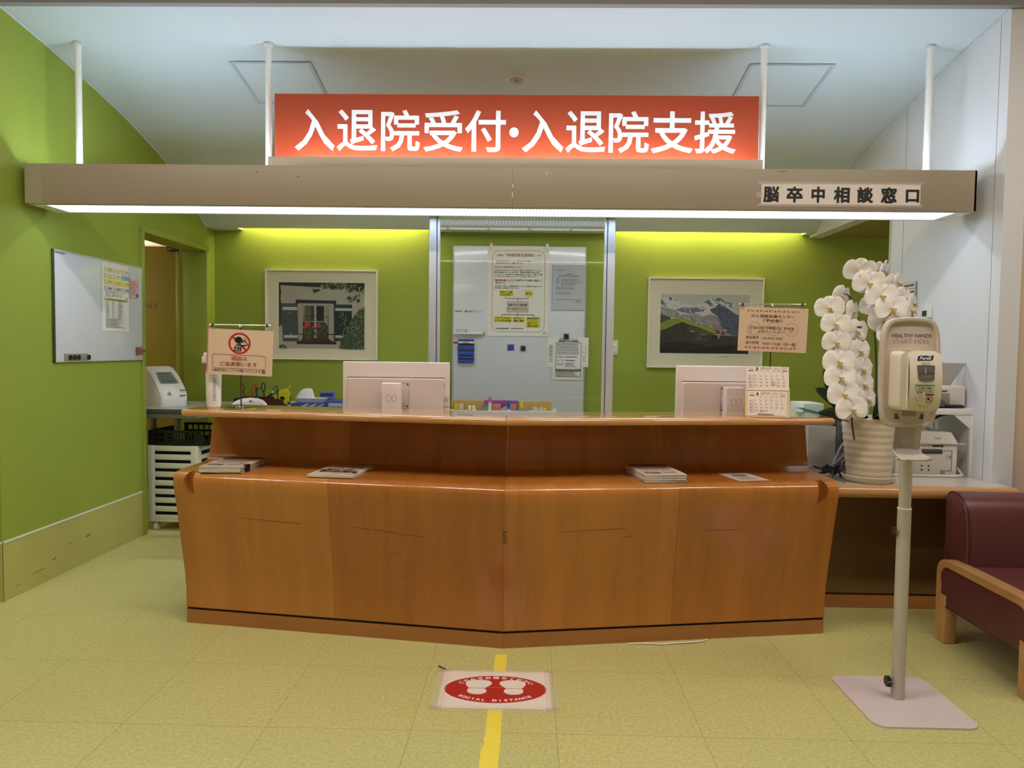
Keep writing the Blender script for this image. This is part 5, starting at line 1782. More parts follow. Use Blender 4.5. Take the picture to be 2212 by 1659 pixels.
for v in range(1, 13):
    A.rect(725, 770 + v * 32, 1045, 771.5 + v * 32, mat('table_rule', (206, 204, 196), 0.5))
A.greek(735, 1010, 1000, 1140, 9, GREYINK, 0.4, 5, 0.4)
A.rect(1015, 705, 1040, 722, GREYINK)
m.build('sheet', t)
tags = []
col_x = ((725, 825), (845, 945), (965, 1068))
rows = (((318, 376), (340, 402), (355, 415), '2階スタッフ', ('pale_yellow', 'pale_cream', 'pale_cream')), ((400, 462), (424, 488), (438, 500), '2階スタッフ', ('pale_yellow', 'pale_yellow', 'sky_blue')),
        ((484, 546), (508, 570), (526, 588), 'ケアマネ', ('lemon', 'lemon', 'lemon')), ((572, 634), (592, 654), (598, 656), '薬剤師', ('silver', 'silver', 'silver')))
TAGC = {'pale_yellow': (238, 230, 178), 'pale_cream': (240, 230, 200), 'sky_blue': (150, 190, 214), 'lemon': (240, 226, 110), 'silver': (214, 214, 206)}
rown = ('top row', 'second row', 'third row', 'fourth row')
coln = ('left', 'middle', 'right')
def sheet_pos(u, v):
    return 4.672 - 0.152 + (u - 690) / 370 * 0.307, 1.605 + 0.212 - (v - 262) / 918 * 0.424
for ri, (a, b, c, word, cols) in enumerate(rows):
    for ci, (v0, v1) in enumerate((a, b, c)):
        v0, v1 = (a[0], a[1])
        u0, u1 = col_x[ci]
        y0, z1 = sheet_pos(u0, v0)
        y1, z0 = sheet_pos(u1, v1)
        w, h = y1 - y0, z1 - z0
        mm = M().box(-w / 2, w / 2, -0.004, 0, -h / 2, h / 2, mat('tag_' + cols[ci], TAGC[cols[ci]], 0.5), 0.0008)
        A = Art(mm, -w / 2, h / 2, w / 2, -h / 2, y=-0.0042)
        A.text('スタッフ' if ri < 2 else word, 0.38, 0.30, 0.92, 0.66, INKGREY, 0.02)
        o = mm.build('name_tag', loc=on_left((y0 + y1) / 2, (z0 + z1) / 2, BF + 0.001), rz=ROT_L)
        tag(o, '%s magnetic name tag, %s %s on the left wall whiteboard sheet' % (cols[ci].replace('_', ' '), rown[ri], coln[ci]), 'name tag', 'magnetic name tags')
for u0, u1, v0, v1, c, txt, lab in ((745, 830, 640, 706, 'blue_outline', '', 'white note with blue outline'), (845, 955, 640, 700, 'gold_outline', 'コピー', 'white tag with gold outline')):
    y0, z1 = sheet_pos(u0, v0)
    y1, z0 = sheet_pos(u1, v1)
    w, h = y1 - y0, z1 - z0
    mm = M().box(-w / 2, w / 2, -0.004, 0, -h / 2, h / 2, PAPER, 0.0008)
    A = Art(mm, -w / 2, h / 2, w / 2, -h / 2, y=-0.0042)
    A.frame(0, 0, 1, 1, 0.08, mat(c, (110, 140, 190) if c[0] == 'b' else (222, 184, 60), 0.5))
    if txt:
        A.text(txt, 0.2, 0.25, 0.8, 0.75, INKGREY, 0.02)
    else:
        A.greek(0.2, 0.2, 0.85, 0.9, 3, GREYINK, 0.4, 4, 0.3)
    o = mm.build('name_tag', loc=on_left((y0 + y1) / 2, (z0 + z1) / 2, BF + 0.001), rz=ROT_L)
    tag(o, lab + ' under the rows of name tags', 'name tag', 'magnetic name tags')
t = thing('notice', 'small pink slip with a blue mark beside the name tags', 'notice', on_left(4.895, 1.685, BF + 0.001), ROT_L)
m = M().box(-0.050, 0.052, -0.0015, 0, -0.066, 0.058, mat('pink_slip', (226, 182, 192), 0.5))
A = Art(m, -0.05, 0.058, 0.052, -0.066, y=-0.0018)
A.greek(0.05, 0.15, 0.7, 0.9, 6, mat('rose_print', (190, 110, 130), 0.5), 0.35, 4, 0.2)
A.ring(0.82, 0.3, 0.12, 0.03, mat('rose_print', (190, 110, 130), 0.5))
A.ellipse(0.84, 0.86, 0.14, 0.12, BLUEPL, 14)
m.build('sheet', t)
t = thing('magnet_strip', 'grey strip with a row of round magnets at the foot of the left whiteboard', 'magnet', on_left(4.262, 1.232, BF - 0.001), ROT_L)
M().box(-0.118, 0.10, -0.006, 0, -0.020, 0.022, mat('grey_strip', (150, 146, 132), 0.45), 0.001).build('strip', t)
for x in (-0.075, -0.035, 0.005, 0.105):
    M().cyl((x, -0.012, 0), (x, -0.002, 0), 0.0155, STEEL, n=24).cyl((x, -0.0135, 0), (x, -0.0115, 0), 0.011, BLACKPL, n=20).build('round_magnet', t)
t = thing('magnet_hook', 'brown square magnetic hook at the lower right of the left whiteboard', 'hook', on_left(4.942, 1.268, BF - 0.001), ROT_L)
M().box(-0.030, 0.030, -0.018, 0, -0.026, 0.026, mat('brown_hook', (150, 104, 84), 0.4), 0.004).build('hook_body', t)
M().cyl((0.028, -0.02, 0.0), (0.028, -0.034, 0.004), 0.008, mat('brown_hook', (150, 104, 84), 0.4), n=12).build('peg', t)

# ================================================================== LEFT CORNER: table, monitor, trolley, basket
tb = thing('side_table', 'grey equipment table in the staff doorway at the left of the desk', 'table', (-2.535, 5.48, 0))
TOPG = mat('grey_table_top', (176, 178, 170), 0.3)
m = M().box(-0.26, 0.26, -0.40, 0.36, 0.845, 0.868, TOPG, 0.006)
m.build('table_top', tb)
M().box(-0.26, 0.26, -0.408, -0.395, 0.842, 0.866, DARKGREY, 0.004).box(-0.25, 0.25, -0.39, 0.34, 0.80, 0.845, mat('table_apron', (112, 114, 108), 0.4), 0.004).build('apron', tb)
for x in (-0.238, 0.243):
    for y in (-0.06, 0.32):
        M().box(x - 0.017, x + 0.017, y - 0.017, y + 0.017, 0.0, 0.80, GREYPL, 0.003).build('leg', tb)
# blood pressure monitor
t = thing('blood_pressure_monitor', 'white desktop blood pressure monitor with a sloping grey display on the grey table', 'medical device', (-2.655, 5.33, 0.8685), R(52))
OFFW = mat('off_white_casing', (226, 226, 222), 0.35)
sil = [(-0.175, 0.0), (-0.155, 0.0), (0.13, 0.0), (0.15, 0.02), (0.15, 0.20), (0.13, 0.265), (0.09, 0.285), (0.03, 0.28), (-0.04, 0.235), (-0.12, 0.165), (-0.17, 0.105), (-0.185, 0.06), (-0.182, 0.02)]
sil = [(y, z) for y, z in smooth2(sil + [sil[0]], 3)[:-1]]
m = M()
rings = []
for x, s in ((-0.10, 0.88), (-0.088, 0.97), (-0.07, 1.0), (0.07, 1.0), (0.086, 0.97), (0.096, 0.88)):
    rings.append([(x, -0.02 + (y + 0.02) * s, 0.13 + (z - 0.13) * s if z > 0.005 else 0.0) for y, z in sil])
m.loft(rings, OFFW)
m.build('casing', t, sharp=50)
a_, b_ = Vector((0, -0.118, 0.168)), Vector((0, -0.032, 0.242))
nrm = Vector((0, -(b_.z - a_.z), (b_.y - a_.y))).normalized()
def slope_pt(u, v, off):
    p = a_.lerp(b_, v) + nrm * off
    return (-0.072 + u * 0.128, p.y, p.z)
m = M()
m.add([slope_pt(0, -0.02, 0.006), slope_pt(1, -0.02, 0.006), slope_pt(0.93, 1.0, 0.006), slope_pt(0.07, 1.0, 0.006)], [(0, 1, 2, 3)], mat('display_bezel', (128, 132, 140), 0.3))
m.add([slope_pt(0.1, 0.06, 0.0075), slope_pt(0.86, 0.06, 0.0075), slope_pt(0.80, 0.92, 0.0075), slope_pt(0.14, 0.92, 0.0075)], [(0, 1, 2, 3)], mat('display_lcd', (96, 104, 92), 0.2))
for v in (0.26, 0.47, 0.68):
    m.add([slope_pt(0.14, v, 0.0082), slope_pt(0.84, v, 0.0082), slope_pt(0.84, v + 0.05, 0.0082), slope_pt(0.14, v + 0.05, 0.0082)], [(0, 1, 2, 3)], mat('display_rule', (168, 172, 164), 0.3))
m.build('display', t, fixn=False)
M().box(-0.05, -0.02, -0.192, -0.178, 0.092, 0.115, WHITE, 0.003).box(-0.048, -0.040, -0.194, -0.19, 0.094, 0.113, mat('red_button', (160, 70, 60), 0.4), 0.001).build('button', t)
m = M()
A = Art(m, 0.03, 0.125, 0.075, 0.112, y=-0.190)
A.greek(0, 0, 1, 1, 1, GREYINK, 0.9, 2, 0)
m.build('printed_mark', t)
M().box(0.03, 0.072, -0.191, -0.186, 0.080, 0.086, DARKGREY).build('paper_slot', t)

# slatted trolley on castors
TROL = mat('ivory_trolley_plastic', (224, 226, 208), 0.45)
DARKIN = mat('dark_inner_fill', (34, 32, 30), 0.7)
t = thing('slatted_trolley', 'ivory slatted plastic trolley on castors below the black basket', 'trolley', (-2.478, 5.355, 0), R(-3))
w, dp_, z0, z1 = 0.365, 0.46, 0.075, 0.605
for y in (-dp_ / 2, dp_ / 2 - 0.014):
    m = M()
    for x in (-w / 2, w / 2 - 0.05):
        m.box(x, x + 0.05, y, y + 0.014, z0, z1, TROL, 0.003)
    n = 8
    ph = (z1 - z0) / (n + 0.65)
    for k in range(n + 1):
        zb = z0 + k * ph
        m.box(-w / 2 + 0.04, w / 2 - 0.04, y + 0.001, y + 0.013, zb, zb + ph * 0.62, TROL, 0.003)
    m.build('slatted_panel', t)
for x in (-w / 2, w / 2 - 0.014):
    m = M().box(x, x + 0.014, -dp_ / 2 + 0.01, -dp_ / 2 + 0.06, z0, z1, TROL, 0.003).box(x, x + 0.014, dp_ / 2 - 0.06, dp_ / 2 - 0.01, z0, z1, TROL, 0.003)
    for k in range(n + 1):
        zb = z0 + k * ph
        m.box(x + 0.001, x + 0.013, -dp_ / 2 + 0.05, dp_ / 2 - 0.05, zb, zb + ph * 0.55, TROL, 0.003)
    m.build('end_panel', t)
M().box(-w / 2 + 0.03, w / 2 - 0.03, -dp_ / 2 + 0.03, dp_ / 2 - 0.03, 0.08, 0.57, DARKIN).build('inner_block', t)  # solid dark block filling the trolley behind the slats
M().box(-w / 2, w / 2, -dp_ / 2, dp_ / 2, 0.062, 0.078, TROL, 0.004).build('floor_tray', t)
for x in (-w / 2 + 0.05, w / 2 - 0.05):
    for y in (-dp_ / 2 + 0.03, dp_ / 2 - 0.04):
        mm = M().cyl((x - 0.012, y, 0.026), (x + 0.012, y, 0.026), 0.026, OFFW, n=22).cyl((x - 0.013, y, 0.026), (x + 0.013, y, 0.026), 0.012, WHITE, n=16)
        mm.box(x - 0.017, x + 0.017, y - 0.004, y + 0.024, 0.034, 0.064, GREYPL, 0.003)
        mm.build('castor', t)
# black pierced basket on top
t = thing('pierced_basket', 'black pierced plastic basket lying on top of the ivory trolley', 'basket', (-2.445, 5.305, 0.6065), R(-3))
def pierced(mm, x0, x1, y, h0, h1, holes, m_, T=0.005, tilt=0.0):
    """panel with rectangular holes in the XZ plane, built as a grid of bars"""
    xs = [x0] + [v for h in holes for v in (h[0], h[1])] + [x1]
    for a, b in zip(xs[0::2], xs[1::2]):
        mm.box(a, b, y, y + T, h0, h1, m_)
    for h in holes:
        zz = [h0] + [v for q in h[2] for v in q] + [h1]
        for a, b in zip(zz[0::2], zz[1::2]):
            mm.box(h[0], h[1], y, y + T, a, b, m_)
BB = BLACKPL
m = M()
hz = [(0.022, 0.048), (0.062, 0.088)]
holes = [(-0.165, -0.140, hz), (-0.125, -0.100, hz)] + [(-0.075 + k * 0.0225, -0.0605 + k * 0.0225, [(0.018 + j * 0.025, 0.034 + j * 0.025) for j in range(3)]) for k in range(9)]
pierced(m, -0.215, 0.15, -0.175, 0.0, 0.105, holes, BB)
m.prism([(0.15, 0.0), (0.165, 0.0), (0.20, 0.045), (0.165, 0.105), (0.15, 0.105)], -0.175, -0.17, BB, 'xz')
m.build('front_panel', t)
m = M()
holes = [(-0.10 + k * 0.042, -0.068 + k * 0.042, [(0.035, 0.062), (0.078, 0.112)]) for k in range(8)]
pierced(m, -0.13, 0.235, 0.16, 0.0, 0.13, holes, BB)
m.build('rear_panel', t)
m = M().box(-0.215, -0.21, -0.17, 0.165, 0, 0.105, BB).box(0.20, 0.232, -0.13, 0.165, 0, 0.085, BB).box(-0.21, 0.21, -0.17, 0.165, 0, 0.006, BB)
m.build('base_tray', t)

# ================================================================== BACK CABINETS AND THEIR THINGS (behind the counter)
CABW = mat('cabinet_grey_white', (206, 204, 198), 0.4)
def cabinet(label, x0, x1, y0, y1, h, ndoors):
    t = thing('low_cabinet', label, 'cabinet', ((x0 + x1) / 2, y1, 0))
    hx, d = (x1 - x0) / 2, y1 - y0
    M().box(-hx, hx, -d, 0, 0.03, h, CABW, 0.003).build('carcass', t)
    M().box(-hx + 0.02, hx - 0.02, -d + 0.03, -0.02, 0, 0.03, DARKGREY).build('plinth', t)
    for k in range(ndoors):
        a = -hx + 2 * hx * k / ndoors
        b = -hx + 2 * hx * (k + 1) / ndoors
        dd = M().box(a + 0.003, b - 0.003, -d - 0.018, -d, 0.04, h - 0.01, WHITE, 0.002).build('door', t)
        M().box(b - 0.05, b - 0.03, -d - 0.03, -d - 0.018, h * 0.55, h * 0.7, ALU, 0.002).build('handle', dd)
CABH = 0.858
cabinet('low pale cabinet below the left framed picture', -2.25, -0.78, 5.50, 6.14, CABH, 3)
cabinet('low pale cabinet between the glass partition and the tall whiteboard', -0.58, 0.22, 5.35, 5.75, CABH, 2)
# maroon desk tray with pens, scissors, clips
t = thing('desk_tray', 'shallow maroon desk tray holding scissors behind the left counter', 'tray', (-2.03, 5.66, CABH))
MAR = mat('maroon_tray', (84, 28, 34), 0.4)
m = M().box(-0.19, 0.17, -0.10, 0.10, 0, 0.006, MAR)
m.loft([[(-0.19, -0.10, 0.0), (0.22, -0.10, 0.0), (0.22, -0.106, 0.0), (-0.19, -0.106, 0.0)], [(-0.19, -0.104, 0.058), (0.15, -0.104, 0.058), (0.15, -0.110, 0.058), (-0.19, -0.110, 0.058)]], MAR)
m.box(-0.196, -0.19, -0.108, 0.10, 0, 0.058, MAR).box(0.16, 0.166, -0.108, 0.10, 0, 0.055, MAR).box(-0.19, 0.17, 0.095, 0.102, 0, 0.058, MAR)
m.build('tray_body', t)
M().box(-0.06, 0.03, -0.1115, -0.109, 0.018, 0.036, mat('maroon_label', (130, 70, 80), 0.5)).build('label_plate', t)
def scissors(label, x, z, rot, c, c2, s=1.0):
    t = thing('scissors', label, 'scissors', (x, 5.64, z), 0, 'tools standing in the maroon tray')
    for sg in (-1, 1):
        m = M().push(Matrix.Rotation(rot + sg * R(13), 4, 'Y'))
        pts = [(0.016 * sg + 0.014 * math.cos(2 * PI * k / 16), 0.004 * sg, 0.105 * s + 0.026 * s * math.sin(2 * PI * k / 16)) for k in range(17)]
        m.tube(pts, 0.0045, c if sg < 0 else c2, 8, 1)
        m.tube([(0.006 * sg, 0.004 * sg, 0.03), (0.01 * sg, 0.004 * sg, 0.06 * s), (0.013 * sg, 0.004 * sg, 0.082 * s)], 0.0045, c if sg < 0 else c2, 8, 2)
        m.add([(-0.004, 0.003 * sg, 0.034), (0.004, 0.003 * sg, 0.034), (0.0015, 0.003 * sg, 0.0), (-0.003, 0.003 * sg, 0.0)], [(0, 1, 2, 3)], ALU)
        m.pop()
        m.build('handle_half', t)
    return t
REDDARK, ORNG = mat('dark_red_handle', (130, 30, 24), 0.3), mat('orange_red_handle', (206, 84, 50), 0.3)
NAVYP = mat('navy_handle', (28, 36, 84), 0.3)
scissors('red-handled scissors standing behind the left sign pole', -2.155, CABH + 0.008, R(4), REDDARK, ORNG, 1.25)
scissors('navy-handled scissors standing beside the red ones', -2.015, CABH + 0.008, R(14), NAVYP, mat('slate_handle', (70, 90, 110), 0.3), 1.25)
t = thing('glue_stick', 'teal and navy stick standing between the scissors', 'glue stick', (-2.075, 5.65, CABH + 0.0065))
M().cyl((0, 0, 0), (-0.012, 0, 0.105), 0.009, mat('teal_tube', (44, 110, 100), 0.4), n=14).build('tube', t)
M().cyl((-0.012, 0, 0.105), (-0.014, 0, 0.130), 0.010, NAVYP, n=14).box(-0.016, 0.022, -0.004, 0.004, 0.122, 0.128, NAVYP, 0.001).build('cap', t)
t = thing('hole_punch', 'bright yellow plastic punch in the maroon tray', 'punch', (-1.865, 5.64, CABH + 0.0065))
YEL = YELLOWPL
M().box(-0.075, 0.02, -0.03, 0.03, 0.0, 0.075, YEL, 0.012, 3).build('base_block', t)
M().cyl((0.005, -0.03, 0.082), (0.005, -0.012, 0.082), 0.042, YEL, n=26).box(-0.035, 0.045, -0.028, -0.014, 0.02, 0.07, YEL, 0.01).build('disc_lever', t)
t = thing('pen', 'thin yellow pencil leaning up out of the maroon tray', 'pen', (-1.885, 5.62, CABH + 0.058))
M().cyl((0, 0, 0.02), (0.072, 0.005, 0.098), 0.0035, YEL, n=8).build('shaft', t)
t = thing('pen', 'dark green pen standing upright beside the yellow punch', 'pen', (-1.908, 5.60, CABH + 0.0065))
M().cyl((0, 0, 0), (0.002, 0, 0.118), 0.0045, mat('dark_green_pen', (36, 76, 44), 0.4), n=10).build('shaft', t)
t = thing('correction_pen', 'dark tape pen lying across the maroon tray edge', 'pen', (-1.965, 5.62, CABH + 0.056))
M().cyl((-0.03, 0, 0.004), (0.01, 0, 0.04), 0.006, BLACKPL, n=10).cyl((0.01, 0, 0.04), (0.018, 0, 0.054), 0.008, OFFW, n=12).build('barrel', t)
# tissue pack
t = thing('tissue_box', 'white tissue lying in a pale tray behind the counter', 'tissue', (-1.665, 5.66, CABH + 0.028))
m = M()
m.loft([[(-0.115, -0.06, 0.032), (0.115, -0.06, 0.032), (0.115, 0.06, 0.032), (-0.115, 0.06, 0.032)], [(-0.06, -0.05, 0.0), (0.10, -0.05, 0.0), (0.10, 0.05, 0.0), (-0.06, 0.05, 0.0)]], WHITE)
m.build('tray', t)
m = M()
rr = random.Random(4)
rings = []
for s, z in ((1.0, 0.030), (0.92, 0.055), (0.55, 0.092), (0.36, 0.104), (0.02, 0.106)):
    rings.append([((-0.045 + 0.028 * (1 - s)) + 0.075 * s * math.cos(2 * PI * k / 9) * (1 + rr.uniform(-0.1, 0.1)), 0.045 * s * math.sin(2 * PI * k / 9), z) for k in range(9)])
m.loft(rings, mat('soft_tissue', (244, 242, 244), 0.8))
m.build('tissue_sheet', t, sharp=20)
t = thing('blue_tape_box', 'blue printed carton standing behind the white tissue', 'box', (-1.565, 5.76, CABH))
m = M().box(-0.055, 0.055, -0.03, 0.03, 0, 0.105, mat('cornflower_carton', (96, 118, 190), 0.4), 0.003)
A = Art(m, -0.05, 0.095, 0.05, 0.06, y=-0.0303)
A.greek(0, 0.1, 1, 0.8, 1, NAVYP, 0.8, 6, 0.0)
m.build('carton', t)
# blue binders lying flat
BIND = [mat('binder_blue_a', (48, 70, 160), 0.35), mat('binder_blue_b', (62, 86, 176), 0.35), mat('binder_blue_c', (40, 58, 146), 0.35)]
STRIPE = mat('binder_stripe', (226, 196, 196), 0.5)
for k, (x, y, z, w, rz, lab) in enumerate(((-1.665, 5.64, 0.0, 0.25, 4, 'blue folder with pale stripes lying under the tissue tray'), (-1.395, 5.61, 0.0, 0.24, -3, 'dark blue folder with a white spine label behind the counter'), (-1.125, 5.62, 0.0, 0.25, 3, 'blue folder nearest the left monitor behind the counter'))):
    h = (0.026, 0.046, 0.022)[k]
    t = thing('folder', lab, 'folder', (x, y, CABH + z + 0.0005), R(rz), 'blue folders lying behind the counter')
    M().box(-w / 2, w / 2, -0.11, 0.11, 0, h, BIND[k], 0.003).build('cover', t)
    mm = M()
    if k == 0:
        for j in range(3):
            mm.add([(-0.05 + j * 0.06, -0.1105, 0.004), (-0.02 + j * 0.06, -0.1105, 0.004), (0.02 + j * 0.06, -0.1105, h - 0.004), (-0.01 + j * 0.06, -0.1105, h - 0.004)], [(0, 1, 2, 3)], STRIPE)
    elif k == 1:
        mm.box(-0.09, 0.05, -0.1115, -0.1095, 0.008, h - 0.012, mat('pale_spine_label', (190, 200, 222), 0.5))
        mm.box(0.07, 0.12, -0.1115, -0.1095, 0.006, h - 0.008, mat('binder_navy', (30, 40, 110), 0.4))
    else:
        mm.box(0.09, 0.13, -0.1115, -0.1095, 0.002, h - 0.002, mat('red_white_tab', (206, 110, 112), 0.5))
    mm.build('spine_label', t)
# office chair behind the left counter
t = thing('office_chair', 'pale plastic chair with rounded back showing just above the left counter', 'chair', (-1.89, 4.95, 0), PI)
SHELL = mat('pale_mauve_shell', (226, 216, 222), 0.4)
def backfn(u, v):
    x = (u - 0.5) * 0.30
    top = 0.957 - 0.028 * (2 * (u - 0.5)) ** 2 - 0.02 * abs(2 * (u - 0.5)) ** 6
    z = 0.55 + (top - 0.55) * v
    return (x * (0.85 + 0.15 * math.sin(v * PI)), 0.0 - 0.05 * (1 - (2 * (u - 0.5)) ** 2) - 0.03 * v, z)
m = M().grid(backfn, 20, 14, SHELL)
o = m.build('backrest', t, sharp=180)
md = o.modifiers.new('s', 'SOLIDIFY')
md.thickness = 0.012
M().cyl((-0.01, -0.05, 0.936), (-0.01, -0.02, 0.936), 0.006, DARKGREY, n=12).build('back_hole', t)
M().box(-0.22, 0.22, -0.02, 0.42, 0.43, 0.49, mat('grey_seat_fabric', (120, 120, 128), 0.8), 0.03, 4).build('seat', t)
M().box(-0.04, 0.04, -0.06, -0.02, 0.42, 0.62, DARKGREY, 0.008).build('back_bracket', t)
M().cyl((0, 0.2, 0.08), (0, 0.2, 0.44), 0.025, DARKGREY).build('gas_column', t)
for k in range(5):
    a = 2 * PI * k / 5 + 0.3
    M().box(0, 0.28, -0.02, 0.02, 0.055, 0.085, BLACKPL, 0.008).build('base_arm', t, loc=(0, 0.2, 0), rz=a)
    M().cyl((0.265, -0.02, 0.027), (0.265, 0.02, 0.027), 0.027, BLACKPL, n=18).build('castor', t, loc=(0, 0.2, 0), rz=a)
# things in front of the glass on the middle cabinet
Z0 = CABH + 0.0005
def fpx(u):      # crop u (0..2212 over 260 px from x=960) -> world x at y = 5.4
    return -0.54 + (u - 165) / 8.508 * 5.4 / 1600 * 1.0
t = thing('desk_divider', 'low ochre desk divider strip before the tall whiteboard', 'divider', (fpx(1035), 5.52, Z0))
M().box(-0.375, 0.375, -0.006, 0.006, 0, 0.068, mat('ochre_board', (206, 168, 92), 0.5), 0.002).build('board', t)
for x in (-0.30, 0.30):
    M().box(x - 0.02, x + 0.02, -0.03, 0.03, 0, 0.005, ALU).build('foot', t)
o = M().box(-0.125, 0.125, -0.003, 0.003, 0, 0.072, mat('purple_folder', (168, 72, 166), 0.45), 0.001).build('folder', loc=(fpx(1035), 5.508, Z0))
tag(o, 'purple folder standing against the ochre divider', 'folder')
for u, w, h, c, lab in ((940, 0.07, 0.048, (206, 138, 110), 'left salmon card box in front of the purple folder'), (1260, 0.045, 0.048, (206, 138, 110), 'right salmon card box in front of the purple folder'), (205, 0.03, 0.046, (220, 178, 40), 'small mustard block at the left end of the ochre divider'), (292, 0.03, 0.046, (226, 190, 160), 'small pale stamp beside the mustard block')):
    o = M().box(-w / 2, w / 2, -0.012, 0.012, 0, h, mat('box_%d' % u, c, 0.5), 0.002).build('card_box', loc=(fpx(u), 5.47, Z0))
    tag(o, lab, 'box', 'small boxes before the ochre divider')
for u, lab in ((450, 'left cream dice-sized block by the ochre divider'), (525, 'right cream dice-sized block by the ochre divider')):
    o = M().box(-0.012, 0.012, -0.010, 0.010, 0, 0.036, mat('cream_block', (236, 222, 196), 0.5), 0.003).build('stamp_block', loc=(fpx(u), 5.46, Z0))
    tag(o, lab, 'block', 'small boxes before the ochre divider')
for u, c, lab in ((700, (120, 128, 116), 'grey-green sheet rack left of the pink-topped bottle'), (1100, (180, 166, 160), 'pale grey sheet rack left of the blue eraser')):
    o = M().prism([(-0.05, 0.0), (0.05, 0.0), (0.05, 0.045), (0.03, 0.045)], -0.01, 0.01, mat('rack_%d' % u, c, 0.5), 'xz').build('sheet_rack', loc=(fpx(u), 5.44, Z0))
    tag(o, lab, 'rack')
o = M().prism([(-0.03, 0.0), (0.06, 0.0), (0.0, 0.022)], -0.015, 0.015, mat('blue_grey_sheet', (150, 160, 186), 0.5), 'xz').build('sheet_rack', loc=(fpx(1420), 5.44, Z0))
tag(o, 'low blue-grey wedge under the yellow clip', 'rack')
t = thing('glue_bottle', 'small clear bottle with pink cap before the whiteboard', 'bottle', (fpx(825), 5.43, Z0))
M().cyl((0, 0, 0), (0.003, 0, 0.062), 0.013, mat('frosted_plastic', (214, 214, 206), 0.3), n=16).build('body', t)
M().box(-0.010, 0.016, -0.010, 0.010, 0.06, 0.104, mat('pink_cap', (232, 112, 158), 0.4), 0.004).build('cap', t)
t = thing('block_eraser', 'upright blue eraser in a paper sleeve before the whiteboard', 'eraser', (fpx(1178), 5.43, Z0))
M().box(-0.013, 0.013, -0.008, 0.008, 0.012, 0.078, mat('eraser_blue', (74, 102, 172), 0.4), 0.003).box(-0.004, 0.006, -0.0086, -0.0078, 0.035, 0.055, NAVYP).build('body', t)
M().box(-0.0125, 0.0125, -0.0075, 0.0075, 0, 0.013, OFFW, 0.002).build('tip', t)
t = thing('paper_clip_holder', 'bright yellow folded clip figure before the whiteboard', 'clip', (fpx(1420), 5.42, Z0 + 0.0225))
M().prism([(-0.010, 0.045), (0.0, 0.055), (0.012, 0.045), (0.008, 0.025), (0.015, 0.0), (0.004, 0.0), (-0.002, 0.018), (-0.006, 0.0), (-0.012, 0.004)], -0.006, 0.006, YEL, 'xz').build('body', t)
t = thing('tape_dispenser', 'small silver tape cutter at the right end of the ochre divider', 'tape dispenser', (fpx(1740), 5.44, Z0))
M().prism([(-0.045, 0.0), (0.03, 0.0), (0.03, 0.03), (0.012, 0.03), (0.0, 0.016), (-0.03, 0.034), (-0.045, 0.03)], -0.012, 0.012, mat('silver_grey', (200, 198, 192), 0.3), 'xz').build('body', t)
M().box(0.036, 0.05, -0.008, 0.008, 0, 0.024, YEL, 0.004).build('tape_end', t)

# ================================================================== RIGHT CORNER: pc, cables, rack, printers
SCT = 0.6805
t = thing('computer_tower', 'silver-grey computer tower with pierced rear panel behind the flower pot', 'computer', (1.60, 4.02, SCT))
M().box(-0.115, 0.03, -0.09, 0.30, 0, 0.245, mat('silver_pc_case', (188, 184, 180), 0.35, metal=0.3), 0.004).build('case', t)
m = M().box(0.03, 0.165, -0.085, 0.30, 0, 0.285, mat('dark_pc_case', (66, 64, 66), 0.5), 0.003)
m.build('rear_case', t)
m = M()
HOLE = mat('vent_hole', (24, 23, 24), 0.7)
GRIL = mat('grey_vent_plate', (132, 126, 122), 0.45)
m.box(0.036, 0.16, -0.088, -0.084, 0.01, 0.27, GRIL)
y = -0.0886
for r_ in range(24):
    for c_ in range(11):
        if 3 < r_ < 9 and c_ < 4:
            continue
        x, z = 0.042 + c_ * 0.0108 + (0.0054 if r_ % 2 else 0), 0.018 + r_ * 0.0103
        m.add([(x + 0.0038 * math.cos(2 * PI * k / 6), y, z + 0.0038 * math.sin(2 * PI * k / 6)) for k in range(6)], [tuple(range(6))], HOLE)
m.build('vent_plate', t, fixn=False)
m = M()
for x in (-0.10, -0.07):
    m.cyl((x, -0.093, 0.04), (x, -0.089, 0.04), 0.008, mat('pale_jack', (206, 206, 200), 0.4), n=16)
m.build('jack', t)
t = thing('paper_carton', 'white and teal carton standing on the computer tower behind the desk end', 'box', (1.555, 4.08, SCT + 0.2455))
M().box(-0.075, 0.035, -0.08, 0.12, 0, 0.115, OFFW, 0.003).build('carton', t)
M().prism([(-0.12, 0.092), (-0.10, 0.096), (0.04, 0.062), (0.04, 0.05), (-0.05, 0.072)], -0.12, -0.081, mat('teal_tape', (80, 178, 150), 0.4), 'xz').build('teal_flap', t)
# cables
def cable(label, pts, r, c, name='cable'):
    o = M().tube(pts, r, c, 8, 6).build(name)
    tag(o, label, 'cable', 'cables behind the flower pot')
GC = mat('grey_cable', (118, 112, 110), 0.4)
cable('thick grey cable running down beside the pot', [(1.70, 3.90, 0.955), (1.695, 3.86, 0.90), (1.66, 3.82, 0.84), (1.61, 3.80, 0.78), (1.56, 3.80, 0.73), (1.53, 3.83, 0.70), (1.50, 3.90, 0.69)], 0.008, GC)
cable('thin pale cable looping across the pc case', [(1.72, 3.90, 0.885), (1.69, 3.86, 0.87), (1.64, 3.85, 0.85), (1.60, 3.83, 0.80), (1.565, 3.80, 0.74), (1.55, 3.80, 0.70), (1.58, 3.84, 0.689)], 0.0045, mat('pale_cable', (170, 164, 158), 0.4))
cable('dark grey cable hanging below the pale one', [(1.71, 3.89, 0.86), (1.665, 3.82, 0.80), (1.61, 3.78, 0.76), (1.585, 3.76, 0.71), (1.60, 3.78, 0.687)], 0.006, mat('dark_grey_cable', (58, 54, 54), 0.4))
rr = random.Random(12)
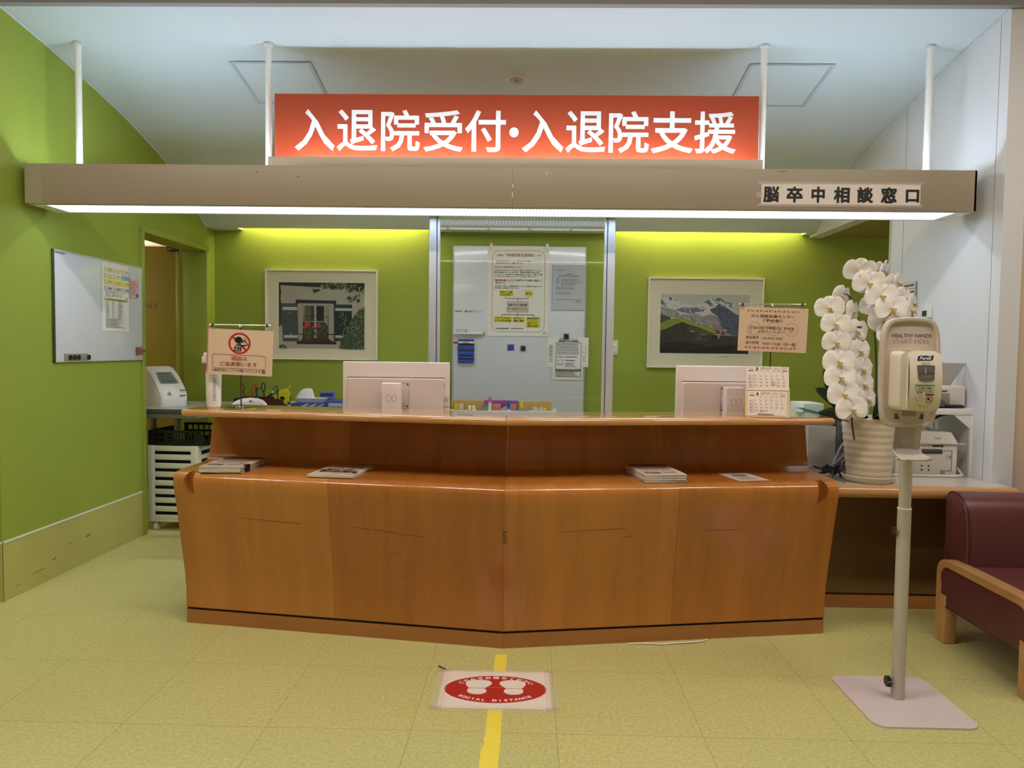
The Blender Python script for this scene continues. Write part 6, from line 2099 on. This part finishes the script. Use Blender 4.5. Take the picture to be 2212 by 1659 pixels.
for q in range(5):
    cx, cy = 1.545 + 0.006 * q, 3.815 + rr.uniform(-0.01, 0.01)
    rx, ry = rr.uniform(0.028, 0.045), rr.uniform(0.015, 0.025)
    pts = []
    for k in range(15):
        a = 2 * PI * k / 12 + q
        pts.append((cx + rx * math.cos(a), cy + ry * math.sin(a), 0.689 + 0.007 * q + 0.012 * (1 + math.sin(a * 1.7 + q))))
    cable('coil of thin black cable heaped left of the pot saucer', pts, 0.0042, BLACKPL)
cable('black cable trailing left from the coil towards the desk', [(1.56, 3.78, 0.72), (1.52, 3.74, 0.725), (1.48, 3.72, 0.732), (1.45, 3.75, 0.74)], 0.0045, BLACKPL)
cable('black cable hooking down in front of the coil', [(1.55, 3.78, 0.715), (1.535, 3.72, 0.722), (1.515, 3.68, 0.712), (1.505, 3.66, 0.695), (1.50, 3.65, 0.686)], 0.004, BLACKPL)
cable('flat grey cables lying along the side counter', [(1.46, 3.75, 0.687), (1.50, 3.72, 0.687), (1.54, 3.69, 0.687), (1.555, 3.62, 0.687)], 0.004, GC)

# white rack
t = thing('metal_rack', 'white steel rack bridging over the lower printer', 'rack', (2.12, 4.0, SCT))
RACK = mat('white_rack_steel', (232, 230, 228), 0.35)
for x in (-0.21, 0.167):
    for y in (-0.14, 0.22):
        M().box(x, x + 0.022, y, y + 0.022, 0, 0.352, RACK, 0.002).build('upright', t)
M().box(-0.21, 0.189, -0.14, 0.242, 0.340, 0.352, RACK, 0.002).box(-0.21, 0.189, -0.142, -0.128, 0.322, 0.354, RACK, 0.002).box(0.175, 0.189, -0.14, 0.242, 0.322, 0.354, RACK, 0.002).build('shelf', t)
m = M().prism([(0.167, 0.322), (0.167, 0.25), (0.08, 0.322)], -0.136, -0.132, RACK, 'xz')
m.build('corner_brace', t)
# lower printer
PRW = mat('printer_white', (226, 216, 208), 0.4)
t = thing('printer', 'white laser printer standing under the white rack', 'printer', (2.105, 3.99, SCT))
m = M().box(-0.17, 0.125, -0.125, 0.20, 0.0, 0.175, PRW, 0.008, 3)
m.loft([[(-0.17, -0.125, 0.172), (0.125, -0.125, 0.172), (0.125, 0.20, 0.172), (-0.17, 0.20, 0.172)], [(-0.165, -0.105, 0.232), (0.10, -0.105, 0.228), (0.11, 0.19, 0.228), (-0.165, 0.19, 0.232)]], PRW)
m.build('body', t)
m = M().box(-0.17, 0.16, -0.135, -0.10, 0.168, 0.174, mat('printer_tray_grey', (206, 196, 188), 0.4), 0.001)
m.build('tray_lip', t)
m = M()
m.box(-0.06, 0.045, -0.128, -0.122, 0.125, 0.142, mat('output_slot', (92, 84, 80), 0.5)).box(-0.06, 0.045, -0.1285, -0.127, 0.119, 0.126, BLACK)
m.box(-0.005, 0.03, -0.1275, -0.124, 0.155, 0.163, BLACK).box(0.008, 0.04, -0.118, -0.110, 0.19, 0.204, mat('printer_panel', (190, 182, 176), 0.4), 0.001)
m.build('output_slot', t)
m = M()
m.box(0.05, 0.095, -0.1265, -0.1245, 0.1335, 0.1355, INKGREY).box(0.094, 0.096, -0.1265, -0.1245, 0.03, 0.1355, INKGREY).box(0.04, 0.096, -0.1265, -0.1245, 0.029, 0.031, INKGREY)
m.build('panel_seam', t)
m = M()
m.box(0.065, 0.092, -0.1275, -0.1245, 0.09, 0.115, mat('printer_label', (206, 200, 196), 0.4)).box(0.077, 0.091, -0.128, -0.1272, 0.097, 0.108, GREYPL)
m.build('spec_label', t)
for x in (-0.06, -0.025):
    for z in (0.03, 0.05):
        M().box(x, x + 0.007, -0.1275, -0.1245, z, z + 0.008, BLACK).build('vent_hole', t)
M().box(0.042, 0.06, -0.130, -0.1245, 0.012, 0.03, GREYPL, 0.002).build('latch', t)
M().cyl((0.042, -0.1235, 0.159), (0.042, -0.128, 0.159), 0.006, BLACK, n=16).build('power_button', t)
m = M().tube([(-0.05, -0.07, 0.228), (-0.045, -0.08, 0.25), (-0.02, -0.085, 0.262), (0.0, -0.08, 0.25), (0.004, -0.07, 0.23)], 0.004, GREYPL, 8)
m.tube([(-0.10, -0.07, 0.228), (-0.095, -0.09, 0.245), (-0.085, -0.11, 0.215)], 0.004, mat('brown_cable', (104, 84, 76), 0.4), 8)
m.build('top_cable', t)
cable('black cable curving up behind the lower printer', [(2.19, 4.12, 0.87), (2.20, 4.10, 0.93), (2.24, 4.08, 0.975), (2.28, 4.06, 0.99)], 0.007, BLACKPL)
cable('pale cable lying around the foot of the lower printer', [(1.88, 3.845, 0.688), (2.0, 3.84, 0.688), (2.12, 3.838, 0.688), (2.232, 3.840, 0.69), (2.252, 3.87, 0.70), (2.250, 3.90, 0.72)], 0.006, PRW)
# upper printer
t = thing('printer', 'white photo printer with raised grey trays on top of the rack', 'printer', (2.148, 4.04, SCT + 0.3545))
m = M().box(-0.15, 0.145, -0.12, 0.16, 0.0, 0.115, PRW, 0.012, 3)
m.build('body', t)
M().box(-0.10, 0.06, -0.124, -0.118, 0.02, 0.075, mat('front_recess', (150, 142, 138), 0.4), 0.003).box(-0.05, 0.02, -0.15, -0.118, 0.006, 0.040, DARKGREY, 0.004).box(0.02, 0.12, -0.15, -0.118, 0.004, 0.016, BLACKPL, 0.004).build('front_tray', t)
M().box(-0.09, 0.045, -0.1245, -0.1225, 0.084, 0.090, INKGREY).build('brand_bar', t)
m = M()
m.add([(-0.13, -0.05, 0.112), (0.10, -0.05, 0.112), (0.15, -0.10, 0.232), (-0.12, -0.10, 0.236), (-0.13, -0.042, 0.112), (0.10, -0.042, 0.112), (0.15, -0.092, 0.232), (-0.12, -0.092, 0.236)],
      [(0, 1, 2, 3), (7, 6, 5, 4), (0, 4, 5, 1), (3, 2, 6, 7), (1, 5, 6, 2), (0, 3, 7, 4)], mat('flap_grey', (196, 188, 184), 0.4))
m.build('front_flap', t)
m = M()
m.add([(-0.13, 0.08, 0.112), (0.0, 0.08, 0.112), (0.05, 0.02, 0.30), (-0.10, 0.02, 0.305), (-0.13, 0.09, 0.112), (0.0, 0.09, 0.112), (0.05, 0.03, 0.30), (-0.10, 0.03, 0.305)],
      [(0, 1, 2, 3), (7, 6, 5, 4), (0, 4, 5, 1), (3, 2, 6, 7), (1, 5, 6, 2), (0, 3, 7, 4)], mat('rear_flap_grey', (120, 116, 114), 0.45))
m.build('rear_flap', t)
o = M().prism(rrect(-0.11, 0.11, 0.0, 0.30, 0.01), -0.0015, 0.0015, CLEAR, 'xz').build('acrylic_sheet', loc=(2.07, 3.835, SCT + 0.0005))
o.scale = (1, 1, 1)
tag(o, 'clear acrylic sheet standing before the lower printer', 'acrylic sheet')
# name plates, thermostat on the right wall
ROT_R = R(-90)
t = thing('name_board', 'white board of three stacked name plates on the white right wall', 'name board', (XR, 4.54, 1.685), ROT_R)
M().box(-0.078, 0.074, -0.008, 0, -0.062, 0.060, mat('name_board_frame', (150, 156, 140), 0.4), 0.001).build('board', t)
for k in range(3):
    z = 0.040 - k * 0.040
    pl = M().box(-0.074, 0.070, -0.010, -0.006, z - 0.0175, z + 0.0175, OFFW, 0.001).build('name_plate', t)
    m = M()
    A = Art(m, -0.066, z + 0.008, 0.062, z - 0.010, y=-0.0102)
    A.greek(0.0, 0.1, 1, 0.9, 1, INKGREY, 0.8, 3 + k, 0.05)
    m.build('plate_print', pl)
t = thing('thermostat', 'small white wall thermostat with dark display on the right wall', 'thermostat', (XR, 4.338, 1.558), ROT_R)
M().box(-0.045, 0.050, -0.016, 0, -0.036, 0.038, OFFW, 0.003).build('case', t)
M().box(-0.030, 0.018, -0.0175, -0.015, -0.026, 0.006, mat('thermostat_lcd', (52, 62, 56), 0.2)).build('display', t)

# ================================================================== FLOOR: tape, waiting mat, cord
TAPEY = mat('yellow_floor_tape', (252, 230, 84), 0.4, var=0.06, vscale=40)
for lab, pts in (('short yellow tape strip on the floor between mat and desk', [(-0.125, 2.952), (-0.074, 2.954), (-0.073, 3.128), (-0.123, 3.126)]),
                 ('long yellow floor tape running from the mat towards the viewer', [(-0.139, 1.4), (-0.078, 1.4), (-0.077, 2.30), (-0.0755, 2.372), (-0.080, 2.376), (-0.0755, 2.381), (-0.076, 2.64), (-0.129, 2.64), (-0.129, 2.447), (-0.1325, 2.44), (-0.128, 2.415), (-0.131, 2.385), (-0.137, 2.37)])):
    o = M().prism(pts, 0.0003, 0.0009, TAPEY).build('floor_tape')
    tag(o, lab, 'tape')
MATTAPE = hazy('hazy_floor_tape', (246, 236, 222), 0.15)
t = thing('floor_mat', 'white floor sheet with red oval and two white footprints', 'floor sticker', (-0.109, 2.797, 0.0010), R(0.6))
m = M()
m.push(Matrix.Rotation(R(-90), 4, 'X'))
m.prism([(-0.212, 0.155), (0.212, 0.157), (0.212, -0.155), (-0.210, -0.157)], -0.0006, 0.0, mat('mat_paper', (244, 228, 214), 0.35), 'xz')
A = Art(m, -0.212, 0.157, 0.212, -0.157, 0, 0, 424, 314, y=-0.0007, step=0.00006)
MRED = mat('mat_red', (190, 46, 42), 0.35)
MW = mat('mat_white', (244, 232, 218), 0.35)
A.ellipse(212, 156, 197, 114, MRED, 64)
for s in (-1, 1):
    c = 212 + s * 69
    fore = [(c + s * x, y) for x, y in ((-33, 146), (-51, 120), (-54, 106), (-44, 88), (-18, 79), (14, 80), (38, 90), (48, 106), (46, 124), (36, 146), (30, 149), (-28, 149))]
    heel = [(c + s * x, y) for x, y in ((-28, 153), (30, 153), (38, 168), (36, 186), (20, 199), (-8, 202), (-26, 194), (-36, 178), (-34, 166))]
    A.poly(smooth2(fore + [fore[0]], 3)[:-1], MW)
    A.poly(smooth2(heel + [heel[0]], 3)[:-1], MW)
yy = A.lay()
top_s = 'こちらでお待ちください'
for k, ch in enumerate(top_s):
    a = R(-146 + k * 112 / (len(top_s) - 1))
    A.y = yy
    u, v = 212 + 165 * math.cos(a), 160 + 100 * math.sin(a)
    A.glyph_at(ch, u, v, 25, math.atan2(100 * math.cos(a), -165 * math.sin(a)), MW, 0.045)
bot = 'SOCIAL DISTANCE'
for k, ch in enumerate(bot):
    if ch == ' ':
        continue
    a = R(140 - k * 100 / (len(bot) - 1))
    A.y = yy
    u, v = 212 + 170 * math.cos(a), 152 + 98 * math.sin(a)
    A.glyph_at(ch, u, v, 22, math.atan2(-98 * math.cos(a), 170 * math.sin(a)), MW, 0.05, 1.1)
A.y = yy
A.greek(176, 140, 246, 147, 1, mat('mat_faint', (206, 104, 88), 0.4), 0.9, 5, 0.0)
m.pop()
m.build('printed_sheet', t, fixn=False)
for pts in ([(-0.245, 0.145), (0.235, 0.145), (0.240, 0.178), (-0.230, 0.176)], [(-0.245, -0.176), (0.235, -0.178), (0.235, -0.140), (-0.240, -0.140)], [(-0.240, -0.17), (-0.190, -0.17), (-0.192, 0.17), (-0.236, 0.17)], [(0.190, -0.17), (0.238, -0.17), (0.236, 0.17), (0.192, 0.17)]):
    M().prism(pts, 0.0013, 0.0016, MATTAPE).build('tape', t)
M().prism([(-0.245, 0.198), (-0.238, 0.202), (-0.205, 0.168), (-0.212, 0.164)], 0.0017, 0.0022, mat('dark_tape_scrap', (70, 62, 54), 0.5)).build('dark_scrap', t)
o = M().tube([(0.46, 3.262, 0.004), (0.55, 3.268, 0.005), (0.62, 3.262, 0.005), (0.66, 3.275, 0.006), (0.72, 3.285, 0.006), (0.80, 3.305, 0.006), (0.83, 3.33, 0.006)], 0.0035, WHITE, 8).build('cord')
tag(o, 'thin white cord peeping out under the right half of the desk', 'cord')

# ================================================================== ORCHID
orc = thing('potted_orchid', 'tall white moth orchid in a ribbed cream pot with saucer on the side counter', 'potted plant', (1.70, 3.70, SCT))
POT = mat('cream_ribbed_pot', (228, 214, 194), 0.5, bump=0.05, bscale=90)
pr = [(0.0, 0.012), (0.096, 0.012)]
for k in range(45):
    z = 0.014 + 0.298 * k / 44
    r = 0.098 + 0.034 * (k / 44) ** 0.9 + 0.0013 * math.sin(2 * PI * z / 0.0335)
    pr.append((r, z))
pr += [(0.134, 0.316), (0.130, 0.319), (0.126, 0.314), (0.122, 0.29)]
M().lathe(pr + [(0.0, 0.29)], POT, n=56).build('pot', orc, sharp=60)
M().lathe([(0.0, 0.0), (0.108, 0.0), (0.119, 0.012), (0.126, 0.030), (0.123, 0.032), (0.114, 0.014), (0.0, 0.011)], POT, n=56).build('saucer', orc)
M().lathe([(0.0, 0.300), (0.06, 0.303), (0.1215, 0.296), (0.1215, 0.29), (0.0, 0.29)], mat('dark_moss', (52, 46, 34), 0.9, bump=0.8, bscale=60), n=32).build('moss', orc)
PETAL = mat('white_orchid_petal', (250, 244, 240), 0.55, bump=0.1, bscale=120)
MATS['white_orchid_petal'].node_tree.nodes['Principled BSDF'].inputs['Subsurface Weight'].default_value = 0.15
MATS['white_orchid_petal'].node_tree.nodes['Principled BSDF'].inputs['Subsurface Radius'].default_value = (0.01, 0.008, 0.006)
LIPY = mat('orchid_lip_yellow', (222, 204, 120), 0.45)
LIPB = mat('orchid_lip_brown', (190, 156, 86), 0.5)
THROAT = mat('orchid_column', (246, 236, 232), 0.4)
def petal(m, ang, length, width, cup, y0, pw, tipw=0.0):
    ca, sa = math.cos(ang), math.sin(ang)
    def fn(u, v):
        w = width * math.sin(PI * u) ** 0.92 if 0 < u < 1 else 0.0006
        u = (1 - math.cos(PI * u ** pw)) / 2
        l = length * u
        t = (v - 0.5) * 2
        ll = l - 0.03 * length * t * t * u
        y = y0 - cup * (u * 1.1 - u * u) * 4 * 0.25 + 0.012 * t * t * u + 0.004 * math.sin(3 * t + 2 * u)
        y -= 0.004 * math.exp(-(t * 6) ** 2) * u
        return (ll * ca - t * w * sa, y, ll * sa + t * w * ca)
    m.grid(fn, 14, 8, PETAL)
def flower_mesh():
    m = M()
    for a, L, w, cup, y0, pw in ((90, 0.060, 0.030, 0.006, 0.004, 1.0), (222, 0.058, 0.024, 0.004, 0.005, 1.0), (318, 0.058, 0.024, 0.004, 0.005, 1.0)):
        petal(m, R(a), L, w, cup, y0, pw)
    for a in (11, 169):
        petal(m, R(a), 0.072, 0.046, 0.012, -0.001, 0.86)
    return m
fm = flower_mesh()
def lip_mesh():
    m = M()
    m.lathe([(0.0, 0.010), (0.0055, 0.006), (0.0065, 0.0), (0.004, -0.006), (0.0, -0.008)], THROAT, (0, -0.012, 0.006), 14)
    for s in (-1, 1):
        m.tube([(0, -0.008, -0.004), (s * 0.010, -0.018, -0.004), (s * 0.014, -0.026, 0.004)], 0.004, LIPY, 8, 4, [0.004, 0.007, 0.002])
    m.tube([(0, -0.008, -0.006), (0, -0.022, -0.012), (0, -0.032, -0.018), (0, -0.036, -0.028)], 0.006, LIPB, 8, 4, [0.005, 0.008, 0.006, 0.002])
    m.tube([(-0.003, -0.010, -0.004), (0.0, -0.020, -0.003), (0.004, -0.026, -0.004)], 0.005, LIPB, 8, 3, [0.004, 0.006, 0.003])
    return m
lm = lip_mesh()
OX, OY, OZ = orc.location
FL = [  # world x, y, z, yaw (deg, + turns towards the right), pitch, scale
    (1.418, 3.540, 1.525, -28, 10, 0.90), (1.447, 3.530, 1.447, -14, 6, 0.92), (1.450, 3.525, 1.362, -6, 8, 0.90), (1.463, 3.520, 1.270, -8, 0, 1.00), (1.470, 3.515, 1.197, -6, -4, 1.00), (1.487, 3.510, 1.118, -4, 0, 1.02), (1.522, 3.500, 1.049, 2, -2, 1.02),
    (1.495, 3.600, 1.585, 48, 14, 0.85), (1.548, 3.590, 1.512, 62, 0, 0.90), (1.560, 3.570, 1.417, 30, 0, 0.95), (1.578, 3.570, 1.322, 36, 0, 0.95), (1.590, 3.565, 1.236, 34, 0, 0.95), (1.598, 3.560, 1.163, 36, -4, 0.95), (1.615, 3.555, 1.092, 42, -4, 0.88),
    (1.563, 3.560, 1.700, -22, 24, 1.00), (1.602, 3.545, 1.643, -10, 10, 1.02), (1.658, 3.535, 1.583, -4, 4, 1.04), (1.703, 3.525, 1.523, 0, 0, 1.06),
    (1.680, 3.640, 1.700, 40, 26, 0.92), (1.745, 3.620, 1.640, 46, 10, 0.92), (1.795, 3.610, 1.578, 50, 4, 0.92), (1.835, 3.605, 1.520, 54, 0, 0.85),
    (1.650, 3.600, 1.540, 150, 0, 0.85), (1.690, 3.590, 1.465, 10, -4, 0.95), (1.725, 3.585, 1.405, 14, -6, 0.9), (1.800, 3.600, 1.460, 46, -6, 0.85),
    (1.720, 3.655, 1.712, 70, 20, 0.85), (1.782, 3.640, 1.655, 72, 10, 0.85), (1.848, 3.622, 1.556, 70, 4, 0.8)]
proto = None
for k, (x, y, z, yaw, pitch, s) in enumerate(FL):
    if proto is None:
        o = proto = fm.build('flower', orc, sharp=180, fixn=False)
        lp = lm.build('lip', o)
        lp.scale = (0.70, 0.70, 0.70)
        lip0 = lp
    else:
        o = proto.copy()
        COL.objects.link(o)
        lp = lip0.copy()
        COL.objects.link(lp)
        lp.parent = o
    o.location = (x - OX, y - OY, z - OZ)
    o.rotation_euler = (R(pitch), R((k * 37) % 13 - 6), R(yaw * 0.72 if yaw < 100 else yaw))
    o.scale = (s * 1.07,) * 3
STEM = mat('dark_green_stem', (64, 72, 48), 0.5)
def stem(pts, r):
    M().tube([(a - OX, b - OY, c - OZ) for a, b, c in pts], r, STEM, 10, 6).build('flower_stem', orc)
stem([(1.665, 3.70, 0.99), (1.640, 3.68, 1.20), (1.615, 3.66, 1.42), (1.570, 3.64, 1.56), (1.510, 3.61, 1.595), (1.490, 3.585, 1.52), (1.505, 3.58, 1.40), (1.520, 3.575, 1.27), (1.530, 3.57, 1.15), (1.545, 3.565, 1.06), (1.548, 3.555, 0.98), (1.560, 3.55, 0.90)], 0.0042)
stem([(1.73, 3.71, 0.99), (1.720, 3.70, 1.25), (1.690, 3.68, 1.46), (1.630, 3.66, 1.62), (1.615, 3.64, 1.70), (1.66, 3.62, 1.715), (1.72, 3.61, 1.66), (1.77, 3.605, 1.58), (1.80, 3.60, 1.48), (1.81, 3.60, 1.40)], 0.0046)
M().box(-0.012, 0.012, -0.002, 0.002, -0.012, 0.014, WHITE, 0.001).box(-0.013, 0.013, -0.0025, 0.0025, -0.018, -0.010, mat('violet_tag', (70, 40, 110), 0.4), 0.001).build('plant_tag', orc, loc=(1.574 - OX, 3.575 - OY, 1.452 - OZ))
LEAF = mat('orchid_leaf', (52, 72, 56), 0.3, coat=0.15, var=0.15, vscale=12)
def leaf(base, mid, tip, w, sv, name='leaf'):
    b, c, e = Vector(base), Vector(mid), Vector(tip)
    def P(t):
        return b * (1 - t) ** 2 + c * 2 * t * (1 - t) + e * t * t
    side = Vector(sv).normalized()
    def fn(u, v):
        d = (P(min(1, u + 0.02)) - P(max(0, u - 0.02))).normalized()
        sd = (side - d * side.dot(d)).normalized()
        up = sd.cross(d)
        ww = w * (math.sin(PI * (0.12 + 0.88 * u)) ** 0.55 if u < 0.995 else 0.05)
        t = (v - 0.5) * 2
        q = P(u) + sd * t * ww + up * (0.35 * ww * abs(t))
        return (q.x - OX, q.y - OY, q.z - OZ)
    o = M().grid(fn, 16, 8, LEAF).build(name, orc, sharp=180)
    md = o.modifiers.new('s', 'SOLIDIFY')
    md.thickness = 0.003
leaf((1.66, 3.69, 0.985), (1.52, 3.66, 1.10), (1.435, 3.62, 1.245), 0.050, (0.75, -0.35, 0.45))
leaf((1.65, 3.69, 0.99), (1.52, 3.65, 1.10), (1.385, 3.60, 1.145), 0.040, (0.25, -0.5, 0.85))
leaf((1.64, 3.68, 0.985), (1.53, 3.66, 1.045), (1.405, 3.61, 1.025), 0.036, (0, -0.5, 0.85))
leaf((1.74, 3.70, 0.985), (1.79, 3.66, 1.12), (1.80, 3.62, 1.27), 0.055, (0.9, -0.35, 0))
leaf((1.75, 3.68, 0.985), (1.77, 3.60, 1.10), (1.76, 3.54, 1.18), 0.052, (0.95, 0.1, 0))
leaf((1.72, 3.67, 0.985), (1.69, 3.58, 1.05), (1.68, 3.53, 1.03), 0.050, (0.9, 0, 0.3))
leaf((1.76, 3.70, 0.985), (1.85, 3.66, 1.06), (1.90, 3.60, 1.05), 0.045, (0, -0.6, 0.8))
